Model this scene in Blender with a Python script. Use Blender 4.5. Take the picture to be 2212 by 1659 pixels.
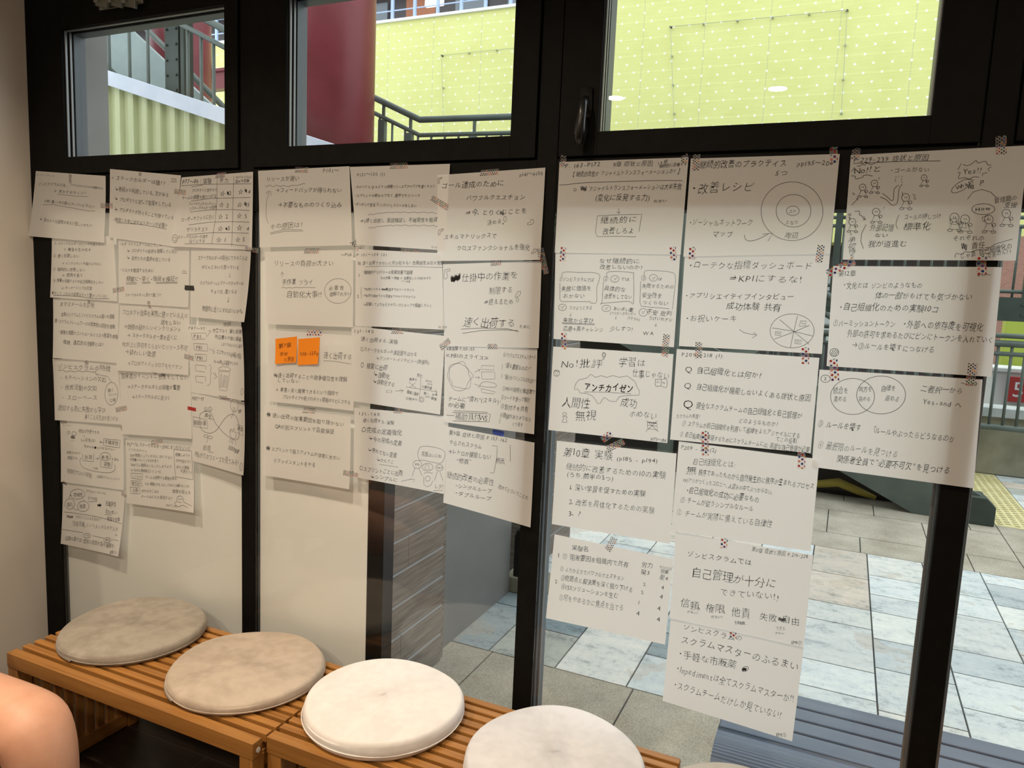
import bpy, math, random
import numpy as np
from mathutils import Vector, Matrix

for o in list(bpy.data.objects):
    bpy.data.objects.remove(o)
SC = bpy.context.scene
COL = SC.collection
random.seed(7)

# ------------------------------------------------------------------ camera, sky, exposure
CAM_LOC = (0.0, -1.67606, 1.46400)
CAM_RIGHT = (0.910339, 0.411612, 0.043123)
CAM_UP = (-0.091121, 0.097700, 0.991036)
CAM_FWD = (-0.403709, 0.906107, -0.126447)
CAM_LENS = 26.1066
cam = bpy.data.cameras.new('camera'); camo = bpy.data.objects.new('camera', cam); COL.objects.link(camo)
m = Matrix.Identity(4)
for i in range(3):
    m[i][0] = CAM_RIGHT[i]; m[i][1] = CAM_UP[i]; m[i][2] = -CAM_FWD[i]; m[i][3] = CAM_LOC[i]
camo.matrix_world = m
cam.sensor_fit = 'HORIZONTAL'; cam.sensor_width = 36.0; cam.lens = CAM_LENS
cam.clip_start = 0.02; cam.clip_end = 400
SC.camera = camo

w = bpy.data.worlds.new('overcast_sky'); SC.world = w; w.use_nodes = True
bg = w.node_tree.nodes['Background']
bg.inputs[0].default_value = (0.91, 0.965, 1.0, 1); bg.inputs[1].default_value = 2.15

SC.view_settings.view_transform = 'Standard'; SC.view_settings.look = 'None'
SC.view_settings.exposure = 0.0; SC.view_settings.gamma = 1.0; SC.view_settings.use_curve_mapping = False

# ceiling downlights: (x, y, power)
DOWNLIGHTS = [(-1.42, -2.82, 24), (-0.48, -2.85, 20), (-2.0, -1.05, 14), (-0.95, -1.0, 14), (0.35, -1.0, 7), (0.75, -2.85, 12)]
CEIL_Z = 2.664
for (lx, ly, lp) in DOWNLIGHTS:
    L = bpy.data.lights.new('downlight_lamp', 'AREA'); L.shape = 'DISK'; L.size = 0.10; L.energy = lp
    L.color = (1.0, 0.82, 0.61); L.spread = math.radians(180 if ly < -2 else 125)
    lo = bpy.data.objects.new('downlight_lamp', L); COL.objects.link(lo); lo.location = (lx, ly, CEIL_Z - 0.012)
    lo['kind'] = 'helper'

# ------------------------------------------------------------------ helpers
class MB:
    def __init__(s): s.v = []; s.f = []; s.m = []; s.uv = None; s.col = None
    def add(s, vs, fs, mi=0):
        b = len(s.v); s.v += [tuple(p) for p in vs]; s.f += [tuple(b + i for i in f) for f in fs]; s.m += [mi] * len(fs); return b
    def box(s, x0, x1, y0, y1, z0, z1, mi=0):
        vs = [(x, y, z) for z in (z0, z1) for y in (y0, y1) for x in (x0, x1)]
        s.add(vs, [(0, 2, 3, 1), (4, 5, 7, 6), (0, 1, 5, 4), (2, 6, 7, 3), (0, 4, 6, 2), (1, 3, 7, 5)], mi)
    def bar(s, a, b, w, h, mi=0, up=(0, 0, 1)):
        a = Vector(a); b = Vector(b); d = (b - a).normalized(); u = Vector(up)
        if abs(d.dot(u)) > .98: u = Vector((0, 1, 0))
        r = d.cross(u).normalized(); u = r.cross(d).normalized()
        vs = [p + r * (w / 2 * i) + u * (h / 2 * j) for p in (a, b) for j in (-1, 1) for i in (-1, 1)]
        s.add(vs, [(0, 1, 3, 2), (4, 6, 7, 5), (0, 4, 5, 1), (2, 3, 7, 6), (0, 2, 6, 4), (1, 5, 7, 3)], mi)
    def tube(s, path, r, n=12, mi=0):
        P = [Vector(p) for p in path]; R = r if isinstance(r, (list, tuple)) else [r] * len(P)
        ring = []; up = None
        for i, p in enumerate(P):
            d = (P[min(i + 1, len(P) - 1)] - P[max(i - 1, 0)]).normalized()
            if up is None: up = d.orthogonal().normalized()
            up = (up - d * up.dot(d)).normalized(); q = d.cross(up)
            ring.append([p + (up * math.cos(t) + q * math.sin(t)) * R[i] for t in [2 * math.pi * k / n for k in range(n)]])
        vs = [v for rg in ring for v in rg]; fs = []
        for i in range(len(P) - 1):
            for k in range(n):
                fs.append((i * n + k, i * n + (k + 1) % n, (i + 1) * n + (k + 1) % n, (i + 1) * n + k))
        fs.append(tuple(range(n - 1, -1, -1))); fs.append(tuple((len(P) - 1) * n + k for k in range(n)))
        s.add(vs, fs, mi)
    def lathe(s, prof, c=(0, 0, 0), n=64, mi=0):
        vs = []; fs = []
        for (r, z) in prof:
            for k in range(n):
                t = 2 * math.pi * k / n; vs.append((c[0] + r * math.cos(t), c[1] + r * math.sin(t), c[2] + z))
        for i in range(len(prof) - 1):
            for k in range(n): fs.append((i * n + k, i * n + (k + 1) % n, (i + 1) * n + (k + 1) % n, (i + 1) * n + k))
        fs.append(tuple(range(n - 1, -1, -1))); fs.append(tuple((len(prof) - 1) * n + k for k in range(n)))
        s.add(vs, fs, mi)
    def prism(s, poly, axis, a, b, mi=0):
        n = len(poly)
        def pt(q, t): return (q[0], t, q[1]) if axis == 'y' else ((t, q[0], q[1]) if axis == 'x' else (q[0], q[1], t))
        vs = [pt(q, a) for q in poly] + [pt(q, b) for q in poly]
        fs = [tuple(range(n)), tuple(range(2 * n - 1, n - 1, -1))] + [(i, n + i, n + (i + 1) % n, (i + 1) % n) for i in range(n)]
        s.add(vs, fs, mi)
    def mesh(s, name, mats, smooth=False):
        me = bpy.data.meshes.new(name); me.from_pydata(s.v, [], s.f)
        for mt in (mats if isinstance(mats, (list, tuple)) else [mats]): me.materials.append(mt)
        me.polygons.foreach_set('material_index', s.m)
        if smooth: me.polygons.foreach_set('use_smooth', [True] * len(s.f))
        me.update(); return me
    def build(s, name, mats, parent=None, smooth=False, bevel=0, fix=True):
        me = s.mesh(name, mats, smooth)
        if fix:
            import bmesh
            bm = bmesh.new(); bm.from_mesh(me); bmesh.ops.recalc_face_normals(bm, faces=bm.faces[:]); bm.to_mesh(me); bm.free()
        o = bpy.data.objects.new(name, me); COL.objects.link(o)
        if parent is not None: o.parent = parent
        if bevel:
            b = o.modifiers.new('bevel', 'BEVEL'); b.width = bevel; b.segments = 2; b.limit_method = 'ANGLE'; b.angle_limit = math.radians(40)
        return o
def tag(o, label, cat, group=None):
    o['label'] = label; o['category'] = cat
    if group: o['group'] = group
    return o
def struct(o): o['kind'] = 'structure'; return o
def empty(name, loc=(0, 0, 0)):
    o = bpy.data.objects.new(name, None); COL.objects.link(o); o.location = loc; return o
def dup(root, loc):
    r = root.copy(); COL.objects.link(r); r.location = loc
    for ch in list(root.children):
        c = ch.copy(); COL.objects.link(c); c.parent = r
        for g in list(ch.children):
            d = g.copy(); COL.objects.link(d); d.parent = c
    return r

# ------------------------------------------------------------------ materials
class NT:
    def __init__(s, name):
        s.m = bpy.data.materials.new(name); s.m.use_nodes = True; s.t = s.m.node_tree; s.n = s.t.nodes; s.l = s.t.links
        s.b = s.n['Principled BSDF']; s.out = s.n['Material Output']
    def node(s, t, **k):
        x = s.n.new(t)
        for a, b in k.items(): setattr(x, a, b)
        return x
    def link(s, a, b): s.l.new(a, b)
    def math(s, op, a, b=None, c=None):
        x = s.node('ShaderNodeMath', operation=op)
        for i, q in enumerate((a, b, c)):
            if q is None: continue
            if isinstance(q, (int, float)): x.inputs[i].default_value = q
            else: s.link(q, x.inputs[i])
        return x.outputs[0]
    def ramp(s, fac, stops, mode='LINEAR'):
        r = s.node('ShaderNodeValToRGB'); r.color_ramp.interpolation = mode
        el = r.color_ramp.elements
        while len(el) < len(stops): el.new(0.5)
        for e, (p, c) in zip(el, stops): e.position = p; e.color = (*c, 1)
        s.link(fac, r.inputs[0]); return r.outputs[0]
    def noise(s, scale, detail=4, vec=None, rough=.55):
        x = s.node('ShaderNodeTexNoise'); x.inputs['Scale'].default_value = scale; x.inputs['Detail'].default_value = detail; x.inputs['Roughness'].default_value = rough
        if vec is not None: s.link(vec, x.inputs['Vector'])
        return x.outputs['Fac']
    def coords(s, scale=(1, 1, 1), kind='Object'):
        c = s.node('ShaderNodeTexCoord'); mp = s.node('ShaderNodeMapping'); mp.inputs['Scale'].default_value = scale
        s.link(c.outputs[kind], mp.inputs['Vector']); return mp.outputs[0]
    def bump(s, h, strength=.3, dist=.01):
        b = s.node('ShaderNodeBump'); b.inputs['Strength'].default_value = strength; b.inputs['Distance'].default_value = dist
        s.link(h, b.inputs['Height']); s.link(b.outputs[0], s.b.inputs['Normal'])
    def mix(s, fac, a, b):
        x = s.node('ShaderNodeMix', data_type='RGBA')
        for i, q in ((0, fac), (6, a), (7, b)):
            if isinstance(q, (int, float)): x.inputs[i].default_value = q
            elif isinstance(q, tuple): x.inputs[i].default_value = (*q, 1)
            else: s.link(q, x.inputs[i])
        return x.outputs[2]
def plain(name, c, rough=.5, metal=0, spec=.5, emit=0):
    t = NT(name); t.b.inputs['Base Color'].default_value = (*c, 1); t.b.inputs['Roughness'].default_value = rough; t.b.inputs['Metallic'].default_value = metal
    t.b.inputs['Specular IOR Level'].default_value = spec
    if emit: t.b.inputs['Emission Color'].default_value = (*c, 1); t.b.inputs['Emission Strength'].default_value = emit
    return t.m
def noisy(name, c0, c1, scale, rough=.6, bump=0, kscale=(1, 1, 1), detail=5, spec=.4, dist=.01, p0=.35, p1=.65):
    t = NT(name); v = t.coords(kscale); f = t.noise(scale, detail, v)
    t.link(t.ramp(f, [(p0, c0), (p1, c1)]), t.b.inputs['Base Color']); t.b.inputs['Roughness'].default_value = rough; t.b.inputs['Specular IOR Level'].default_value = spec
    if bump: t.bump(f, bump, dist)
    return t.m

M = {}
M['frame'] = noisy('black_anodised_frame', (.0035, .0034, .0032), (.0052, .005, .0047), 30, .62, spec=.10)
M['frame_out'] = plain('daylit_outer_frame', (.10, .118, .135), .4, .2)  # same frame metal, paler: daylight on the outer side put into the colour
M['bead'] = plain('pale_glazing_bead', (.22, .23, .24), .35, .5)
M['seal'] = plain('dark_seal', (.015, .016, .018), .6)
def glass_mat():
    t = NT('clear_window_glass'); t.n.remove(t.b)
    tr = t.node('ShaderNodeBsdfTransparent'); tr.inputs[0].default_value = (.975, .985, .98, 1)
    gl = t.node('ShaderNodeBsdfGlossy'); gl.inputs['Roughness'].default_value = 0.0
    fr = t.node('ShaderNodeFresnel'); ge = t.node('ShaderNodeNewGeometry')
    t.link(t.math('ADD', 1.42, t.math('MULTIPLY', ge.outputs['Backfacing'], 1 / 1.42 - 1.42)), fr.inputs['IOR'])
    mx = t.node('ShaderNodeMixShader'); t.link(fr.outputs[0], mx.inputs[0]); t.link(tr.outputs[0], mx.inputs[1]); t.link(gl.outputs[0], mx.inputs[2]); t.link(mx.outputs[0], t.out.inputs[0])
    return t.m
M['glass'] = glass_mat()
def paper_mat(name, c, trans, tc=None):
    t = NT(name); t.n.remove(t.b)
    v = t.coords((1, 1, 1)); f = t.noise(7, 3, v)
    col = t.ramp(f, [(.3, tuple(x * .97 for x in c)), (.7, c)])
    d = t.node('ShaderNodeBsdfDiffuse'); t.link(col, d.inputs[0])
    s = t.node('ShaderNodeBsdfTranslucent'); s.inputs[0].default_value = (*(tc or c), 1)
    mx = t.node('ShaderNodeMixShader'); mx.inputs[0].default_value = trans
    t.link(d.outputs[0], mx.inputs[1]); t.link(s.outputs[0], mx.inputs[2]); t.link(mx.outputs[0], t.out.inputs[0])
    return t.m
M['paper'] = paper_mat('white_copy_paper', (.88, .865, .845), .50, (.90, .92, .95))
M['sticky'] = paper_mat('orange_sticky_paper', (.86, .27, .028), .12)
M['ink'] = plain('black_marker_ink', (.014, .013, .014), .6, spec=.2)
def tape_mat(name, pitch, rad, cols, base=(.80, .76, .73), clear=.72):
    t = NT(name); t.n.remove(t.b)
    c = t.node('ShaderNodeTexCoord'); sp = t.node('ShaderNodeSeparateXYZ'); t.link(c.outputs['UV'], sp.inputs[0])
    u = t.math('DIVIDE', sp.outputs[0], pitch); v = t.math('DIVIDE', sp.outputs[1], pitch * .62)
    row = t.math('FLOOR', v); odd = t.math('MODULO', t.math('ABSOLUTE', row), 2.0)
    u2 = t.math('ADD', u, t.math('MULTIPLY', odd, .5)); cu = t.math('FLOOR', u2)
    du = t.math('SUBTRACT', t.math('FRACT', u2), .5); dv = t.math('MULTIPLY', t.math('SUBTRACT', t.math('FRACT', v), .5), .62)
    dist = t.math('SQRT', t.math('ADD', t.math('MULTIPLY', du, du), t.math('MULTIPLY', dv, dv)))
    inside = t.math('LESS_THAN', dist, rad)
    cb = t.node('ShaderNodeCombineXYZ'); t.link(cu, cb.inputs[0]); t.link(row, cb.inputs[1])
    wn = t.node('ShaderNodeTexWhiteNoise', noise_dimensions='2D'); t.link(cb.outputs[0], wn.inputs['Vector'])
    n = len(cols); dot = t.ramp(wn.outputs['Value'], [(i / n, q) for i, q in enumerate(cols)], 'CONSTANT')
    col = t.mix(inside, base, dot)
    d = t.node('ShaderNodeBsdfDiffuse'); t.link(col, d.inputs[0]); s = t.node('ShaderNodeBsdfTranslucent'); t.link(col, s.inputs[0])
    m1 = t.node('ShaderNodeMixShader'); m1.inputs[0].default_value = .4; t.link(d.outputs[0], m1.inputs[1]); t.link(s.outputs[0], m1.inputs[2])
    tr = t.node('ShaderNodeBsdfTransparent'); m2 = t.node('ShaderNodeMixShader')
    t.link(t.math('MULTIPLY', t.math('SUBTRACT', 1.0, inside), clear), m2.inputs[0]); t.link(m1.outputs[0], m2.inputs[1]); t.link(tr.outputs[0], m2.inputs[2]); t.link(m2.outputs[0], t.out.inputs[0])
    return t.m
RED, NAVY, BLACK, GREEN, ORANGE, PINK, PURPLE = (.42, .04, .035), (.03, .05, .20), (.012, .01, .012), (.03, .17, .06), (.62, .26, .07), (.62, .22, .20), (.14, .03, .16)
TAPES = [tape_mat('small_dot_washi_tape', .0058, .235, [RED, BLACK, NAVY, BLACK, ORANGE, GREEN, RED, BLACK]),
         tape_mat('dark_dot_washi_tape', .0055, .27, [BLACK, BLACK, NAVY, BLACK, RED]),
         tape_mat('large_dot_washi_tape', .0098, .25, [RED, GREEN, NAVY, ORANGE, PURPLE, PINK, NAVY, RED]),
         plain('black_tape', (.02, .02, .022), .5), plain('red_foil_tape', (.35, .02, .02), .4), plain('blue_foil_tape', (.05, .09, .42), .25, .3)]
def wood(name, c0, c1, c2, axis):
    t = NT(name); sc = {'x': (1.2, 28, 28), 'y': (28, 1.2, 28), 'z': (28, 28, 1.2)}[axis]
    v = t.coords(sc); f = t.noise(2.2, 6, v, .6); v2 = t.coords((2, 2, 2)); g = t.noise(1.7, 2, v2)
    oi = t.node('ShaderNodeObjectInfo')
    col = t.ramp(f, [(.30, c0), (.5, c1), (.72, c2)])
    hv = t.node('ShaderNodeHueSaturation'); t.link(col, hv.inputs['Color'])
    t.link(t.math('ADD', t.math('MULTIPLY', oi.outputs['Random'], .22), t.math('ADD', t.math('MULTIPLY', g, .2), .78)), hv.inputs['Value'])
    t.link(hv.outputs[0], t.b.inputs['Base Color']); t.b.inputs['Roughness'].default_value = .42; t.bump(f, .08, .002)
    return t.m
BA = ((.25, .102, .022), (.36, .160, .038), (.43, .205, .056))
M['bamboo_x'] = wood('bamboo_along', *BA, 'x'); M['bamboo_y'] = wood('bamboo_across', *BA, 'y'); M['bamboo_z'] = wood('bamboo_upright', *BA, 'z')
M['plug'] = plain('white_screw_cap', (.75, .74, .72), .4)
M['plaster'] = noisy('cream_plaster', (.68, .63, .57), (.71, .66, .595), 3, .85, .0)
M['board'] = plain('white_backing', (.86, .86, .85), .5)
M['floor'] = None
def floor_mat():
    t = NT('dark_wood_tile'); v = t.coords((2, 14, 1)); f = t.noise(3, 5, v)
    t.link(t.ramp(f, [(.3, (.016, .010, .007)), (.7, (.034, .021, .014))]), t.b.inputs['Base Color']); t.b.inputs['Roughness'].default_value = .4
    return t.m
M['floor'] = floor_mat(); M['grout_in'] = plain('floor_joint', (.22, .18, .14), .7)
def velvet(name, c0, c1):
    t = NT(name); v = t.coords((1, 1, 1)); f = t.noise(9, 6, v, .6); g = t.noise(38, 4, v, .6)
    s = t.math('ADD', t.math('MULTIPLY', f, .65), t.math('MULTIPLY', g, .35))
    t.link(t.ramp(s, [(.38, c0), (.60, c1)]), t.b.inputs['Base Color']); t.b.inputs['Roughness'].default_value = .85
    t.b.inputs['Sheen Weight'].default_value = .25; t.b.inputs['Sheen Roughness'].default_value = .4; t.bump(f, .12, .02)
    return t.m
M['zip'] = plain('cushion_zip', (.25, .22, .19), .6)
M['skin'] = None
def skin_mat():
    t = NT('skin'); v = t.coords((1, 1, 1)); f = t.noise(14, 5, v)
    t.link(t.ramp(f, [(.35, (.60, .31, .20)), (.68, (.68, .37, .25))]), t.b.inputs['Base Color']); t.b.inputs['Roughness'].default_value = .5
    t.b.inputs['Subsurface Weight'].default_value = .12; t.b.inputs['Subsurface Radius'].default_value = (.02, .008, .004)
    return t.m
M['skin'] = skin_mat()
M['shirt'] = noisy('navy_shirt', (.03, .035, .055), (.045, .05, .075), 40, .9); M['shorts'] = noisy('khaki_shorts', (.23, .19, .13), (.28, .235, .165), 40, .9)
M['hair'] = plain('black_hair', (.012, .010, .009), .5); M['shoe'] = plain('dark_shoe', (.03, .03, .033), .6); M['eye'] = plain('eye_dark', (.02, .015, .012), .3); M['lip'] = plain('lip', (.42, .16, .13), .5)
# outside
GREEN_STEEL = noisy('green_grey_painted_steel', (.088, .115, .10), (.115, .145, .128), 5, .45)
DARK_STEEL = noisy('dark_green_steel', (.035, .052, .042), (.05, .07, .058), 5, .5)
PALE_STEEL = noisy('pale_grey_green_steel', (.25, .33, .33), (.33, .41, .41), 3, .45)
CAP_STEEL = noisy('pale_aluminium_cap', (.60, .66, .76), (.70, .75, .85), 4, .45)
RED_STEEL = noisy('dark_red_painted_steel', (.17, .022, .032), (.215, .030, .042), 2.5, .35)
CORR = noisy('yellow_green_corrugated_sheet', (.44, .47, .24), (.55, .58, .33), 1.6, .55, kscale=(1, 1, .4))
M['clad'] = None
def clad_mat():
    t = NT('weathered_timber_cladding'); c = t.node('ShaderNodeTexCoord'); mp = t.node('ShaderNodeMapping'); mp.inputs['Scale'].default_value = (3, 2.2, 42); t.link(c.outputs['Object'], mp.inputs[0])
    f = t.noise(2.4, 7, mp.outputs[0], .65); mp2 = t.node('ShaderNodeMapping'); mp2.inputs['Scale'].default_value = (3, 3, 8.3); t.link(c.outputs['Object'], mp2.inputs[0]); g = t.noise(1.2, 2, mp2.outputs[0])
    col = t.mix(g, t.ramp(f, [(.3, (.095, .070, .052)), (.7, (.23, .18, .14))]), t.ramp(f, [(.3, (.125, .108, .092)), (.7, (.27, .24, .21))]))
    t.link(col, t.b.inputs['Base Color']); t.b.inputs['Roughness'].default_value = .75; t.bump(f, .25, .004)
    return t.m
M['clad'] = clad_mat(); M['clad_edge_highlight'] = plain('cladding_arris_highlight', (.26, .26, .255), .6)  # edge colour is a painted highlight along the plank chamfers
M['grey_panel'] = noisy('dark_grey_metal_panel', (.135, .132, .125), (.175, .172, .165), 2, .42)
M['black_post'] = plain('black_gloss_post', (.005, .006, .007), .3, spec=.2)
M['concrete'] = noisy('mossy_concrete', (.22, .21, .15), (.36, .335, .245), 3.5, .85, .2)
M['stone_cap'] = noisy('pale_stone_cap', (.48, .53, .52), (.62, .66, .66), 6, .7)
M['blue_bench'] = noisy('blue_grey_bench_resin', (.115, .150, .215), (.145, .182, .25), 3, .38, kscale=(.5, 8, 8))
M['bench_gap'] = plain('bench_leg_and_gap_shade', (.02, .022, .028), .6)
M['white_paint'] = plain('white_paint', (.78, .80, .80), .5); M['sign_red'] = plain('sign_red', (.42, .035, .035), .5)
M['brick'] = None
def brick_mat():
    t = NT('pink_brick'); c = t.node('ShaderNodeTexCoord'); mp = t.node('ShaderNodeMapping'); mp.inputs['Rotation'].default_value = (math.radians(90), 0, 0); t.link(c.outputs['Object'], mp.inputs[0])
    b = t.node('ShaderNodeTexBrick'); b.inputs['Scale'].default_value = 9; b.inputs['Color1'].default_value = (.40, .20, .145, 1); b.inputs['Color2'].default_value = (.33, .16, .115, 1); b.inputs['Mortar'].default_value = (.42, .29, .24, 1); b.inputs['Mortar Size'].default_value = .02
    t.link(mp.outputs[0], b.inputs['Vector']); t.link(b.outputs[0], t.b.inputs['Base Color']); t.b.inputs['Roughness'].default_value = .85
    return t.m
M['brick'] = brick_mat()
def dotted_wall_mat():
    t = NT('yellow_green_dotted_cladding'); c = t.node('ShaderNodeTexCoord'); sp = t.node('ShaderNodeSeparateXYZ'); t.link(c.outputs['Object'], sp.inputs[0])
    x, z = sp.outputs[0], sp.outputs[2]
    u = t.math('DIVIDE', x, .312); v = t.math('DIVIDE', z, .1655); row = t.math('FLOOR', v); odd = t.math('MODULO', t.math('ABSOLUTE', row), 2.0)
    du = t.math('MULTIPLY', t.math('SUBTRACT', t.math('FRACT', t.math('ADD', u, t.math('MULTIPLY', odd, .5))), .5), .312)
    dv = t.math('MULTIPLY', t.math('SUBTRACT', t.math('FRACT', v), .5), .1655)
    dot = t.math('LESS_THAN', t.math('MAXIMUM', t.math('ABSOLUTE', du), t.math('ABSOLUTE', dv)), .0195)
    jl = t.math('LESS_THAN', t.math('ABSOLUTE', t.math('SUBTRACT', t.math('FRACT', t.math('DIVIDE', x, 1.248)), .5)), .007)
    hl = t.math('LESS_THAN', t.math('ABSOLUTE', t.math('SUBTRACT', t.math('FRACT', t.math('DIVIDE', z, .331)), .25)), .03)
    f = t.noise(1.3, 5, c.outputs['Object']); st = t.coords((1, 1, 22)); g = t.noise(2.2, 4, st)
    base = t.ramp(t.math('ADD', t.math('MULTIPLY', f, .5), t.math('MULTIPLY', g, .5)), [(.35, (.66, .68, .24)), (.65, (.74, .76, .31))])
    c1 = t.mix(t.math('MULTIPLY', hl, .35), base, (.86, .86, .42)); c2 = t.mix(t.math('MULTIPLY', jl, .45), c1, (.42, .46, .30)); c3 = t.mix(t.math('MULTIPLY', dot, .8), c2, (.95, .97, .93))
    t.link(c3, t.b.inputs['Base Color']); t.b.inputs['Roughness'].default_value = .8
    return t.m
M['dotted'] = dotted_wall_mat()
def tile_mat(name, bscale, grain):
    t = NT(name); a = t.node('ShaderNodeAttribute'); a.attribute_name = 'tile_colour'
    v = t.coords((1, 1, 1)); f = t.noise(bscale, 7, t.coords((.8, 1.9, 1)), .68); g = t.noise(grain, 3, v, .7); big = t.noise(3.0, 5, v)
    s = t.math('ADD', t.math('MULTIPLY', f, .6), t.math('MULTIPLY', g, .4))
    k = t.ramp(s, [(.36, (.52, .56, .58)), (.47, (.92, .94, .95)), (.56, (1.04, 1.03, 1.01)), (.68, (1.14, 1.12, 1.08))])
    mx = t.node('ShaderNodeMix', data_type='RGBA', blend_type='MULTIPLY'); mx.inputs[0].default_value = 1.0; t.link(a.outputs['Color'], mx.inputs[6]); t.link(k, mx.inputs[7])
    wm = t.mix(t.math('MULTIPLY', t.math('GREATER_THAN', big, .60), .35), mx.outputs[2], (.50, .41, .30))
    t.link(wm, t.b.inputs['Base Color']); t.b.inputs['Roughness'].default_value = .55; t.bump(s, .22, .01)
    return t.m
M['slate'] = tile_mat('riven_slate_tile', 7, 40)
def aggregate():
    t = NT('beige_aggregate_paver'); v = t.coords((1, 1, 1)); f = t.noise(260, 2, v, .7); g = t.noise(4, 5, v)
    s = t.math('ADD', t.math('MULTIPLY', f, .6), t.math('MULTIPLY', g, .4))
    t.link(t.ramp(s, [(.34, (.22, .19, .135)), (.5, (.40, .36, .28)), (.64, (.56, .52, .43))]), t.b.inputs['Base Color']); t.b.inputs['Roughness'].default_value = .8; t.bump(f, .2, .003)
    return t.m
M['aggregate'] = aggregate(); M['grout'] = plain('paving_joint', (.085, .088, .085), .9)
M['tactile'] = noisy('yellow_tactile_tile', (.62, .55, .26), (.72, .66, .36), 8, .75); M['tactile_bar'] = noisy('worn_tactile_bar', (.38, .34, .18), (.56, .50, .28), 30, .8)
M['warm_shop'] = plain('lit_shop_window', (1.0, .72, .38), .5, emit=1.1); M['tube_light'] = plain('tube_light', (1.0, .98, .9), .5, emit=3.0)
M['dark_shop'] = plain('dark_shopfront', (.05, .045, .05), .4); M['fascia'] = plain('maroon_fascia', (.18, .05, .075), .6); M['netting'] = plain('black_netting', (.006, .007, .006), .9)
M['lime'] = plain('lime_panel', (.45, .55, .08), .5); M['blue_rail'] = plain('pale_blue_rail', (.42, .55, .78), .5); M['chrome'] = plain('worn_metal_bracket', (.32, .33, .30), .35, .8)
M['trim_white'] = plain('white_downlight_trim', (.8, .79, .77), .4)

# ------------------------------------------------------------------ the room
ROOM_X0, ROOM_X1, ROOM_Y0 = -2.562, 3.0, -4.6
b = MB(); b.box(ROOM_X0, ROOM_X1, ROOM_Y0, 0.06, -0.12, -0.002, 1)
rowy = 0.06; k = 0
while rowy > ROOM_Y0:
    y0 = max(rowy - .166, ROOM_Y0); xs = ROOM_X0 + (-.31 if k % 2 else 0.0)
    while xs < ROOM_X1:
        b.box(max(xs, ROOM_X0) + .0015, min(xs + 1.2, ROOM_X1) - .0015, y0 + .0015, rowy - .0015, -.01, 0.0, 0); xs += 1.2
    rowy = y0; k += 1
struct(b.build('floor', [M['floor'], M['grout_in']]))
b = MB(); b.box(ROOM_X0 - .15, ROOM_X1 + .15, ROOM_Y0 - .15, .2, CEIL_Z, CEIL_Z + .2); struct(b.build('ceiling', plain('white_ceiling', (.72, .70, .67), .9)))
b = MB(); b.box(ROOM_X0 - .15, ROOM_X0, ROOM_Y0 - .15, 0.0, -.12, CEIL_Z); struct(b.build('wall_left', M['plaster']))
b = MB(); b.box(ROOM_X1, ROOM_X1 + .15, ROOM_Y0 - .15, .2, -.12, CEIL_Z); struct(b.build('wall_right', M['plaster']))
b = MB(); b.box(ROOM_X0, ROOM_X1, ROOM_Y0 - .15, ROOM_Y0, -.12, CEIL_Z); struct(b.build('wall_back', plain('warm_grey_back_wall', (.30, .27, .24), .9)))
for (lx, ly, lp) in DOWNLIGHTS:
    pass
dl = MB(); dl.lathe([(.052, 0), (.075, 0), (.078, -.006), (.070, -.010), (.054, -.010), (.052, -.004)], n=40)
proto = None
for i, (lx, ly, lp) in enumerate(DOWNLIGHTS):
    if proto is None:
        proto = dl.build('downlight', M['trim_white'], smooth=True); proto.location = (lx, ly, CEIL_Z); o = proto
    else:
        o = proto.copy(); COL.objects.link(o); o.location = (lx, ly, CEIL_Z)
    tag(o, 'small round white recessed ceiling downlight above the bench room', 'light', 'ceiling downlights')

# window wall: mullions, transoms, sashes
MUL = [(-2.562, -2.469), (-1.631, -1.581), (-.707, -.656), (.199, .249), (1.105, 1.155), (2.01, 2.06), (2.93, 3.0)]
T0, T1, HEAD = 1.654, 1.772, 2.33
for i, (x0, x1) in enumerate(MUL):
    b = MB(); b.box(x0, x1, 0.0, .016, .0, CEIL_Z); b.box(x0 - .004 if i else x0, x1 + .004, .016, .075, 0, CEIL_Z, 1)
    b.box(x0 - .010 if i else x0, x1 + .010, .030, .036, 0, CEIL_Z, 2)
    struct(b.build('trim_%d' % (i + 1), [M['frame'], M['frame_out'], M['bead']], bevel=.001))
n = len(MUL)
b = MB()
for i in range(len(MUL) - 1):
    x0, x1 = MUL[i][1], MUL[i + 1][0]
    b.box(x0, x1, 0.001, .07, T0, T1); b.box(x0, x1, .001, .07, 0, .05); b.box(x0, x1, .001, .07, HEAD, CEIL_Z)
struct(b.build('trim_%d' % (n + 1), M['frame'], bevel=.001))
b = MB(); b.box(ROOM_X0 - .2, 9, .075, .35, CEIL_Z, 5.5); b.box(-8, ROOM_X0, .02, .3, -.2, 5.5); b.box(3.0, 9, .02, .3, -.2, 5.5); struct(b.build('wall_outside', noisy('grey_facade', (.30, .30, .29), (.36, .36, .35), 3, .8)))
OPEN = [(-2.378, -1.685), (-1.46, -.777), (-.558, .111), (.36, 1.0), (1.27, 1.9), (2.17, 2.82)]
Z0, Z1 = 1.829, 2.226
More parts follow.
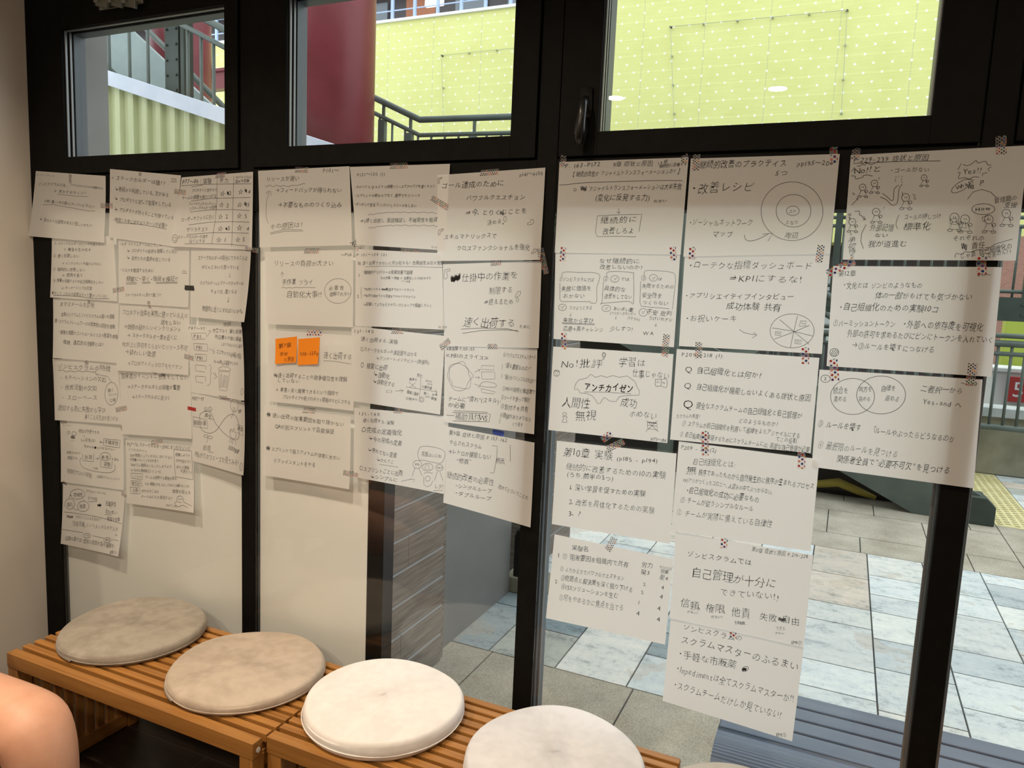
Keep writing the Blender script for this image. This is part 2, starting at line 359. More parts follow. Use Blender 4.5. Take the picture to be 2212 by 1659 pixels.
for i in range(len(MUL) - 1):
    x0, x1 = MUL[i][1] + .004, MUL[i + 1][0] - .004; a, c = OPEN[i]
    win = struct(empty('window_%d' % (i + 1), ((a + c) / 2, 0, T1))); ox, oz = (a + c) / 2, T1
    b = MB()
    def bx(xa, xb, ya, yb, za, zb, mi=0): b.box(xa - ox, xb - ox, ya, yb, za - oz, zb - oz, mi)
    bx(x0, a, -.006, .075, T1 + .004, HEAD - .004); bx(c, x1, -.006, .075, T1 + .004, HEAD - .004); bx(a, c, -.006, .075, T1 + .004, Z0); bx(a, c, -.006, .075, Z1, HEAD - .004)
    # pale glazing beads round the rebate
    for (q0, q1) in ((a, a + .004), (c - .004, c)): bx(q0, q1, .004, .012, Z0, Z1, 1); bx(q0, q1, .020, .028, Z0, Z1, 1); bx(q0, q1, .034, .075, Z0, Z1, 2)
    bx(a, c, .006, .014, Z1 - .004, Z1, 1); bx(a, c, .034, .075, Z1 - .004, Z1, 2)
    b.build('sash_frame', [M['frame'], M['bead'], M['frame_out']], win, bevel=.0008)
    b = MB(); b.box(a - ox - .004, c - ox + .004, .028, .033, Z0 - oz - .004, Z1 - oz + .004); b.build('pane', M['glass'], win)
    if i == 2:
        b = MB(); b.tube([(-.588 - ox, -.010, 1.90 - oz), (-.588 - ox, -.034, 1.885 - oz), (-.586 - ox, -.042, 1.86 - oz), (-.590 - ox, -.040, 1.82 - oz), (-.592 - ox, -.034, 1.797 - oz)], [.010, .011, .010, .013, .009], 12)
        b.box(-.602 - ox, -.574 - ox, -.014, -.006, 1.86 - oz, 1.925 - oz); b.build('lever_handle', plain('black_handle', (.010, .010, .010), .3), win, smooth=True)
    if i == 0:
        b = MB()
        for (q, rz) in ((-2.155, 2.283), (-2.095, 2.278), (-2.035, 2.27)):
            b.bar((q - .035 - ox, -.018, rz - oz), (q + .03 - ox, -.03, rz - .018 - oz), .010, .022); b.tube([(q - .02 - ox, -.036, rz - oz), (q - .02 - ox, -.008, rz - oz)], .009, 12)
        b.box(-2.19 - ox, -2.0 - ox, -.012, -.006, 2.262 - oz, 2.305 - oz); b.build('opener_bracket', M['chrome'], win, bevel=.001)
    # fixed lower pane
    b = MB(); b.box(MUL[i][1] + .001, MUL[i + 1][0] - .001, .004, .010, .048, T0 + .002)
    struct(b.build('window_%d' % (i + 7), M['glass']))
# white boards that close the back of the first pane and part of the second
b = MB(); b.box(-2.463, -1.637, .0185, .030, .02, 1.652); tag(b.build('backing_board', M['board'], bevel=.001), 'plain white board behind the glass of the leftmost pane', 'board')
b = MB(); b.box(-1.575, -1.182, .0185, .030, .02, 1.652); tag(b.build('backing_board', M['board'], bevel=.001), 'narrow white board behind the second pane, ending at the black strip', 'board')
b = MB(); b.box(-1.1815, -1.128, .0185, .072, .052, 1.652); tag(b.build('edge_strip', M['black_post'], bevel=.001), 'glossy black upright strip closing the end of the white board', 'post')

# ------------------------------------------------------------------ slatted benches
BT = 0.400
def make_bench(loc, length, depth, nslat, label):
    root = empty('slatted_bench', loc); tag(root, label, 'bench', 'row of bamboo slat benches')
    pitch = depth / nslat; sw = pitch * .64
    for k in range(nslat):
        y1 = -k * pitch; y0 = y1 - sw
        if k == nslat - 1: y0 = -depth; y1 = y0 + pitch * .92
        b = MB(); hz = .042 if k in (0, nslat - 1) else .022
        b.box(0, length, y0, y1, -hz, 0)
        b.build('front_rail' if k == nslat - 1 else ('back_rail' if k == 0 else 'slat'), M['bamboo_x'], root, bevel=.0018)
    for q in (.012, length * .5 - .03, length - .072):
        b = MB(); b.box(q, q + .06, -depth + .034, -.024, -.040, -.0225); b.build('cross_bearer', M['bamboo_y'], root, bevel=.001)
    for q, sgn in ((0.002, 1), (length - .042, -1)):
        for (y0, y1) in ((-depth + .001, -depth + .041), (-.041, -.001)):
            b = MB(); b.box(q, q + .040, y0, y1, -.400, -.0425); b.build('leg', M['bamboo_z'], root, bevel=.0018)
        b = MB(); b.box(q + .006, q + .034, -depth + .042, -.042, -.397, -.352); b.build('end_rail', M['bamboo_y'], root, bevel=.0015)
        b = MB(); b.box(q + .006, q + .034, -depth + .042, -.042, -.085, -.041); b.build('end_rail', M['bamboo_y'], root, bevel=.0015)
        nb = 9
        for k in range(nb):
            yc = -depth + .042 + (depth - .084) * (k + .5) / nb
            b = MB(); b.box(q + .013, q + .027, yc - .011, yc + .011, -.353, -.084); b.build('end_slat', M['bamboo_z'], root, bevel=.001)
    b = MB(); b.tube([(length - .001, -depth + .018, -.024), (length + .001, -depth + .018, -.024)], .0065, 16); b.build('screw_cap', M['plug'], root)
    return root
make_bench((-2.050, -.068, BT), .892, .386, 12, 'bamboo slat bench at the left end, against the cream wall')
make_bench((-1.152, -.036, BT), .892, .380, 12, 'middle bamboo slat bench, carrying the white cushion and the pale cushion')
make_bench((-.254, -.066, BT), .892, .380, 12, 'bamboo slat bench at the right end, under the rightmost cushion')

# ------------------------------------------------------------------ cushions
def cushion(name, loc, rx, ry, th, mat, label, rz=0, tilt=(0, 0), zipm=None, seed=1):
    rnd = random.Random(seed); b = MB(); n = 96; prof = []
    for i in range(0, 25):
        t = i / 24 * math.pi; r = 1 - .070 * (1 - abs(math.sin(t)) ** .8); z = -.5 * math.cos(t)
        prof.append((r, z))
    inner = [(.0001, .62), (.25, .615), (.5, .60), (.72, .575), (.86, .54)]
    full = [(.0001, -.5), (.5, -.5), (.85, -.5)] + prof + [(r, z) for r, z in reversed(inner)]
    vs = []; fs = []
    ph = [rnd.uniform(0, 6.28) for _ in range(6)]
    for (r, z) in full:
        for k in range(n):
            t = 2 * math.pi * k / n
            wob = 1 + .008 * math.sin(3 * t + ph[0]) + .006 * math.sin(5 * t + ph[1])
            zz = z * th
            if z > .2: zz += .0022 * math.sin(4 * t + ph[2]) * r + .002 * math.sin(7 * r + ph[3] + 2 * t)
            vs.append((rx * r * wob * math.cos(t), ry * r * wob * math.sin(t), zz))
    for i in range(len(full) - 1):
        for k in range(n): fs.append((i * n + k, i * n + (k + 1) % n, (i + 1) * n + (k + 1) % n, (i + 1) * n + k))
    fs.append(tuple(range(n - 1, -1, -1))); fs.append(tuple((len(full) - 1) * n + k for k in range(n)))
    b.add(vs, fs); o = b.build(name, mat, smooth=True); o.location = loc; o.rotation_euler = (tilt[0], tilt[1], rz)
    tag(o, label, 'cushion', 'round cushions on the bench')
    # piped seam and zip round the lower edge
    s = MB(); s.tube([(rx * 1.004 * math.cos(t), ry * 1.004 * math.sin(t), -.16 * th) for t in [2 * math.pi * k / 72 for k in range(73)]], .0016, 6); s.build('seam', mat, o, smooth=True)
    if zipm:
        s = MB(); s.tube([(rx * 1.002 * math.cos(t), ry * 1.002 * math.sin(t), -.28 * th) for t in [math.radians(200 + 3 * k) for k in range(24)]], .0032, 6); s.build('zip', zipm, o, smooth=True)
    return o
V1 = velvet('taupe_velvet', (.27, .235, .195), (.37, .33, .28)); V2 = velvet('sand_velvet', (.40, .325, .26), (.52, .43, .35)); V3 = velvet('ivory_velvet', (.72, .68, .66), (.80, .77, .75)); V4 = velvet('pale_lilac_grey_velvet', (.60, .60, .64), (.70, .70, .735)); V5 = velvet('light_grey_velvet', (.40, .40, .40), (.50, .50, .49))

cushion('round_cushion', (-1.841, -.212, BT + .017), .198, .198, .034, V1, 'grey-taupe round velvet cushion, leftmost on the bench', seed=1, zipm=M['zip'])
cushion('round_cushion', (-1.388, -.229, BT + .0165), .202, .202, .033, V2, 'sand coloured round velvet cushion with a zip, second from the left', rz=-.3, seed=2, zipm=M['zip'])
cushion('round_cushion', (-.965, -.207, BT + .0225), .198, .198, .045, V3, 'ivory white plump round cushion in front of the timber cladding', rz=.8, seed=3)
cushion('round_cushion', (-.500, -.232, BT + .0255), .200, .200, .051, V4, 'pale lilac-grey round cushion cut by the lower edge of the photo', rz=1.9, seed=4)
cushion('round_cushion', (-.098, -.262, BT + .0255), .197, .197, .051, V5, 'light grey round cushion, only its top edge showing, far right', rz=2.6, seed=5)


# ------------------------------------------------------------------ the seated person
def skin_object(name, pts, edges, radii, mat, parent=None, sub=2, root=0):
    me = bpy.data.meshes.new(name); me.from_pydata(pts, edges, []); o = bpy.data.objects.new(name, me); COL.objects.link(o)
    if parent is not None: o.parent = parent
    sk = o.modifiers.new('skin', 'SKIN'); sk.use_smooth_shade = True
    for i, r in enumerate(radii):
        v = me.skin_vertices[0].data[i]; v.radius = (r, r) if not isinstance(r, tuple) else r; v.use_root = (i == root)
    sd = o.modifiers.new('sub', 'SUBSURF'); sd.levels = sub; sd.render_levels = sub
    dg = bpy.context.evaluated_depsgraph_get(); dg.update()
    nm = bpy.data.meshes.new_from_object(o.evaluated_get(dg)); o.modifiers.clear(); old = o.data; o.data = nm; bpy.data.meshes.remove(old)
    nm.name = name; nm.materials.clear(); nm.materials.append(mat); nm.polygons.foreach_set('use_smooth', [True] * len(nm.polygons))
    return o

PX, PY = -2.14, -.85
pts = [(PX, PY, .525), (PX - .02, PY, .75), (PX - .03, PY, .98), (PX - .03, PY, 1.12), (PX - .02, PY, 1.19), (PX + .0, PY, 1.27), (PX + .0, PY, 1.36)]
rad = [(.12, .15), (.10, .14), (.11, .16), (.055, .06), .050, (.082, .068), (.092, .074)]
ed = [(0, 1), (1, 2), (2, 3), (3, 4), (4, 5), (5, 6)]
def chain(start, items):
    prev = start
    for (p, r) in items:
        pts.append(p); rad.append(r); ed.append((prev, len(pts) - 1)); prev = len(pts) - 1
    return prev
for kx, ky, hy in ((-1.520, -.710, -.765), (-1.56, -.980, -.935)):
    hx = PX + .09; chain(0, [((hx, hy, .500), .100), ((hx * .5 + kx * .5, (hy + ky) / 2, .476), .092), ((kx - .07, ky, .468), .084), ((kx - .012, ky, .468), .086), ((kx + .008, ky, .415), .076), ((kx + .004, ky, .31), .076), ((kx, ky, .20), .060), ((kx, ky, .095), .038), ((kx + .03, ky, .050), .038), ((kx + .12, ky - .01, .032), .031), ((kx + .20, ky - .012, .026), .025)])
for sg in (1, -1):
    y = lambda o: PY + sg * o
    w_ = chain(2, [((PX - .03, y(.15), 1.06), .060), ((PX - .03, y(.19), .98), .050), ((PX - .02, y(.20), .86), .042), ((PX + .01, y(.195), .765), .038), ((PX + .10, y(.16), .68), .034), ((PX + .165, y(.125), .622), .024), ((PX + .205, y(.11), .606), (.016, .030))])
    for k, (dy, ln) in enumerate(((-.028, .058), (-.010, .070), (.009, .074), (.028, .066))):
        chain(w_, [((PX + .235, y(.11) + dy, .604), .0095), ((PX + .235 + ln * .55, y(.11) + dy * 1.1, .600), .0085), ((PX + .235 + ln, y(.11) + dy * 1.15, .589), .0075)])
    chain(w_ - 1, [((PX + .195, y(.11) - sg * .042, .604), .0105), ((PX + .228, y(.11) - sg * .060, .597), .009)])
person = empty('person', (PX, PY, 0)); tag(person, 'person with bare knee at the lower left, seated facing right', 'person')
def rel(o): o.parent = person; o.location = (-PX, -PY, 0); return o
rel(skin_object('body', pts, ed, rad, M['skin'], sub=2))
sp = [(PX, PY, .60), (PX - .02, PY, .76), (PX - .03, PY, .98), (PX - .03, PY, 1.095), (PX - .03, PY + .16, 1.055), (PX - .025, PY + .20, .90), (PX - .03, PY - .16, 1.055), (PX - .025, PY - .20, .90)]
o = rel(skin_object('shirt', sp, [(0, 1), (1, 2), (2, 3), (2, 4), (4, 5), (2, 6), (6, 7)], [(.135, .165), (.118, .158), (.126, .175), (.075, .085), .075, .062, .075, .062], M['shirt'], sub=2))
sp = [(PX, PY, .545), (PX + .0, PY, .62), (PX + .09, -.765, .505), (PX + .20, -.755, .495), (PX + .09, -.935, .505), (PX + .20, -.945, .495)]
o = rel(skin_object('shorts', sp, [(0, 1), (0, 2), (2, 3), (0, 4), (4, 5)], [(.128, .165), (.125, .150), .112, .108, .112, .108], M['shorts'], sub=2))
sp = [(PX - .035, PY, 1.30), (PX - .03, PY, 1.38), (PX + .005, PY, 1.415)]
rel(skin_object('hair', sp, [(0, 1), (1, 2)], [(.062, .070), (.082, .080), (.085, .072)], M['hair'], sub=2))
for sg in (1, -1):
    b = MB(); b.lathe([(.0001, -.009), (.006, -.007), (.0095, 0), (.006, .007), (.0001, .009)], (0.080, sg * .030, 1.325), 16); b.build('eye', M['eye'], person, smooth=True)
    b = MB(); b.lathe([(.0001, -.028), (.010, -.022), (.013, 0), (.011, .02), (.0001, .03)], (0.0, sg * .078, 1.315), 16); b.build('ear', M['skin'], person, smooth=True)
b = MB(); b.tube([(.078, 0, 1.325), (.092, 0, 1.302), (.104, 0, 1.288), (.084, 0, 1.280)], [.008, .011, .013, .009], 12); b.build('nose', M['skin'], person, smooth=True)
b = MB(); b.tube([(.074, -.024, 1.252), (.084, -.01, 1.253), (.086, 0, 1.252), (.084, .01, 1.253), (.074, .024, 1.252)], [.003, .006, .006, .006, .003], 10); b.build('mouth', M['lip'], person, smooth=True)
sl = empty('stool', (PX, PY, 0)); tag(sl, 'round wooden stool under the seated person, beside the left wall', 'stool')
b = MB(); b.lathe([(.16, .372), (.172, .378), (.172, .394), (.160, .400)], n=48); b.build('seat', M['bamboo_x'], sl, smooth=False)
for k in range(4):
    a = math.radians(45 + 90 * k); b = MB(); b.tube([(.115 * math.cos(a), .115 * math.sin(a), .371), (.15 * math.cos(a), .15 * math.sin(a), .001)], [.016, .013], 14); b.build('leg', M['bamboo_z'], sl, smooth=True)


# ------------------------------------------------------------------ outside: ground
GZ = -0.036
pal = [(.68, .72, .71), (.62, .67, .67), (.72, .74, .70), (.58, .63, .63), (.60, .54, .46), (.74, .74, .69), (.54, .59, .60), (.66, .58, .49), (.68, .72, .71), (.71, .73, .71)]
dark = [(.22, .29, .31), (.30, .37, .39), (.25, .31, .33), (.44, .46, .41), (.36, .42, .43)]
b = MB(); b.box(-14, 12, .076, 16, GZ - .15, GZ - .008, 0); cols = [(.1, .1, .1)] * 6
def tile(x0, x1, y0, y1, mi, c):
    g = .0035; b.box(x0 + g, x1 - g, y0 + g, y1 - g, GZ - .02, GZ, mi); cols.extend([c] * 6)
rt = random.Random(11)
x = -1.22 - 7 * .6
while x < 6: tile(x, x + .6, .078, .985, 1, (1, 1, 1)); x += .6
x = -.06 - 18 * .295
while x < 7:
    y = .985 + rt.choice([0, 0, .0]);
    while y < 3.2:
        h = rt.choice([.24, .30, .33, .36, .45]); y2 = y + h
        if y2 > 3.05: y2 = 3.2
        wall_shade = (x < -.55 and y < 1.6)  # more dark slate here: shade from the walls put into the tile colours
        c = rt.choice(dark if wall_shade and rt.random() < .75 else pal); k = rt.uniform(.88, 1.08)
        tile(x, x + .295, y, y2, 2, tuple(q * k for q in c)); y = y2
    x += .295
for (ya, yb, sh) in ((3.2, 3.53, .2), (3.53, 4.13, .0), (4.13, 4.45, .3), (4.45, 5.05, .1), (5.05, 6.25, .25)):
    x = -9 + sh
    while x < 1.08: tile(x, min(x + .6, 1.08), ya, yb, 1, (1, 1, 1)); x += .6
x = 1.08
while x < 7: tile(x, x + .6, 3.2, 3.75, 1, (1, 1, 1)); tile(x, x + .6, 3.75, 4.36, 1, (1, 1, 1)); x += .6
x = 1.36
while x < 7:
    y = 4.36
    while y < 6.25:
        h = rt.choice([.24, .3, .36]); tile(x, x + .295, y, min(y + h, 6.25), 2, rt.choice(dark + pal)); y += h
    x += .295
g = b.build('ground', [M['grout'], M['aggregate'], M['slate']], fix=False); struct(g)
ca = g.data.color_attributes.new('tile_colour', 'FLOAT_COLOR', 'CORNER')
cc = []
for poly in g.data.polygons: cc += list(cols[poly.index] + (1,)) * poly.loop_total
ca.data.foreach_set('color', cc)
b = MB()
b.box(1.082, 1.356, 4.36, 6.25, GZ - .02, GZ + .001)
y = 4.40
while y < 6.2:
    for k in range(5):
        for hh in (0, 1): b.box(1.10 + k * .052, 1.10 + k * .052 + .03, y + hh * .06 + (.03 if k % 2 else 0), y + hh * .06 + .03 + (.03 if k % 2 else 0) - .012, GZ, GZ + .005, 1)
    y += .12
tag(b.build('tactile_paving', [M['tactile'], M['tactile_bar']]), 'strip of yellow tactile paving with raised bars, right of the stair foot', 'paving')

# timber-clad return wall, grey door panel, far clad wall
def clad_wall(name, y0, y1, xf, label, zt=1.70):
    b = MB(); b.box(xf - .35, xf - .012, y0 + .002, y1 - .012, GZ, zt, 1)
    z = GZ; k = 0
    while z < zt:
        cut = y0 + (y1 - y0) * (.22 + .5 * ((k * 37) % 10) / 10)
        for (ya, yb) in ((y0, cut - .0006), (cut + .0006, y1 - .03)):
            b.prism([(xf - .012, z + .001), (xf - .012, z + .120), (xf - .009, z + .120), (xf, z + .111), (xf, z + .001)], 'y', ya, yb)
            b.prism([(xf - .0088, z + .1202), (xf - .0002, z + .1112), (xf + .0006, z + .1118), (xf - .008, z + .1208)], 'y', ya, yb, 2)
        b.box(xf - .045, xf - .006, y1 - .026, y1, z + .001, z + .117); z += .121; k += 1
    o = b.build(name, [M['clad'], M['clad'], M['clad_edge_highlight']], bevel=.001); tag(o, label, 'wall'); return o
clad_wall('timber_clad_wall', .078, .845, -1.375, 'grey-brown timber clad wall just outside the second pane')
clad_wall('timber_clad_wall', 1.74, 2.52, -1.43, 'farther timber clad wall beyond the dark grey panel')
b = MB(); b.box(-1.50, -1.415, .86, 1.57, GZ + .0, 1.72); tag(b.build('metal_panel', M['grey_panel'], bevel=.002), 'smooth dark grey metal panel between the two timber clad walls', 'panel')
b = MB(); b.box(-1.45, -1.24, 1.58, 1.735, GZ, .045); tag(b.build('kerb_block', M['concrete'], bevel=.006), 'low concrete block at the foot of the dark grey panel', 'block')
b = MB(); b.box(-1.405, -1.33, 1.59, 1.68, .0455, .26); b.box(-1.40, -1.335, 1.595, 1.675, .26, .28); tag(b.build('post_foot', M['black_post'], bevel=.003), 'black metal post foot standing on the low concrete block', 'post')

# outdoor bench
ob = empty('outdoor_bench', (0, 0, GZ)); tag(ob, 'blue-grey slatted outdoor bench just beyond the glass at lower right', 'bench')
SZ = .384 - GZ
YS = [.431, .369, .361, .306, .298, .241, .233, .172]
for i in range(4):
    b = MB(); b.box(-.206, 2.6, YS[2 * i + 1], YS[2 * i], SZ - .024, SZ); b.build('slat', M['blue_bench'], ob, bevel=.004)
b = MB(); prof = []
for k in range(0, 40):
    t = k / 39; a = math.radians(90 * min(1, max(0, (t - .1) / .9))); r = .10
    y = .162 - .035 * min(1, t / .12) - (r * math.sin(a)); z = SZ - .004 - r * (1 - math.cos(a)) + .0012 * (k % 2); prof.append((y, z))
prof = [(.166, SZ - .024), (.166, SZ)] + prof + [(prof[-1][0] + .02, prof[-1][1]), (.14, SZ - .03)]
b.prism(prof, 'x', -.206, 2.6); b.build('front_nosing', M['blue_bench'], ob)
for xq in (.1, 1.2, 2.3):
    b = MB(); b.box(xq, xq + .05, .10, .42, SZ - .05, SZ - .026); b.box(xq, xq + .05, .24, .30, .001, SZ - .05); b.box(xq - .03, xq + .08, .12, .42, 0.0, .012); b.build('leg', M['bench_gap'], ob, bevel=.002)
b = MB(); b.box(-.19, 2.58, .12, .42, SZ - .034, SZ - .0255); b.build('gap_shade_sheet', M['bench_gap'], ob)  # dark sheet added under the slats as the shade in their gaps

# ------------------------------------------------------------------ outside: staircase
st = empty('staircase', (-3.4, 4.4, GZ)); tag(st, 'green-grey steel staircase rising to the left behind the posted sheets', 'staircase'); S0 = Vector((-3.4, 4.4, GZ))
class LB(MB):
    def build(s, name, mats, parent=None, **k):
        s.v = [(p[0] - S0[0], p[1] - S0[1], p[2] - S0[2]) for p in s.v]; return MB.build(s, name, mats, parent, **k)
X1, XL, XR, ZL = 0.98, -3.4, -6.3, 2.15
for y in (4.36, 5.60):
    b = LB(); b.prism([(X1, GZ + .001), (X1 - .42, GZ + .001), (XL, ZL - .30), (XL, ZL + .08), (X1, .16)], 'y', y, y + .045); b.build('lower_stringer', GREEN_STEEL, st, bevel=.003)
b = LB(); b.prism([(-6.3, 2.17), (-10.8, 5.484), (-10.8, 6.18), (-6.3, 2.87)], 'y', 5.2, 5.25); b.build('upper_stringer', PALE_STEEL, st, bevel=.003)
b = LB(); b.prism([(-11.5, 3.1), (-7.6, 3.1), (-11.5, 5.95)], 'y', 5.5, 5.55); b.build('soffit_panel', DARK_STEEL, st, bevel=.003)
b = LB(); b.tube([(-10.2, 6.0, 5.63), (-6.9, 6.0, 3.0)], .04, 12); b.build('handrail', GREEN_STEEL, st, smooth=True)
nst = 13
for k in range(nst):
    z = (k + 1) * ZL / nst; x = X1 - .10 - k * (X1 - XL - .2) / nst
    b = LB(); b.box(x - .36, x, 4.407, 5.598, z - .03, z); b.build('tread', DARK_STEEL, st, bevel=.003)
b = LB(); b.box(XR, XL, 4.36, 5.645, ZL - .30, ZL); b.build('landing', DARK_STEEL, st, bevel=.004)
for (x, y) in ((-6.2, 4.45), (-3.47, 4.45), (-6.2, 5.53), (-3.47, 5.53)):
    b = LB(); b.box(x - .06, x + .06, y - .06, y + .06, GZ, ZL - .301); b.build('post', DARK_STEEL, st, bevel=.004)
def rail(path, y, r, name='handrail'):
    b = LB(); b.tube([(q[0], y, q[1]) for q in path], r, 12); return b.build(name, GREEN_STEEL, st, smooth=True)
back = [(-6.2, 4.03), (-4.5, 3.275), (-3.38, 3.25), (.7, 1.05)]
rail(back, 5.62, .035); rail([(q[0], q[1] - .165) for q in back], 5.62, .024)
front = [(-9.4, 5.53), (-6.106, 3.983), (-5.78, 3.83), (-5.19, 3.655)]
rail(front, 4.38, .036); rail([(q[0], q[1] - .175) for q in front], 4.38, .026)
low = [(-5.0, 3.1), (-3.38, 3.1), (.9, 1.0)]
def zat(path, x):
    for a, c in zip(path, path[1:]):
        if a[0] <= x <= c[0]: return a[1] + (c[1] - a[1]) * (x - a[0]) / (c[0] - a[0])
for x in (-9.0, -8.59, -8.186, -7.821, -7.498, -7.212, -6.62, -6.43, -6.255, -6.02, -5.84, -5.66, -5.48, -5.30):
    b = LB(); zt = zat(front, x) - .18; b.tube([(x, 4.38, zt), (x, 4.38, max(ZL + .001, zt - 1.6))], .018, 10); b.build('baluster', GREEN_STEEL, st, smooth=True)
x = -5.2
while x < .7:
    zt = zat(back, x) - .17; b = LB(); b.tube([(x, 5.62, zt), (x, 5.62, zt - .95)], .013, 8); b.build('baluster', GREEN_STEEL, st, smooth=True); x += .17
for x in (-4.98, -4.62, -3.82):
    b = LB(); zt = zat(back, x); b.box(x - .015, x + .015, 5.605, 5.635, zt - .18, zt - .03); b.box(x - .055, x + .03, 5.59, 5.65, zt - 1.15, zt - .19); b.build('rail_post', GREEN_STEEL, st, bevel=.004)
b = LB(); b.box(.93, 1.0, 4.42, 4.52, GZ, .16); b.prism([(.90, GZ), (1.06, GZ), (1.06, .10), (1.0, .16), (.90, .16)], 'y', 4.30, 4.42); b.build('foot_block', DARK_STEEL, st, bevel=.006)
b = MB(); b.prism([(-3.35, GZ + .002), (.52, GZ + .002), (-3.35, 1.83)], 'y', 4.62, 4.64); tag(b.build('netting_screen', M['netting'], bevel=.001), 'black netting screen filling the space under the lower stair flight', 'screen')
b = MB(); b.tube([(-.10, 4.55, .06), (.05, 4.53, .10), (.2, 4.54, .05), (.32, 4.52, .02)], [.03, .035, .03, .015], 10); o = b.build('folded_barrier_net', plain('yellow_net', (.30, .24, .03), .8), smooth=True); o.location.z = GZ + .02; tag(o, 'bundle of yellow netting lying under the stairs', 'net')
b = MB(); b.box(-1.30, -1.20, 4.16, 4.30, GZ, 2.5); tag(b.build('steel_column', GREEN_STEEL, bevel=.005), 'slim green steel column seen between the sheets of the third pane', 'column')
b = MB()
for s in (0, 1): b.box(-7.06 + s * .0, -6.86, 4.47 + s * .11, 4.49 + s * .11, GZ, 7.5)
b.box(-6.97, -6.95, 4.49, 4.58, GZ, 7.5); b.box(-6.83, -6.78, 4.47, 4.6, GZ, 7.5)
for k in range(12):
    b.tube([(-7.03, 4.466, 3.3 + k * .16), (-7.03, 4.452, 3.3 + k * .16)], .014, 8); b.tube([(-6.89, 4.466, 3.3 + k * .16), (-6.89, 4.452, 3.3 + k * .16)], .014, 8)
tag(b.build('bolted_column', DARK_STEEL), 'dark green bolted steel column seen through the leftmost window', 'column')
# corrugated balustrade
cb = empty('corrugated_balustrade', (-7, 4.2, 0)); tag(cb, 'sloping yellow-green corrugated balustrade with a pale metal cap', 'balustrade')
def capz(x): return 3.808 - .2934 * (x + 8.17)
b = MB(); vs = []; nx = 420; xa, xb = -9.6, -4.15
for i in range(nx + 1):
    x = xa + (xb - xa) * i / nx; ph = (x / .205) % 1.0
    yy = .045 * (1 if ph < .38 else (0 if .5 < ph < .88 else (1 - (ph - .38) / .12 if ph <= .5 else (ph - .88) / .12)))
    for zz in (0.2, capz(x) - .10): vs.append((x + 7, -.03 + yy, zz))
for i in range(nx + 1):
    x = xa + (xb - xa) * i / nx; vs.append((x + 7, .03, .2)); vs.append((x + 7, .03, capz(x) - .10))
N2 = 2 * (nx + 1); fs = []
for i in range(nx): fs += [(2 * i, 2 * i + 2, 2 * i + 3, 2 * i + 1), (N2 + 2 * i, N2 + 2 * i + 1, N2 + 2 * i + 3, N2 + 2 * i + 2)]
b.add(vs, fs); b.build('corrugated_sheet', CORR, cb)
b = MB(); b.prism([(xa + 7, capz(xa) - .155), (xb + 7, capz(xb) - .155), (xb + 7, capz(xb)), (xa + 7, capz(xa))], 'y', -.075, .075); b.build('cap', CAP_STEEL, cb, bevel=.004)
# red columns
b = MB(); b.tube([(-5.18, 4.95, GZ), (-5.18, 4.95, 9)], .445, 64); tag(b.build('round_column', RED_STEEL, smooth=False), 'thick round dark red column seen through the second window', 'column')
for p in bpy.data.objects['round_column'].data.polygons: p.use_smooth = len(p.vertices) == 4
b = MB(); b.tube([(-9.70, 7.05, GZ), (-9.70, 7.05, 9)], .45, 64); o = b.build('round_column', RED_STEEL); tag(o, 'dark red round column partly hidden behind the steel post in the leftmost window', 'column')
for p in o.data.polygons: p.use_smooth = len(p.vertices) == 4
b = MB(); b.box(-10.64, -10.34, 7.9, 8.2, GZ, 9)
for k in range(10): b.tube([(-10.40, 7.90, 4.2 + .2 * k), (-10.40, 7.885, 4.2 + .2 * k)], .02, 8)
tag(b.build('square_column', plain('bright_red_steel', (.34, .05, .09), .45)), 'narrow red square column with bolts beyond the staircase rails', 'column')
b = MB(); b.box(-13.5, -9.9, 9.2, 9.4, 4.95, 5.25); b.box(-13.5, -9.9, 9.15, 9.45, 5.25, 5.3); b.box(-13.4, -13.2, 9.2, 9.4, GZ, 4.95); b.box(-10.2, -10.0, 9.2, 9.4, GZ, 4.95); tag(b.build('red_walkway_edge', RED_STEEL), 'red walkway edge high behind the leftmost window', 'walkway')

# ------------------------------------------------------------------ outside: fences, low wall
b = MB(); b.box(-9, 7, 6.26, 6.5, GZ, .50); b.box(-9, 7, 6.22, 6.54, .50, .585, 1)
tag(b.build('low_wall', [M['concrete'], M['stone_cap']], bevel=.006), 'low stained concrete wall with a pale stone cap beyond the stairs', 'wall')
fe = empty('bar_fence', (0, 6.1, 0)); tag(fe, 'green steel bar fence in front of the low concrete wall', 'fence')
for z, r in ((1.245, .022), (1.175, .03), (1.085, .02), (.425, .026)):
    b = MB(); b.tube([(-3.4, 0, z), (5.2, 0, z)], r, 10); b.build('rail', GREEN_STEEL, fe, smooth=True)
x = -3.35; k = 0
while x < 5.2:
    b = MB(); b.tube([(x, 0, .43), (x, 0, 1.17)], .0125, 8); b.build('bar', GREEN_STEEL, fe, smooth=True); x += .102; k += 1
for x in (-3.0, -1.0, 1.05, 3.1, 5.1):
    b = MB(); b.box(x - .03, x + .03, -.03, .03, GZ, 1.26); b.build('post', GREEN_STEEL, fe, bevel=.003)
b = MB(); b.box(-4, 7, 7.3, 7.45, 1.36, 1.60)
for k in range(24): b.tube([(-3.8 + k * .45, 7.302, 1.43), (-3.8 + k * .45, 7.288, 1.43)], .018, 8); b.tube([(-3.8 + k * .45, 7.302, 1.53), (-3.8 + k * .45, 7.288, 1.53)], .018, 8)
tag(b.build('bolted_beam', DARK_STEEL), 'dark green bolted beam below the upper railing at the right edge', 'beam')
uf = empty('upper_railing', (0, 7.36, 0)); tag(uf, 'upper green railing with close bars above the dark green beam', 'railing')
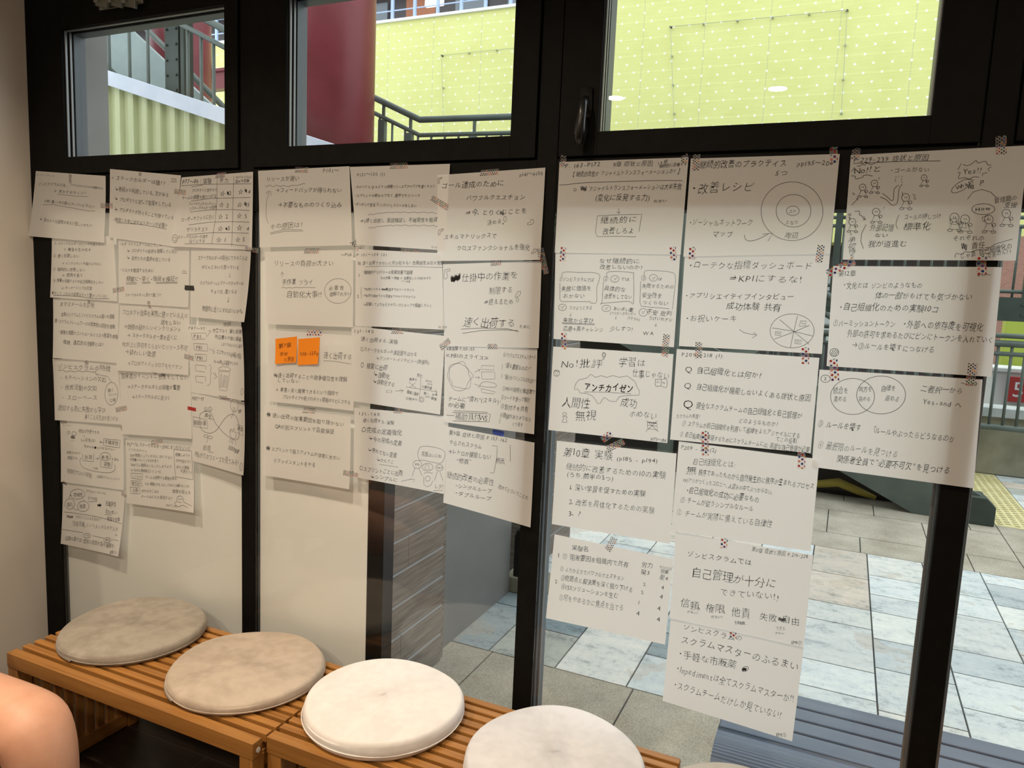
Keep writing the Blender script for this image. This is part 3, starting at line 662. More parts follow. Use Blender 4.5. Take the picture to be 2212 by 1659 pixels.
for z, r in ((2.60, .03), (2.50, .02), (2.40, .02), (2.31, .02), (1.66, .02)):
    b = MB(); b.tube([(-1.6, 0, z), (6, 0, z)], r, 8); b.build('rail', GREEN_STEEL, uf, smooth=True)
x = -1.5
while x < 6:
    b = MB(); b.tube([(x, 0, 1.60), (x, 0, 2.32)], .012, 8); b.build('bar', GREEN_STEEL, uf, smooth=True); x += .125
for x in (-.18, 1.62, 3.5):
    b = MB(); b.box(x - .035, x + .035, -.035, .035, 1.60, 2.62); b.build('post', DARK_STEEL, uf, bevel=.003)
# street furniture beyond the fence
b = MB(); b.box(1.55, 4.6, 8.2, 8.6, GZ, .78); b.box(1.5, 4.65, 8.15, 8.65, .78, .83); tag(b.build('white_planter', M['white_paint'], bevel=.01), 'long white planter box beyond the bar fence', 'planter')
sg = MB(); sg.box(1.70, 1.94, 8.10, 8.148, .46, .74); s = sg.build('platform_sign', M['sign_red'], bevel=.004); tag(s, 'small red sign with white figure 5 on the white planter', 'sign')
b = MB(); b.box(1.75, 2.25, 9.0, 9.25, .55, 1.42); tag(b.build('lime_panel', M['lime'], bevel=.01), 'lime yellow panel standing behind the bar fence', 'panel')

# ------------------------------------------------------------------ outside: far buildings
yb = empty('yellow_building', (0, 14, 0)); tag(yb, 'large yellow-green building wall covered in a grid of white dots', 'building')
b = MB(); b.box(-32, 9, 0, 6, 2.62, 7.63); b.build('dotted_wall', M['dotted'], yb)
b = MB(); b.box(-32, 9, -.06, 6, 7.63, 7.69); b.build('coping', M['white_paint'], yb)
b = MB(); b.box(-32, 9, 2.2, 2.4, 7.69, 10.2); b.build('upper_wall', M['dark_shop'], yb)
b = MB(); b.box(-32, 9, 1.6, 2.2, 9.2, 10.4); b.build('fascia', M['fascia'], yb)
for k in range(12):
    b = MB(); b.box(-16 + k * 1.5, -15.1 + k * 1.5, 2.12, 2.19, 8.0, 9.0); b.build('shop_window', plain('shop_glass', (.16, .19, .22), .2) if k % 3 else plain('shop_orange', (.36, .13, .06), .5), yb)
for xq in (-10.6, -8.3, -14.0):
    b = MB(); b.box(xq, xq + .5, 1.6, 1.7, 8.55, 8.7); b.build('tube_light', M['tube_light'], yb)
b = MB(); b.tube([(-18, .02, 8.28), (9, .02, 8.28)], .03, 8); b.tube([(-18, .02, 7.9), (9, .02, 7.9)], .015, 6); b.build('balcony_rail', M['blue_rail'], yb)
for k in range(44):
    b = MB(); b.box(-18 + k * .62, -17.93 + k * .62, 0, .05, 7.69, 8.28); b.build('balcony_post', M['blue_rail'], yb)
b = MB(); b.box(-32, 9, .9, 5, GZ, 2.62); b.build('ground_floor', M['dark_shop'], yb)
for k in range(9):
    b = MB(); b.box(-7.6 + k * 1.35, -6.5 + k * 1.35, .8, .9, .7, 2.1); b.build('lit_window', M['warm_shop'] if k % 2 == 0 else plain('shop_pale', (.55, .60, .58), .4), yb)
def trellis(path, label):
    b = MB()
    for a, c in zip(path, path[1:]):
        b.tube([(a[0], 13.94, a[1]), (c[0], 13.94, c[1])], .0055, 6)
        n = max(2, int(round(math.hypot(c[0] - a[0], c[1] - a[1]) / .62)))
        for k in range(n + 1):
            t = k / n; x = a[0] + (c[0] - a[0]) * t; z = a[1] + (c[1] - a[1]) * t; b.box(x - .017, x + .017, 13.94, 13.998, z - .014, z + .014)
    tag(b.build('climbing_cable', plain('grey_cable', (.42, .46, .33), .6)), label, 'cable')
trellis([(-3.55, 4.6), (-3.80, 6.86), (-.53, 6.83), (-.46, 5.0)], 'grey studded cable on the yellow wall, framed by the third window')
trellis([(-8.95, 4.6), (-9.1, 6.75), (-7.0, 6.75)], 'grey studded cable on the yellow wall, seen through the second window')
b = MB(); b.box(2.0, 10, 12, 12.4, GZ, 2.6); tag(b.build('brick_building', M['brick']), 'pinkish brick building far behind the railings at the right edge', 'building')

# ------------------------------------------------------------------ the posted sheets
# each: kind, label, plane y, corners (x,z) TL TR BR BL, corner lifts in mm, writing, drawn lines, tape strips
SHEETS = [
["sheet","handwritten sheet at the top left corner of the wall, two underlined starred lines",-0.0062,[-2.5255,1.7883,-2.1843,1.7645,-2.1906,1.5557,-2.5618,1.5724],[0,2,9,9],[["P.16～24 (1)",-2.52,1.7763,-2.4293,1.7711,0.0074,0],["ゾンビスクラムとは…",-2.5147,1.7463,-2.361,1.7393,0.0132,0],["「スクラムだけどスクラムの効果がない」",-2.3543,1.74,-2.1946,1.7255,0.0082,0],["☆ 何かがおかしい!!",-2.4374,1.7212,-2.2756,1.7121,0.0115,0],["☆本に書いてある通りにやっている「だけ」!!",-2.4845,1.6897,-2.2375,1.6689,0.0115,0],["↳ 次のような症状があると怪しいかも??",-2.5074,1.6289,-2.2464,1.6077,0.0132,0]],[[0.0009,-2.4175,1.7112,-2.3414,1.7048,-2.267,1.7008],[0.0009,-2.4921,1.6773,-2.4397,1.677,-2.3538,1.6668,-2.2702,1.6561,-2.2355,1.6551]],[[-2.3513,1.7743,-2.3548,1.7456,0.013,0],[-2.2093,1.673,-2.1541,1.6717,0.0162,0]]],
["sheet","handwritten sheet headed ステークホルダーは誰 with P50 underlined, three hooked arrows",-0.0062,[-2.1661,1.7859,-1.8579,1.7593,-1.8919,1.5481,-2.1707,1.5728],[0,1,3,7],[["◦ステークホルダーは誰??",-2.1592,1.7607,-1.9224,1.7374,0.0163,0],["P50",-1.899,1.7482,-1.8761,1.7477,0.0085,0],["↳普段から利用している。文がある",-2.1431,1.7253,-1.9087,1.7014,0.015,0],["↳ プロダクトに対して投資をしている",-2.1443,1.6933,-1.8992,1.6716,0.0151,0],["↳ プロダクトが叶えることを待っている",-2.1454,1.6612,-1.8884,1.6346,0.0151,0],["・時間とお金に対するリターンが必要!!",-2.1528,1.629,-1.9179,1.6097,0.0148,0]],[[0.001,-1.9006,1.7421,-1.8762,1.7412],[0.0011,-2.1374,1.6193,-2.0324,1.6144,-1.9725,1.6073,-1.921,1.6003]],[[-2.0303,1.7732,-2.0324,1.7616,0.0114,0],[-1.8868,1.7134,-1.8385,1.7097,0.0153,0]]],
["sheet","handwritten table sheet with two columns of stars and numbers",-0.00732,[-1.8555,1.7533,-1.5774,1.7633,-1.5787,1.5439,-1.8937,1.5483],[0,0,4,10],[["P77～86｜実験",-1.8523,1.741,-1.7346,1.7399,0.017,0],["労力",-1.7062,1.7413,-1.6676,1.7419,0.0129,0],["サバイバルに",-1.6426,1.7488,-1.5805,1.7485,0.0089,0],["及ぼす効果",-1.644,1.7382,-1.5908,1.7381,0.01,0],["プロダクトに合わせて",-1.8147,1.7143,-1.7132,1.7148,0.0111,0],["チームの部屋を飾りつける",-1.8531,1.6925,-1.7147,1.6971,0.012,0],["☆ 2",-1.7039,1.7049,-1.656,1.7043,0.0157,0],["☆ 4",-1.6363,1.7079,-1.5831,1.7072,0.0155,0],["フィードバックパーティー",-1.8266,1.6751,-1.7176,1.6753,0.0104,0],["にステークホルダーを招待",-1.8212,1.6609,-1.715,1.6654,0.0112,0],["☆ 2",-1.7055,1.6713,-1.6668,1.6711,0.0158,0],["☆ 5",-1.6404,1.6729,-1.5858,1.6725,0.0156,0],["ユーザーサファリに行く",-1.8557,1.6273,-1.7207,1.6376,0.0153,0],["☆ 2",-1.7099,1.6386,-1.6696,1.6386,0.0166,0],["☆ 5",-1.6379,1.6386,-1.5975,1.6386,0.0156,0],["ゲリラテスト",-1.832,1.5988,-1.7456,1.6004,0.0166,0],["☆ 3",-1.7129,1.6037,-1.6592,1.604,0.0167,0],["☆ 4",-1.6394,1.6051,-1.5872,1.6055,0.0165,0],["ステークホルダーの席を",-1.8666,1.5759,-1.7459,1.5803,0.0114,0],["近くにする",-1.8199,1.5652,-1.757,1.567,0.0106,0],["☆ 1",-1.7159,1.5716,-1.6754,1.5721,0.0168,0],["☆ 5",-1.6409,1.5725,-1.6041,1.573,0.0166,0]],[[0.001,-1.8553,1.7286,-1.7825,1.7318,-1.5831,1.7299],[0.001,-1.7129,1.7512,-1.715,1.6694,-1.7195,1.6256,-1.7324,1.5583],[0.001,-1.6491,1.7528,-1.6522,1.669,-1.6542,1.5525],[0.001,-1.8146,1.7247,-1.7688,1.7296],[0.001,-1.8166,1.6831,-1.7419,1.6904,-1.6534,1.6915,-1.5857,1.6922],[0.001,-1.8199,1.6513,-1.7423,1.6575,-1.6536,1.6582,-1.5884,1.6551],[0.001,-1.8233,1.6135,-1.7427,1.6215,-1.6538,1.6238,-1.5884,1.622],[0.001,-1.8294,1.5845,-1.7293,1.5915,-1.654,1.5922,-1.5898,1.5908],[0.001,-1.8816,1.583,-1.8772,1.5836,-1.873,1.5824,-1.8697,1.5794,-1.8677,1.5753,-1.8674,1.5706,-1.8688,1.566,-1.8716,1.5623,-1.8756,1.5601,-1.8799,1.5597,-1.884,1.5613,-1.8872,1.5644,-1.889,1.5687,-1.889,1.5735,-1.8874,1.578,-1.8843,1.5814,-1.8802,1.5834],[0.001,-1.8802,1.5765,-1.8768,1.5767,-1.8739,1.5753,-1.8722,1.5725,-1.8721,1.5692,-1.8738,1.5664,-1.8767,1.5647,-1.88,1.5646,-1.8829,1.5662,-1.8844,1.5691,-1.8843,1.5724,-1.8824,1.5752,-1.8794,1.5767],[0.0012,-1.675,1.7094,-1.6739,1.7005,-1.6726,1.7106,-1.6715,1.7003,-1.6702,1.7091,-1.6691,1.6985,-1.6679,1.7082],[0.0012,-1.6076,1.7163,-1.6063,1.7073,-1.605,1.7171,-1.6037,1.7068,-1.6024,1.7153,-1.6012,1.7046,-1.5999,1.714],[0.0012,-1.609,1.679,-1.6075,1.6691,-1.606,1.6799,-1.6045,1.6685,-1.603,1.678,-1.6015,1.6663,-1.5999,1.6767],[0.0012,-1.6792,1.6064,-1.6781,1.6001,-1.677,1.6072,-1.6759,1.5999,-1.6748,1.6062,-1.6737,1.5987,-1.6725,1.6056],[0.001,-1.8384,1.5567,-1.771,1.5592,-1.6622,1.5584,-1.5938,1.5545]],[[-1.7195,1.7563,-1.6834,1.7584,0.0157,1]]],
["sheet","handwritten list of four circled items, second down against the left post",-0.0054,[-2.4568,1.5711,-2.1587,1.5773,-2.1407,1.3708,-2.4676,1.3691],[0,0,6,6],[["① ステークホルダーのニーズを知らない",-2.4465,1.5497,-2.2043,1.5499,0.0107,0],["→ 無駄を生み出す",-2.4006,1.5306,-2.2638,1.5317,0.0112,0],["② 速く出荷しない",-2.4522,1.5091,-2.3214,1.5101,0.0127,0],["→ インクリメントを届けられない",-2.408,1.4854,-2.2164,1.4876,0.0112,0],["③ 継続的に改善しない",-2.4545,1.4646,-2.2916,1.4648,0.0123,0],["→ 感情を失う",-2.41,1.4464,-2.304,1.4475,0.0127,0],["④ 障害を克服するため自己組織化をしない",-2.453,1.4266,-2.2057,1.4285,0.0118,0],["→ オーナーシップの欠如",-2.4121,1.4039,-2.2607,1.4074,0.0128,0],["★そして これらの症状はすべて繋がっている!!",-2.4606,1.3846,-2.1879,1.3836,0.0137,0]],[[0.0012,-2.4521,1.3768,-2.3443,1.3791,-2.2438,1.3744,-2.1784,1.3773]],[[-2.1614,1.404,-2.1102,1.4122,0.0155,0]]],
["sheet","handwritten sheet with double-underlined phrase 頻繁に早く仮説を検証, small P51 at its right",-0.0054,[-2.1364,1.5718,-1.8293,1.5533,-1.8317,1.3667,-2.1356,1.3651],[0,0,5,5],[["・なぜ スクラムチームはこて…〜",-2.1307,1.5532,-1.9446,1.5517,0.0124,0],["↳ プロダクトの目的を理解していない",-2.0969,1.5332,-1.8778,1.5331,0.0123,0],["↳ 自分たちの直感を信じている",-2.0977,1.5094,-1.9073,1.5074,0.0132,0],["・リスクを軽減するために",-2.1304,1.4706,-1.9792,1.4739,0.0134,0],["P51",-1.8587,1.4743,-1.84,1.4748,0.0075,0],["頻繁に・早く・仮説を検証!!",-2.1013,1.4431,-1.8764,1.4507,0.0167,0],["ステークホルダーに見せて聞こう!!",-2.1061,1.3926,-1.9466,1.3994,0.0121,0]],[[0.001,-1.8588,1.469,-1.8387,1.469],[0.0011,-2.1017,1.4311,-2.0549,1.4334],[0.0011,-2.1019,1.4267,-2.0551,1.4295],[0.0011,-2.0303,1.4358,-1.9952,1.4375],[0.0011,-2.0304,1.4326,-1.9953,1.4345],[0.0011,-1.9726,1.4372,-1.8781,1.4412],[0.0011,-1.9697,1.4343,-1.8781,1.4385]],[[-1.8466,1.4256,-1.8095,1.4256,0.0151,3]]],
["sheet","handwritten sheet with two hollow down arrows, curling over the second post",-0.0054,[-1.8226,1.552,-1.5845,1.5453,-1.5984,1.3353,-1.825,1.3384],[0,3,16,3],[["ステークホルダーは自分にできることは",-1.7949,1.5168,-1.5973,1.5206,0.0146,0],["ほとんどないと思っている",-1.7791,1.4905,-1.6292,1.4927,0.0129,0],["⇓",-1.6697,1.4697,-1.6567,1.4701,0.0171,0],["スクラムチームとステークホルダーの",-1.7866,1.4422,-1.6102,1.4474,0.0133,0],["キョリが、遠くなる",-1.7421,1.4184,-1.6343,1.4203,0.0142,0],["⇓",-1.6734,1.3984,-1.6571,1.3991,0.0197,0],["物理的に近くにすればいいかも。",-1.7751,1.3655,-1.6013,1.3661,0.0165,0]],[],[[-1.6035,1.5474,-1.5627,1.5419,0.0134,0]]],
["sheet","handwritten sheet headed まずはチームを診断, third down beside the left post",-0.0046,[-2.4627,1.367,-2.1418,1.3711,-2.1495,1.1708,-2.4663,1.1633],[0,0,6,6],[["まずはチームを診断",-2.4294,1.3488,-2.2557,1.3536,0.0184,0],["本来のスクラムとゾンビスクラムの違いを理解",-2.423,1.3142,-2.1622,1.3191,0.0151,0],["難・スクラムフレームワークの根本的な目的を理解",-2.456,1.2913,-2.1601,1.2868,0.0152,0],["・複雑な問題のコントロールとリスク削減を体験",-2.4366,1.2549,-2.1467,1.2563,0.0152,0],["複雑, 適応的な問題とは?",-2.4137,1.2212,-2.2128,1.2259,0.0153,0]],[],[[-2.2816,1.3705,-2.2839,1.3575,0.0113,0]]],
["sheet","handwritten sheet headed プロダクト in large characters, middle of the left pane",-0.0046,[-2.1372,1.368,-1.8322,1.3667,-1.8359,1.1586,-2.1512,1.1469],[0,0,5,9],[["プロダクト自体を実際に使っている人の",-2.1263,1.3377,-1.8388,1.3399,0.0199,0],["話をしない",-1.9539,1.3154,-1.8696,1.316,0.0167,0],["→価値の疑わしいインクリメント",-2.1199,1.2915,-1.8671,1.297,0.0179,0],["→ ステークホルダー席を近くに",-2.1033,1.2647,-1.8837,1.2692,0.017,0],["POが上に許可をとらないとリリース不可",-2.125,1.2334,-1.8405,1.2405,0.0184,0],["→疑わしい価値",-2.113,1.2108,-1.976,1.211,0.0186,0],["→プロダクトバックログをセイゲン",-2.1014,1.1758,-1.8618,1.182,0.0172,0]],[],[[-2.0007,1.3781,-2.0013,1.3556,0.0119,0]]],
["sheet","handwritten sheet with a drawn dustbin and five boxes, three lettered PBI",-0.0046,[-1.8398,1.3141,-1.6206,1.3196,-1.6015,1.1031,-1.8262,1.106],[3,3,14,3],[["P87～97",-1.8354,1.3046,-1.7665,1.3054,0.0122,0],["PBI",-1.8161,1.2793,-1.7827,1.2815,0.0147,0],["作業でなく 望む結果",-1.7371,1.3021,-1.6205,1.3044,0.0133,0],["例)正義なの情に議論",-1.7283,1.2842,-1.6227,1.2829,0.0127,0],["しなくてもよいように話す",-1.7028,1.2641,-1.6185,1.2617,0.0117,0],["PBI",-1.805,1.2459,-1.7797,1.2477,0.0147,0],["エコサイクル計画(7回)",-1.7209,1.2392,-1.6218,1.2316,0.0151,0],["PBI",-1.802,1.2144,-1.7767,1.2163,0.0144,0],["30-60後にて見直すとする",-1.7324,1.2096,-1.6339,1.2091,0.0114,0]],[[0.0008,-1.7611,1.2787,-1.7627,1.2929,-1.8241,1.2885,-1.8186,1.2697,-1.7661,1.2749],[0.0008,-1.7576,1.284,-1.745,1.3016],[0.0008,-1.7552,1.3002,-1.7445,1.302,-1.7469,1.2939],[0.0009,-1.8141,1.2581,-1.7586,1.2594,-1.7575,1.2382,-1.8121,1.2377,-1.8141,1.2581],[0.0008,-1.7501,1.2464,-1.7299,1.2369],[0.0008,-1.7354,1.2483,-1.7288,1.2361,-1.7379,1.2312],[0.0009,-1.8088,1.225,-1.7617,1.2274,-1.7631,1.2072,-1.8044,1.2056,-1.8088,1.225],[0.0009,-1.807,1.1925,-1.7644,1.1925,-1.765,1.1814],[0.0009,-1.8077,1.1916,-1.8065,1.1744,-1.7692,1.1733],[0.0009,-1.8086,1.1579,-1.7648,1.1591,-1.7672,1.1452],[0.0009,-1.8082,1.157,-1.8047,1.14,-1.7753,1.1396],[0.0009,-1.7502,1.198,-1.7428,1.1918,-1.7452,1.1779,-1.7414,1.1709,-1.7453,1.1659,-1.7444,1.1472,-1.7491,1.1365,-1.7594,1.133],[0.0009,-1.7351,1.1745,-1.7189,1.1631],[0.0009,-1.7271,1.1769,-1.7189,1.1628,-1.7312,1.1566],[0.0008,-1.7124,1.1866,-1.7079,1.1929,-1.6978,1.1955,-1.6955,1.2041,-1.6844,1.2067,-1.6734,1.2042,-1.6723,1.1959,-1.6646,1.1923,-1.6657,1.1863,-1.6901,1.1851,-1.7102,1.1851,-1.7124,1.1866],[0.0008,-1.6922,1.1976,-1.69,1.202,-1.6811,1.2027,-1.6767,1.1997,-1.6778,1.1963,-1.69,1.1961,-1.6922,1.1976],[0.0008,-1.7114,1.1799,-1.6662,1.1829,-1.6761,1.1243,-1.7074,1.125,-1.7114,1.1799],[0.0008,-1.7025,1.1722,-1.698,1.1718,-1.6994,1.136,-1.7039,1.1339,-1.705,1.1372,-1.7025,1.1722],[0.0008,-1.6891,1.1708,-1.6847,1.1709,-1.6905,1.1343,-1.6945,1.1339,-1.6891,1.1708],[0.0008,-1.6802,1.1699,-1.6747,1.167,-1.6794,1.1336,-1.6849,1.1339,-1.6802,1.1699],[0.0008,-1.6147,1.1383,-1.6126,1.139,-1.6105,1.1379,-1.6088,1.1352,-1.608,1.1314,-1.608,1.1271,-1.609,1.1232,-1.6107,1.1203,-1.6129,1.1189,-1.615,1.1194,-1.6169,1.1216,-1.618,1.1251,-1.6183,1.1293,-1.6176,1.1335,-1.6161,1.1368,-1.6141,1.1387]],[[-1.8533,1.2165,-1.8148,1.2108,0.0156,0],[-1.6975,1.3212,-1.6682,1.3263,0.0125,0]]],
["sheet","handwritten sheet with wavy underlined title and a tall oval, fourth down beside left post",-0.0038,[-2.4777,1.16,-2.1558,1.1688,-2.1347,0.9686,-2.4682,0.9466],[0,0,6,6],[["ゾンビスクラムの特徴",-2.4529,1.1345,-2.1872,1.1495,0.0206,0],["- モチベーションの欠如",-2.4405,1.0974,-2.2116,1.1107,0.0183,0],["- 改善活動の欠如",-2.4386,1.0641,-2.2562,1.0777,0.0185,0],["- スローペース",-2.4332,1.0299,-2.2525,1.0443,0.0195,0],["酷く",-2.203,1.0758,-2.1733,1.0787,0.0129,0],["ホイミな",-2.1986,1.0601,-2.1591,1.0663,0.0106,0],["比喩",-2.196,1.0419,-2.1646,1.0474,0.012,0],["脱却する為に失敗から学び",-2.4502,0.9908,-2.2139,1.0064,0.021,0],["乗りこえる方法を見つける",-2.3167,0.9753,-2.1521,0.9854,0.0183,0]],[[0.0012,-2.45,1.1205,-2.425,1.1238,-2.4057,1.1195,-2.3862,1.1252,-2.3654,1.1229,-2.3443,1.1287,-2.3238,1.1265,-2.3031,1.1312,-2.2828,1.1299,-2.2557,1.1322],[0.0012,-2.1947,1.101,-2.1879,1.1035,-2.181,1.1041,-2.1744,1.1028,-2.1683,1.0998,-2.1631,1.0952,-2.159,1.0891,-2.1562,1.0819,-2.1548,1.074,-2.155,1.0656,-2.1566,1.0573,-2.1597,1.0494,-2.164,1.0422,-2.1694,1.0362,-2.1757,1.0317,-2.1824,1.0288,-2.1893,1.0277,-2.1961,1.0284,-2.2024,1.031,-2.2079,1.0353,-2.2123,1.0412,-2.2155,1.0482,-2.2172,1.0561,-2.2173,1.0645,-2.2159,1.0729,-2.2131,1.081,-2.209,1.0884,-2.2037,1.0946,-2.1976,1.0994,-2.1909,1.1026],[0.0011,-2.1855,1.1051,-2.203,1.1218,-2.2327,1.1227,-2.2593,1.1262],[0.0012,-2.2642,1.1304,-2.2611,1.1249,-2.2495,1.1201]],[[-2.3121,1.1584,-2.295,1.161,0.014,0],[-2.1641,1.0141,-2.1135,1.0263,0.0167,0]]],
["sheet","handwritten sheet with only three lines of writing and its lower half blank, left pane",-0.0038,[-2.15,1.148,-1.8341,1.1587,-1.8239,0.9597,-2.1357,0.9375],[0,0,6,6],[["開発者がイベントに参加をしてない",-2.1407,1.1296,-1.8414,1.1503,0.0186,0],["→ステークホルダとの協働が重要",-2.1128,1.0969,-1.8757,1.1147,0.016,0],["→ステークホルダに近づく",-2.0914,1.0661,-1.918,1.0789,0.0161,0]],[[0.0015,-1.9586,1.1521,-1.9561,1.1426,-1.953,1.1544,-1.9505,1.1433,-1.9475,1.1537,-1.945,1.1423,-1.942,1.1537]],[[-1.9922,1.1525,-1.9738,1.1529,0.0066,0]]],
["sheet","handwritten sheet with a drawn figure-eight loop, eyes and a sprout",-0.0038,[-1.8266,1.103,-1.612,1.0973,-1.6065,0.8762,-1.8259,0.8892],[3,3,14,3],[["P87～97",-1.8227,1.0876,-1.7738,1.0899,0.016,0],["再生",-1.7733,1.0378,-1.7446,1.0392,0.0136,0],["貧困の罠",-1.8203,1.0116,-1.7667,1.0142,0.0155,0],["創造",-1.7804,0.9371,-1.7468,0.9387,0.0173,0],["創造的破壊",-1.6729,0.9526,-1.6307,0.9425,0.0145,0],["硬直",-1.6393,1.0151,-1.6184,1.0141,0.013,0],["成熟",-1.6368,1.0664,-1.6248,1.0677,0.0105,0],["PBIがどのフェーズか見てみる!",-1.8147,0.9113,-1.6287,0.9101,0.0214,0]],[[0.0011,-1.7921,1.02,-1.7942,1.0355,-1.7825,1.0473,-1.7639,1.0528,-1.7479,1.0493,-1.7367,1.0332,-1.7277,1.0186,-1.7142,1.0081,-1.694,0.9932,-1.6649,0.9812,-1.6472,0.9782,-1.6339,0.9867,-1.6316,1.0075,-1.6359,1.0325,-1.6468,1.05,-1.66,1.0545,-1.6779,1.0483,-1.6959,1.0326,-1.7141,1.0098,-1.7279,0.996,-1.7463,0.9869,-1.7647,0.9856,-1.7832,0.9912,-1.7923,1.006,-1.7921,1.02],[0.0009,-1.7702,1.0636,-1.7668,1.0642,-1.7637,1.0632,-1.7617,1.0609,-1.7611,1.0578,-1.7622,1.0546,-1.7647,1.0521,-1.768,1.0509,-1.7712,1.0513,-1.7738,1.0532,-1.7749,1.0561,-1.7744,1.0593,-1.7724,1.0621,-1.7693,1.0639],[0.0009,-1.7524,1.0669,-1.7491,1.0676,-1.746,1.0668,-1.7437,1.0646,-1.7428,1.0616,-1.7433,1.0583,-1.7453,1.0554,-1.7482,1.0535,-1.7515,1.053,-1.7546,1.054,-1.7567,1.0564,-1.7574,1.0595,-1.7566,1.0628,-1.7545,1.0656,-1.7515,1.0673],[0.0009,-1.7686,1.0586,-1.7674,1.0587,-1.7665,1.058,-1.7662,1.0568,-1.7666,1.0555,-1.7676,1.0547,-1.7687,1.0547,-1.7696,1.0554,-1.7699,1.0566,-1.7694,1.0579,-1.7684,1.0587],[0.0009,-1.7507,1.061,-1.7495,1.0611,-1.7486,1.0605,-1.7483,1.0592,-1.7487,1.058,-1.7496,1.0571,-1.7508,1.0571,-1.7517,1.0578,-1.7519,1.0591,-1.7514,1.0603,-1.7504,1.0611],[0.0008,-1.6572,1.1001,-1.6529,1.1015,-1.6485,1.1015,-1.6444,1.1,-1.6409,1.0972,-1.6382,1.0933,-1.6367,1.0885,-1.6363,1.0833,-1.6372,1.078,-1.6392,1.0731,-1.6422,1.0689,-1.646,1.0658,-1.6502,1.0639,-1.6547,1.0635,-1.6589,1.0646,-1.6626,1.067,-1.6655,1.0707,-1.6674,1.0753,-1.6681,1.0805,-1.6676,1.0858,-1.6658,1.0908,-1.6631,1.0953,-1.6594,1.0987,-1.6553,1.1009],[0.0009,-1.6555,1.078,-1.6578,1.0556,-1.6646,1.0429],[0.0008,-1.65,1.0769,-1.6512,1.0598],[0.0009,-1.8212,1.0299,-1.7619,1.026,-1.7611,0.9991,-1.8205,0.9992,-1.8212,1.0299],[0.0009,-1.7573,1.0309,-1.7344,1.03],[0.0009,-1.7603,0.9721,-1.7639,0.9532],[0.0009,-1.7585,0.9267,-1.7366,0.9278],[0.0009,-1.7718,0.9783,-1.7675,0.979,-1.7636,0.9787,-1.761,0.9773,-1.7602,0.9753,-1.7616,0.9731,-1.7647,0.9712,-1.7689,0.9702,-1.7731,0.9701,-1.7763,0.9711,-1.7778,0.973,-1.7772,0.9752,-1.7746,0.9772,-1.7707,0.9786],[0.0009,-1.753,0.9766,-1.7483,0.9773,-1.7439,0.977,-1.7411,0.9757,-1.7403,0.9737,-1.7418,0.9715,-1.7452,0.9696,-1.7497,0.9685,-1.7543,0.9684,-1.7579,0.9694,-1.7595,0.9712,-1.7589,0.9734,-1.7561,0.9754,-1.7518,0.9769],[0.0009,-1.6681,1.0083,-1.6682,0.9945,-1.6605,0.9817,-1.6471,0.9833,-1.6437,0.9992,-1.6504,1.0018,-1.6536,1.0126,-1.6581,1.0009,-1.6636,1.0097,-1.6682,0.998],[0.0009,-1.6661,0.9793,-1.6717,0.9683,-1.6628,0.9668,-1.6616,0.9781],[0.0009,-1.656,0.9788,-1.6583,0.963],[0.0009,-1.6472,0.9765,-1.6428,0.9633],[0.0009,-1.6414,1.0251,-1.6173,1.0228,-1.6163,0.994,-1.6404,1.003],[0.0009,-1.6192,0.9116,-1.6172,0.9125,-1.6152,0.9112,-1.6137,0.9079,-1.6129,0.9033,-1.613,0.8982,-1.6139,0.8935,-1.6155,0.89,-1.6175,0.8884,-1.6195,0.8889,-1.6212,0.8915,-1.6223,0.8957,-1.6225,0.9007,-1.6219,0.9057,-1.6205,0.9097,-1.6186,0.9121]],[[-1.8432,1.0548,-1.8084,1.0529,0.0109,4],[-1.71,1.1018,-1.6731,1.1026,0.0123,0]]],
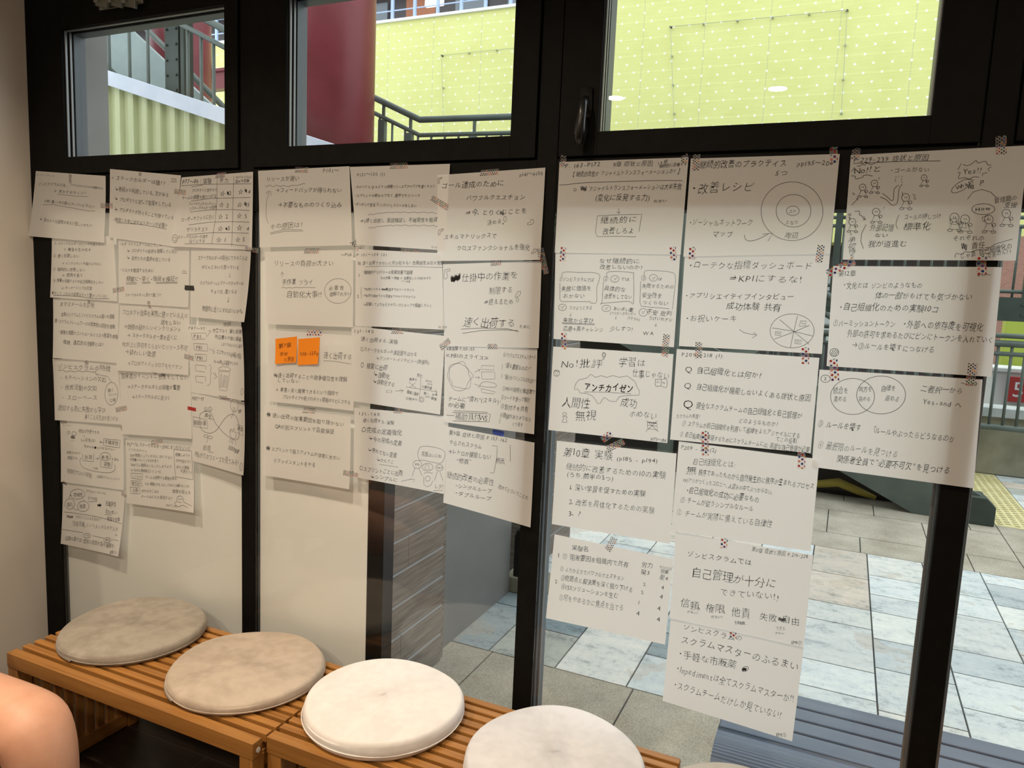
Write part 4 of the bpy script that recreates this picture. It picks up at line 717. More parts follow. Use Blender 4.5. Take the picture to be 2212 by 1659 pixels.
["sheet","handwritten sheet with drawn sun and clouds above a looping arrow, fifth down at left",-0.003,[-2.4501,0.9436,-2.138,0.9534,-2.1344,0.748,-2.4488,0.73],[0,0,6,6],[["5～15～",-2.4357,0.9318,-2.384,0.9365,0.0078,0],["明日は予想できる",-2.3549,0.9207,-2.2515,0.9271,0.0134,0],["↕",-2.3312,0.9056,-2.3242,0.9065,0.0087,0],["1ヶ月先は?",-2.3457,0.8906,-2.2697,0.8965,0.0134,0],["不確実性",-2.2274,0.897,-2.1608,0.9019,0.0146,0],["今はやる●ビジネスパワー",-2.331,0.8709,-2.1765,0.8777,0.01,0],["化学プロセス",-2.4189,0.8377,-2.3478,0.8446,0.0103,0],["制御では",-2.414,0.8191,-2.3642,0.8234,0.0127,0],["計測",-2.3287,0.8342,-2.2888,0.8383,0.015,0],["観察",-2.2459,0.8452,-2.2054,0.8483,0.0124,0],["※刻々",-2.1939,0.8451,-2.1591,0.8451,0.0109,0],["調整",-2.2316,0.8222,-2.1996,0.8254,0.0148,0],["くり返す",-2.2886,0.8012,-2.2578,0.8019,0.0087,0],["「経験的プロセス制御」",-2.4234,0.7737,-2.2846,0.7741,0.0176,0],["→応用前はスクラムフレームワーク",-2.2691,0.7751,-2.1547,0.7811,0.011,0]],[[0.0012,-2.4061,0.9139,-2.4029,0.9143,-2.4005,0.9128,-2.3997,0.91,-2.4009,0.907,-2.4036,0.905,-2.4067,0.9047,-2.4091,0.9064,-2.4097,0.9093,-2.4083,0.9123,-2.4055,0.9141],[0.0012,-2.4151,0.916,-2.4123,0.9134],[0.0012,-2.4151,0.9003,-2.4114,0.9031],[0.0012,-2.4172,0.908,-2.4126,0.9086],[0.0012,-2.3907,0.9068,-2.3868,0.9133,-2.3779,0.9156,-2.3675,0.912,-2.3696,0.9058,-2.3873,0.9029,-2.3907,0.9068],[0.0012,-2.3953,0.8833,-2.3947,0.8802],[0.0012,-2.3875,0.8843,-2.3869,0.8807],[0.0012,-2.3797,0.8852,-2.3791,0.8822],[0.0012,-2.3893,0.8999,-2.3833,0.9008,-2.3781,0.9002,-2.375,0.8982,-2.3749,0.8954,-2.3779,0.8926,-2.3831,0.8905,-2.3891,0.8898,-2.3943,0.8906,-2.397,0.8927,-2.3967,0.8956,-2.3934,0.8984,-2.3879,0.9003],[0.0022,-2.3943,0.8978,-2.3917,0.8918,-2.3885,0.8993,-2.386,0.8924,-2.3829,0.899,-2.3804,0.8918,-2.3773,0.899],[0.0012,-2.232,0.9094,-2.1523,0.9134,-2.1564,0.8873,-2.2329,0.8857,-2.232,0.9094],[0.0012,-2.2511,0.8953,-2.2325,0.8964],[0.0012,-2.2442,0.8997,-2.2511,0.8953,-2.2454,0.8924],[0.0012,-2.337,0.8439,-2.3363,0.8199,-2.2825,0.8243,-2.2814,0.8513],[0.0012,-2.2734,0.8368,-2.2581,0.8377],[0.0012,-2.2631,0.8406,-2.2574,0.8377,-2.2633,0.8341],[0.0012,-2.2464,0.8333,-2.249,0.8103,-2.195,0.8131,-2.1908,0.8373],[0.0012,-2.3429,0.8287,-2.352,0.8202,-2.349,0.8085,-2.3321,0.7963,-2.2839,0.791,-2.2191,0.795,-2.1854,0.8038,-2.1766,0.818,-2.1812,0.828],[0.0012,-2.2335,0.8611,-2.2248,0.863,-2.2161,0.8633,-2.2085,0.862,-2.2029,0.8593,-2.1998,0.8555,-2.1995,0.8509,-2.2022,0.8462,-2.2075,0.8417,-2.2149,0.8381,-2.2235,0.8357,-2.2323,0.8349,-2.2404,0.8356,-2.2468,0.8379,-2.2508,0.8414,-2.252,0.8459,-2.2501,0.8507,-2.2455,0.8553,-2.2387,0.8592,-2.2303,0.862]],[[-2.4478,0.9413,-2.4154,0.945,0.011,0],[-2.1474,0.9609,-2.1365,0.9462,0.0116,0]]],
["sheet","densely handwritten sheet with four boxed notes and a bird doodle, lowest in its column",-0.003,[-2.1254,0.9185,-1.8251,0.9353,-1.8162,0.7246,-2.1226,0.7056],[2,2,10,6],[["P67～76 ステークホルダー(SH)にまつわるゾンビ",-2.1183,0.9061,-1.8341,0.9265,0.0163,0],["ゾンビのサイン",-2.114,0.8881,-2.0278,0.8924,0.012,0],["SHが時間とってくれない、SPにでない",-2.1062,0.8697,-1.9135,0.8874,0.0119,0],["仕様書にないことをSHが言う",-2.1066,0.8545,-1.9751,0.8678,0.0106,0],["SHがズレ関係なくなってしまうよう",-2.1039,0.8375,-1.9171,0.8565,0.0119,0],["→SHの無関心ゾンビ",-2.1077,0.8195,-1.962,0.8344,0.012,0],["把握しよう!!",-1.9012,0.8991,-1.8386,0.9041,0.0103,0],["SHを知ろう!!",-1.8985,0.8804,-1.833,0.8838,0.0116,0],["SHとの関係",-1.8974,0.8593,-1.8407,0.8639,0.0116,0],["を測ろう!!",-1.8796,0.8494,-1.8276,0.8501,0.0116,0],["こうなる",-2.097,0.8,-2.0536,0.8052,0.0107,0],["チームの提供する価値を知る",-2.0361,0.8054,-1.8936,0.8216,0.0119,0],["巻き込み",-2.0977,0.7766,-2.0574,0.7814,0.0098,0],["うまい質問をする、などしてまきこみ関わることの",-2.0399,0.7829,-1.8386,0.8051,0.0105,0],["価値を伝える",-1.9141,0.7789,-1.8315,0.786,0.0127,0],["注意!",-2.0968,0.7521,-2.0645,0.7571,0.0122,0],["SHのまきこみは",-2.0533,0.7588,-1.9743,0.7674,0.0121,0],["チームみんなの責任だよ!!",-2.0554,0.7398,-1.9116,0.7555,0.012,0],["SHゾンビ",-1.9412,0.729,-1.8893,0.7329,0.0096,0]],[[0.0011,-1.9084,0.9138,-1.9011,0.8273,-1.8235,0.8285,-1.831,0.9194,-1.9084,0.9138],[0.0012,-2.1016,0.8099,-2.0485,0.8151,-2.0507,0.7952,-2.1021,0.7935,-2.1016,0.8099],[0.0012,-2.1023,0.7841,-2.0556,0.7898,-2.0497,0.7733,-2.0995,0.7704,-2.1023,0.7841],[0.0012,-2.1063,0.7624,-2.0626,0.7667,-2.0584,0.7468,-2.1036,0.7417,-2.1063,0.7624],[0.0011,-1.8902,0.7634,-1.8765,0.7689,-1.8646,0.7629,-1.8618,0.752,-1.8499,0.7494,-1.8263,0.7442],[0.0011,-1.8902,0.7634,-1.8935,0.7492,-1.9012,0.74,-1.8862,0.7322,-1.865,0.7402,-1.8412,0.7362],[0.0011,-1.8858,0.7573,-1.8677,0.759],[0.0011,-1.889,0.7477,-1.8709,0.7483]],[[-2.0082,0.9252,-1.96,0.9339,0.0148,0]]],
["sheet","handwritten sheet with three linked ovals and a solid black arrow, lowest on the left",-0.0022,[-2.4454,0.7237,-2.1357,0.7401,-2.1578,0.5178,-2.4596,0.5043],[2,2,16,8],[["透明性",-2.3927,0.6906,-2.3446,0.6969,0.0144,0],["適応",-2.4288,0.6502,-2.3961,0.6554,0.0145,0],["検査",-2.3623,0.6547,-2.3304,0.6587,0.0154,0],["スクラムフレームワークの",-2.328,0.7153,-2.2298,0.7196,0.0102,0],["3つの柱",-2.3186,0.6912,-2.2717,0.6949,0.0137,0],["不確実性",-2.231,0.6869,-2.1787,0.6905,0.0159,0],["変化の激しい",-2.2304,0.658,-2.1713,0.6642,0.0135,0],["複雑な仕事",-2.2228,0.6339,-2.1587,0.6436,0.015,0],["でもゾンビになるのは??",-2.3838,0.6141,-2.2503,0.6268,0.0139,0],["「効率主義」というメンタルモデルが",-2.4047,0.5881,-2.1649,0.6077,0.0178,0],["×",-2.1824,0.5841,-2.1656,0.5871,0.0175,0],["プロ",-2.3331,0.5559,-2.3101,0.56,0.008,0],["解決",-2.2273,0.5602,-2.205,0.5643,0.0088,0],["以降の章では 症状と原因を探る実験を",-2.4365,0.5297,-2.1804,0.547,0.0165,0],["提案する",-2.2014,0.5236,-2.1642,0.5294,0.0127,0]],[[0.0012,-2.3824,0.7114,-2.3717,0.714,-2.3609,0.7151,-2.351,0.7146,-2.3429,0.7126,-2.3371,0.7093,-2.3341,0.7048,-2.3343,0.6997,-2.3375,0.6943,-2.3436,0.6891,-2.352,0.6844,-2.362,0.6808,-2.3728,0.6784,-2.3835,0.6776,-2.3932,0.6784,-2.4011,0.6807,-2.4064,0.6843,-2.4087,0.689,-2.4079,0.6943,-2.4039,0.6998,-2.3971,0.7049,-2.3882,0.7094,-2.3779,0.7127],[0.0013,-2.4196,0.6718,-2.4116,0.674,-2.4037,0.6744,-2.3966,0.6728,-2.3912,0.6695,-2.3879,0.6647,-2.387,0.659,-2.3888,0.6529,-2.3929,0.647,-2.399,0.642,-2.4065,0.6383,-2.4146,0.6363,-2.4224,0.6363,-2.4293,0.6382,-2.4344,0.6419,-2.4373,0.6469,-2.4376,0.6528,-2.4353,0.659,-2.4307,0.6648,-2.4242,0.6695,-2.4165,0.6729],[0.0012,-2.3514,0.674,-2.3427,0.6763,-2.3339,0.677,-2.3261,0.6759,-2.3197,0.6732,-2.3155,0.669,-2.3139,0.6639,-2.3148,0.6581,-2.3184,0.6524,-2.3242,0.6471,-2.3317,0.6429,-2.3403,0.64,-2.3491,0.6387,-2.3574,0.6393,-2.3643,0.6415,-2.3693,0.6453,-2.3718,0.6503,-2.3715,0.6559,-2.3687,0.6618,-2.3634,0.6672,-2.3562,0.6718,-2.3479,0.6751],[0.0013,-2.4185,0.6754,-2.4053,0.6886],[0.0012,-2.4119,0.6864,-2.4046,0.6895,-2.4037,0.6839],[0.0012,-2.3434,0.6848,-2.3385,0.6758],[0.0012,-2.3664,0.6442,-2.3791,0.6384,-2.3949,0.6432],[0.0012,-2.3173,0.6792,-2.3034,0.6802,-2.2894,0.6836,-2.2738,0.6849],[0.0064,-2.2708,0.6732,-2.2587,0.6752],[0.0024,-2.2585,0.6818,-2.259,0.6686],[0.0024,-2.2568,0.6803,-2.2572,0.6706],[0.0024,-2.2545,0.679,-2.2547,0.6727],[0.0024,-2.2518,0.678,-2.2519,0.6746],[0.0012,-2.2313,0.6796,-2.2109,0.6817,-2.2077,0.6774,-2.2008,0.6822],[0.0012,-2.2342,0.6465,-2.2222,0.6505,-2.2155,0.6484,-2.2019,0.6507],[0.0013,-2.4429,0.6216,-2.3832,0.6266,-2.2915,0.6321,-2.2864,0.63,-2.2811,0.6326,-2.2161,0.6326,-2.1492,0.6297],[0.002,-2.4288,0.612,-2.4259,0.6045,-2.4222,0.6136,-2.4194,0.6049,-2.4158,0.6129,-2.4129,0.604,-2.4093,0.6127,-2.4064,0.6051,-2.4027,0.6148,-2.3998,0.6071,-2.3962,0.6158],[0.0013,-2.4515,0.5573,-2.3434,0.564],[0.0012,-2.2943,0.5628,-2.2356,0.5648],[0.0012,-2.1948,0.5681,-2.1595,0.5706],[0.0012,-2.3281,0.5643,-2.3204,0.566,-2.313,0.5663,-2.3073,0.5651,-2.3044,0.5625,-2.3047,0.5591,-2.3082,0.5555,-2.3143,0.5522,-2.3219,0.55,-2.3296,0.5491,-2.336,0.5498,-2.34,0.552,-2.3409,0.5552,-2.3384,0.5588,-2.3331,0.5623,-2.3259,0.5649],[0.0012,-2.2228,0.5691,-2.2148,0.571,-2.2073,0.5712,-2.2015,0.5699,-2.1985,0.5671,-2.1988,0.5634,-2.2024,0.5595,-2.2086,0.5561,-2.2163,0.5537,-2.2242,0.5529,-2.2307,0.5537,-2.2349,0.556,-2.2357,0.5594,-2.2333,0.5633,-2.2278,0.567,-2.2205,0.5698]],[[-2.4401,0.7287,-2.4243,0.7265,0.015,0],[-2.1497,0.7355,-2.1237,0.7254,0.0148,0]]],
["sheet","handwritten sheet with a long curved arrow rising from その原因は, beside the second post",-0.00716,[-1.559,1.7654,-1.2443,1.7698,-1.2295,1.5625,-1.5478,1.5514],[0,0,3,6],[["P101～",-1.3328,1.7601,-1.2754,1.7594,0.0139,0],["リリースが遅い",-1.5295,1.7411,-1.4106,1.741,0.0144,0],["→フィードバックが得られない",-1.4951,1.7106,-1.2672,1.7075,0.015,0],["→不要なもののつくり込み",-1.4869,1.6699,-1.2656,1.6693,0.0165,0],["その原因は?",-1.5129,1.6097,-1.394,1.6157,0.0177,0]],[[0.0008,-1.5325,1.725,-1.5264,1.7211,-1.5153,1.7255,-1.5052,1.7207,-1.4912,1.7243,-1.4772,1.721,-1.4653,1.7231,-1.4515,1.7199,-1.4358,1.7234,-1.4202,1.7224,-1.397,1.7273,-1.3912,1.7272],[0.0008,-1.5191,1.619,-1.5272,1.6384,-1.5283,1.6632,-1.5253,1.6864,-1.5172,1.7063],[0.0008,-1.5284,1.7026,-1.5193,1.7094,-1.5132,1.7086,-1.5095,1.6962],[0.0008,-1.5109,1.5926,-1.4587,1.6023,-1.3987,1.6023],[0.0008,-1.5098,1.5891,-1.4586,1.5977,-1.3948,1.599]],[[-1.4264,1.7653,-1.383,1.764,0.015,0],[-1.23,1.574,-1.2114,1.5512,0.0162,0]]],
["sheet","handwritten sheet headed P121～130 (1), two wavy rules framing its lowest line",-0.0062,[-1.2436,1.768,-0.9395,1.7676,-0.945,1.5542,-1.2144,1.564],[0,0,4,5],[["P121～130 (1)",-1.2208,1.7474,-1.131,1.7476,0.0114,0],["・カナリア α/βなどで 小規模リリースでアイデアを速くテスト",-1.2264,1.7157,-0.9793,1.7133,0.0088,0],["・スプリントの終わりでなく 途中でもリリース",-1.226,1.6932,-1.0228,1.691,0.0094,0],["・ギリギリの生活「ビッグバン」リリースをしない",-1.2264,1.6707,-1.0328,1.6652,0.0094,0],["⇒(速く出荷し 仮説検証し 不確実性を軽減",-1.2048,1.6269,-0.9699,1.6302,0.012,0],["by えの",-0.9831,1.5623,-0.9666,1.5605,0.0073,0]],[[0.0007,-1.1811,1.6451,-1.1766,1.6422,-1.1714,1.6451,-1.1642,1.6429,-1.1555,1.6465,-1.1398,1.6472,-1.1121,1.6493,-1.1051,1.6478,-1.0949,1.6499,-1.0795,1.6485,-1.0677,1.6506,-1.0558,1.6477,-1.0407,1.6498,-1.0273,1.6477,-1.0124,1.6497,-0.9975,1.6476,-0.9844,1.649,-0.9778,1.6462,-0.9705,1.6469],[0.0007,-1.1777,1.611,-1.1732,1.6081,-1.1679,1.611,-1.1608,1.6089,-1.1521,1.6126,-1.1363,1.6134,-1.1086,1.6157,-1.1017,1.6143,-1.0914,1.6165,-1.076,1.6151,-1.0642,1.6173,-1.0522,1.6145,-1.0372,1.6167,-1.0237,1.6147,-1.0088,1.6168,-0.9939,1.6148,-0.9808,1.6163,-0.9742,1.6135,-0.9669,1.6143]],[[-1.1169,1.767,-1.0635,1.767,0.0148,0],[-0.9889,1.6858,-0.9395,1.6599,0.0155,0]]],
["sheet","handwritten sheet with hollow corner brackets, p141～p150 in its top right corner",-0.00716,[-0.9735,1.7405,-0.6819,1.7517,-0.6825,1.5363,-0.9644,1.527],[0,0,4,5],[["p141～p150",-0.7482,1.737,-0.6869,1.739,0.0114,0],["ゴール達成のために",-0.9624,1.7152,-0.7868,1.7171,0.0169,0],["パワフルクエスチョン",-0.8896,1.6842,-0.7294,1.6826,0.0147,0],["⇒今、とりくむことを",-0.8897,1.6471,-0.7225,1.6509,0.0154,0],["決める",-0.8286,1.6244,-0.7888,1.6259,0.0134,0],["スキルマトリックスで",-0.9485,1.5869,-0.8,1.5928,0.0149,0],["クロスファンクショナルを強化",-0.9104,1.559,-0.7098,1.566,0.0148,0]],[[0.0009,-0.9723,1.7319,-0.9614,1.735,-0.9622,1.7317,-0.968,1.7297,-0.9674,1.7217,-0.9715,1.7211,-0.9723,1.7319],[0.0008,-0.7203,1.6227,-0.7128,1.6261,-0.713,1.6303,-0.7062,1.631,-0.7058,1.622,-0.7193,1.6188,-0.7203,1.6227],[0.0009,-0.9639,1.6043,-0.951,1.608,-0.9517,1.6036,-0.9587,1.6006,-0.9598,1.5933,-0.9646,1.5933,-0.9639,1.6043],[0.0008,-0.7061,1.5535,-0.7009,1.5564,-0.7012,1.5613,-0.6951,1.5614,-0.6943,1.5558,-0.7052,1.5508,-0.7061,1.5535],[0.0011,-0.7955,1.6511,-0.7936,1.6433,-0.7924,1.6518,-0.7904,1.6427,-0.7892,1.6501,-0.7872,1.6408,-0.786,1.6489,-0.784,1.6409],[0.0007,-0.7819,1.6389,-0.7804,1.6392,-0.7788,1.6381,-0.7777,1.6358,-0.7771,1.6327,-0.7772,1.6296,-0.7779,1.627,-0.7793,1.6255,-0.7808,1.6254,-0.7823,1.6267,-0.7834,1.6291,-0.7839,1.6322,-0.7837,1.6353,-0.7829,1.6378,-0.7815,1.6391],[0.0007,-0.7856,1.6221,-0.7848,1.6221,-0.7842,1.6217,-0.7839,1.621,-0.7841,1.6203,-0.7848,1.6199,-0.7856,1.62,-0.7862,1.6204,-0.7864,1.6211,-0.7861,1.6218,-0.7855,1.6221],[0.0013,-0.7861,1.6218,-0.7858,1.6204,-0.7855,1.6219,-0.7851,1.6204,-0.7849,1.6217,-0.7845,1.6201,-0.7842,1.6216]],[[-0.8538,1.7436,-0.8046,1.7459,0.0147,0],[-0.686,1.564,-0.6685,1.5037,0.0138,0]]],
["sheet","handwritten sheet with a speech balloon at right, second down beside the second post",-0.0054,[-1.5363,1.5402,-1.2293,1.5508,-1.2225,1.3428,-1.5269,1.3338],[0,0,5,6],[["～P110",-1.2687,1.5359,-1.2337,1.5381,0.0101,0],["リリースの負荷が大きい",-1.5025,1.5075,-1.2925,1.5128,0.0177,0],["手作業 ツライ",-1.4718,1.4558,-1.3613,1.4597,0.0179,0],["自動化大事!!",-1.4545,1.4203,-1.3292,1.4271,0.0194,0],["必要性",-1.3094,1.4455,-1.2542,1.4484,0.0118,0],["理解されない",-1.3044,1.4289,-1.2326,1.4327,0.0127,0]],[[0.0008,-1.4709,1.4691,-1.4714,1.484],[0.0008,-1.477,1.4768,-1.4714,1.4843,-1.4659,1.4779],[0.0008,-1.4728,1.4408,-1.4607,1.4412,-1.4557,1.4394,-1.4466,1.4418,-1.4347,1.4407,-1.4188,1.4433,-1.403,1.4427,-1.3874,1.4445,-1.3718,1.4447,-1.3534,1.4446],[0.0008,-1.2914,1.4701,-1.2854,1.4715,-1.2792,1.4722,-1.2729,1.4724,-1.2668,1.4718,-1.2608,1.4707,-1.2552,1.4689,-1.25,1.4665,-1.2452,1.4636,-1.2411,1.4603,-1.2377,1.4565,-1.235,1.4524,-1.2331,1.4481,-1.2321,1.4435,-1.2319,1.4389,-1.2325,1.4342,-1.234,1.4297,-1.2363,1.4253,-1.2394,1.4211,-1.2432,1.4173,-1.2477,1.4139,-1.2527,1.411,-1.2582,1.4086,-1.264,1.4068,-1.2701,1.4056,-1.2763,1.405,-1.2826,1.4051,-1.2887,1.4059,-1.2947,1.4073,-1.3002,1.4093,-1.3054,1.4119,-1.3099,1.415,-1.3138,1.4186,-1.317,1.4225,-1.3194,1.4268,-1.3209,1.4314,-1.3216,1.4361,-1.3214,1.4408,-1.3203,1.4455,-1.3184,1.45,-1.3156,1.4544,-1.3121,1.4584,-1.3079,1.462,-1.303,1.4652,-1.2977,1.4678,-1.292,1.4699,-1.286,1.4714]],[[-1.3942,1.5451,-1.3431,1.5465,0.0145,0]]],
["sheet","handwritten sheet headed P121～130 (2), brace at left joining two lines",-0.0054,[-1.2215,1.5529,-0.956,1.5471,-0.9389,1.3539,-1.2164,1.3474],[0,0,6,4],[["P 121～130 (2)",-1.2184,1.5377,-1.1205,1.5404,0.0094,0],["味 速く出荷できないと何が起きる? 危機感生み出す実験",-1.2134,1.5155,-0.9482,1.5229,0.0107,0],["1",-1.2109,1.4829,-1.2046,1.4831,0.0119,0],["・継続的デリバリーの投資効果で説得",-1.1975,1.4922,-1.0402,1.4962,0.0105,0],["今の作業 × 時給 ← 自動化したらPBIすすむ",-1.1391,1.4786,-0.9837,1.483,0.0078,0],["・チーム全員",-1.0753,1.4727,-1.0462,1.4723,0.0055,0],["・PBI作ってから　　完成までのリードタイム",-1.1938,1.447,-1.0329,1.4512,0.0085,0],["・PBI作り始めてから完成までのサイクルタイム",-1.1926,1.4299,-1.0281,1.4333,0.0079,0],["2",-1.2134,1.4283,-1.2061,1.4286,0.012,0],["→記録してふりかえりやワークショップで短縮していく",-1.1912,1.4068,-0.978,1.4126,0.0099,0],["by えの",-0.9555,1.3601,-0.93,1.3609,0.008,0]],[[0.0007,-1.1879,1.5066,-1.1224,1.5102,-1.0364,1.5107,-0.9502,1.5116],[0.0007,-1.1985,1.4528,-1.2002,1.446,-1.1995,1.4401,-1.2018,1.437,-1.1993,1.4326,-1.1984,1.4222],[0.0013,-1.1349,1.4507,-1.1331,1.447,-1.1316,1.4513,-1.1298,1.447,-1.1282,1.4508,-1.1264,1.4464,-1.1248,1.4506,-1.123,1.4468,-1.1215,1.4514,-1.1197,1.4476,-1.1181,1.4517,-1.1163,1.4474]],[[-1.0802,1.5517,-1.0226,1.5525,0.0063,0]]],
["sheet","handwritten sheet with a black crossed-out scribble before 仕掛中, double-underlined last line",-0.0054,[-0.95,1.5193,-0.6807,1.5345,-0.6765,1.3251,-0.9394,1.3122],[3,0,4,2],[["仕掛中の作業を",-0.8956,1.487,-0.7399,1.4982,0.0212,0],["制限する",-0.8176,1.4579,-0.7524,1.4633,0.0184,0],["⇒終えるため",-0.8303,1.4298,-0.7494,1.4328,0.0162,0],["速く出荷する",-0.8849,1.3766,-0.741,1.3821,0.0256,0],["ために",-0.7309,1.3738,-0.6998,1.3757,0.0106,0]],[[0.0008,-0.9437,1.5051,-0.9301,1.509,-0.9299,1.5034,-0.9379,1.501,-0.9358,1.4863,-0.9454,1.4842,-0.9437,1.5051],[0.0008,-0.7457,1.4493,-0.7414,1.4529,-0.7401,1.4577,-0.7321,1.46,-0.7338,1.4505,-0.744,1.4446,-0.7457,1.4493],[0.0017,-0.9262,1.4894,-0.9241,1.4759,-0.9232,1.4922,-0.9211,1.4765,-0.9201,1.4908,-0.918,1.4746,-0.9171,1.4903,-0.915,1.4764,-0.9142,1.4938,-0.9121,1.4799,-0.9112,1.4954,-0.9091,1.4792,-0.9081,1.4935,-0.906,1.4779,-0.9051,1.4942,-0.9031,1.4808,-0.9022,1.4979,-0.9002,1.4834,-0.8992,1.4983],[0.0014,-0.9244,1.4846,-0.9225,1.4762,-0.9214,1.4869,-0.9196,1.4771,-0.9184,1.4864,-0.9165,1.4764,-0.9154,1.4866,-0.9136,1.4781,-0.9125,1.4894,-0.9107,1.4808,-0.9095,1.4909,-0.9077,1.4809,-0.9065,1.4902,-0.9046,1.4805,-0.9035,1.4911,-0.9017,1.4828,-0.9007,1.494],[0.0007,-0.7405,1.4432,-0.7388,1.4434,-0.7372,1.4423,-0.7362,1.4403,-0.736,1.4378,-0.7367,1.4355,-0.7381,1.4342,-0.7399,1.4341,-0.7414,1.4353,-0.7424,1.4375,-0.7424,1.44,-0.7416,1.4421,-0.7401,1.4433],[0.001,-0.8922,1.3578,-0.8368,1.364,-0.7599,1.3666,-0.731,1.3615],[0.001,-0.8877,1.3474,-0.8366,1.3577,-0.7749,1.3636,-0.7326,1.3641]],[[-0.8159,1.5251,-0.787,1.5279,0.0129,0]]],
["sheet","handwritten sheet that carries the two orange sticky notes",-0.0046,[-1.5241,1.3169,-1.2208,1.3201,-1.2164,1.1132,-1.5228,1.1093],[0,0,6,6],[["速く出荷する",-1.3237,1.2584,-1.2271,1.2611,0.0194,0],["速く出荷することの競争優位性を理解",-1.4846,1.1895,-1.2409,1.1967,0.0143,0],["していない",-1.4876,1.1729,-1.4053,1.1779,0.0136,0],["→ 素速く安く開発できるという理由で",-1.4937,1.1462,-1.2685,1.1559,0.0134,0],["プロトタイプや新プロダクト開発はクビにされる",-1.4657,1.1285,-1.2266,1.1358,0.0134,0]],[[0.0008,-1.3234,1.2431,-1.287,1.2449,-1.2296,1.2417],[0.0013,-1.499,1.1919,-1.4969,1.1837,-1.4949,1.1928,-1.4928,1.1833,-1.4907,1.1913,-1.4886,1.1815,-1.4866,1.1903]],[[-1.3848,1.3162,-1.3312,1.3196,0.0157,2]]],
["sticky","orange sticky note lettered 第7章, left one of the pair",-0.00508,[-1.4964,1.2931,-1.4176,1.305,-1.4159,1.231,-1.4911,1.2209],[0,0,5,6],[["第7章",-1.4845,1.2737,-1.4368,1.2794,0.0144,0],["症状",-1.4772,1.2509,-1.4477,1.2539,0.0109,0],["と原因",-1.4608,1.2352,-1.4234,1.2413,0.0135,0]],[],[]],
["sticky","orange sticky note lettered 111p-120p, right one of the pair",-0.00508,[-1.4133,1.2981,-1.3375,1.3078,-1.3385,1.233,-1.4123,1.2238],[0,0,6,3],[["111p-120p",-1.4056,1.257,-1.3379,1.2644,0.0142,0]],[],[]],
["sheet","handwritten sheet with a small four-quadrant graph of crossing arrows",-0.0046,[-1.2302,1.3461,-0.9394,1.3378,-0.9434,1.1327,-1.2162,1.1404],[3,0,5,5],[["131-140",-1.2209,1.3319,-1.1555,1.3367,0.0127,0],["速く出荷する-実験",-1.1975,1.3129,-1.0805,1.3111,0.0126,0],["○ステークホルダーの満足度をはかる",-1.1988,1.2854,-1.0201,1.2829,0.0134,0],["↳アンケート.インタビュー(数値化)",-1.1466,1.2651,-0.9823,1.2653,0.0113,0],["○ 頻繁に出荷",-1.1979,1.242,-1.1111,1.2392,0.0167,0],["↳自動化",-1.1537,1.2213,-1.1025,1.2174,0.0159,0],["↳自動化する",-1.155,1.2021,-1.086,1.1955,0.0148,0],["ところ",-1.1139,1.177,-1.0926,1.1775,0.0112,0],["労力",-1.0184,1.2292,-1.0022,1.2284,0.0091,0],["無考え",-1.0413,1.2168,-1.0172,1.216,0.0077,0],["大きな",-0.9917,1.2175,-0.9722,1.2163,0.0068,0],["かかる",-0.9863,1.2084,-0.9703,1.2092,0.0062,0],["○優先値",-1.003,1.2002,-0.9716,1.1988,0.0082,0],["簡単に達成",-1.0472,1.1819,-1.0117,1.1786,0.0092,0],["○始めた",-1.0501,1.1651,-1.0121,1.1637,0.0078,0],["賢い",-0.9957,1.1839,-0.9812,1.1831,0.0077,0],["かかる",-0.9911,1.1747,-0.9767,1.1754,0.0068,0],["価値",-0.9733,1.1735,-0.9556,1.1716,0.0082,0],["効果",-0.9711,1.1826,-0.9535,1.1836,0.0056,0]],[[0.0008,-1.0839,1.1806,-1.0585,1.1846],[0.0007,-1.07,1.1872,-1.0585,1.1843,-1.0654,1.1782],[0.0007,-1.051,1.195,-1.007,1.1932,-0.9554,1.1907],[0.0007,-0.9632,1.1973,-0.9554,1.1907,-0.9578,1.1876],[0.0007,-1.0067,1.2243,-1.007,1.1932,-1.008,1.1596],[0.0007,-1.0427,1.2085,-1.0191,1.1943],[0.0007,-1.0229,1.2088,-1.0397,1.1938],[0.0007,-1.0035,1.1728,-1.0006,1.1734,-0.9978,1.1728,-0.9956,1.171,-0.9944,1.1683,-0.9944,1.1653,-0.9956,1.1624,-0.9977,1.1603,-1.0005,1.1592,-1.0033,1.1594,-1.0058,1.1608,-1.0074,1.1633,-1.0079,1.1662,-1.0071,1.1692,-1.0053,1.1716,-1.0027,1.1731],[0.0007,-1.0024,1.1701,-1.0004,1.1704,-0.9986,1.1696,-0.9975,1.1679,-0.9974,1.1657,-0.9983,1.1637,-0.9999,1.1624,-1.0019,1.1622,-1.0036,1.1631,-1.0047,1.165,-1.0047,1.1672,-1.0037,1.1691,-1.0019,1.1703]],[[-1.1014,1.3401,-1.0657,1.3419,0.0148,0],[-0.9512,1.3055,-0.9232,1.3276,0.0162,0]]],
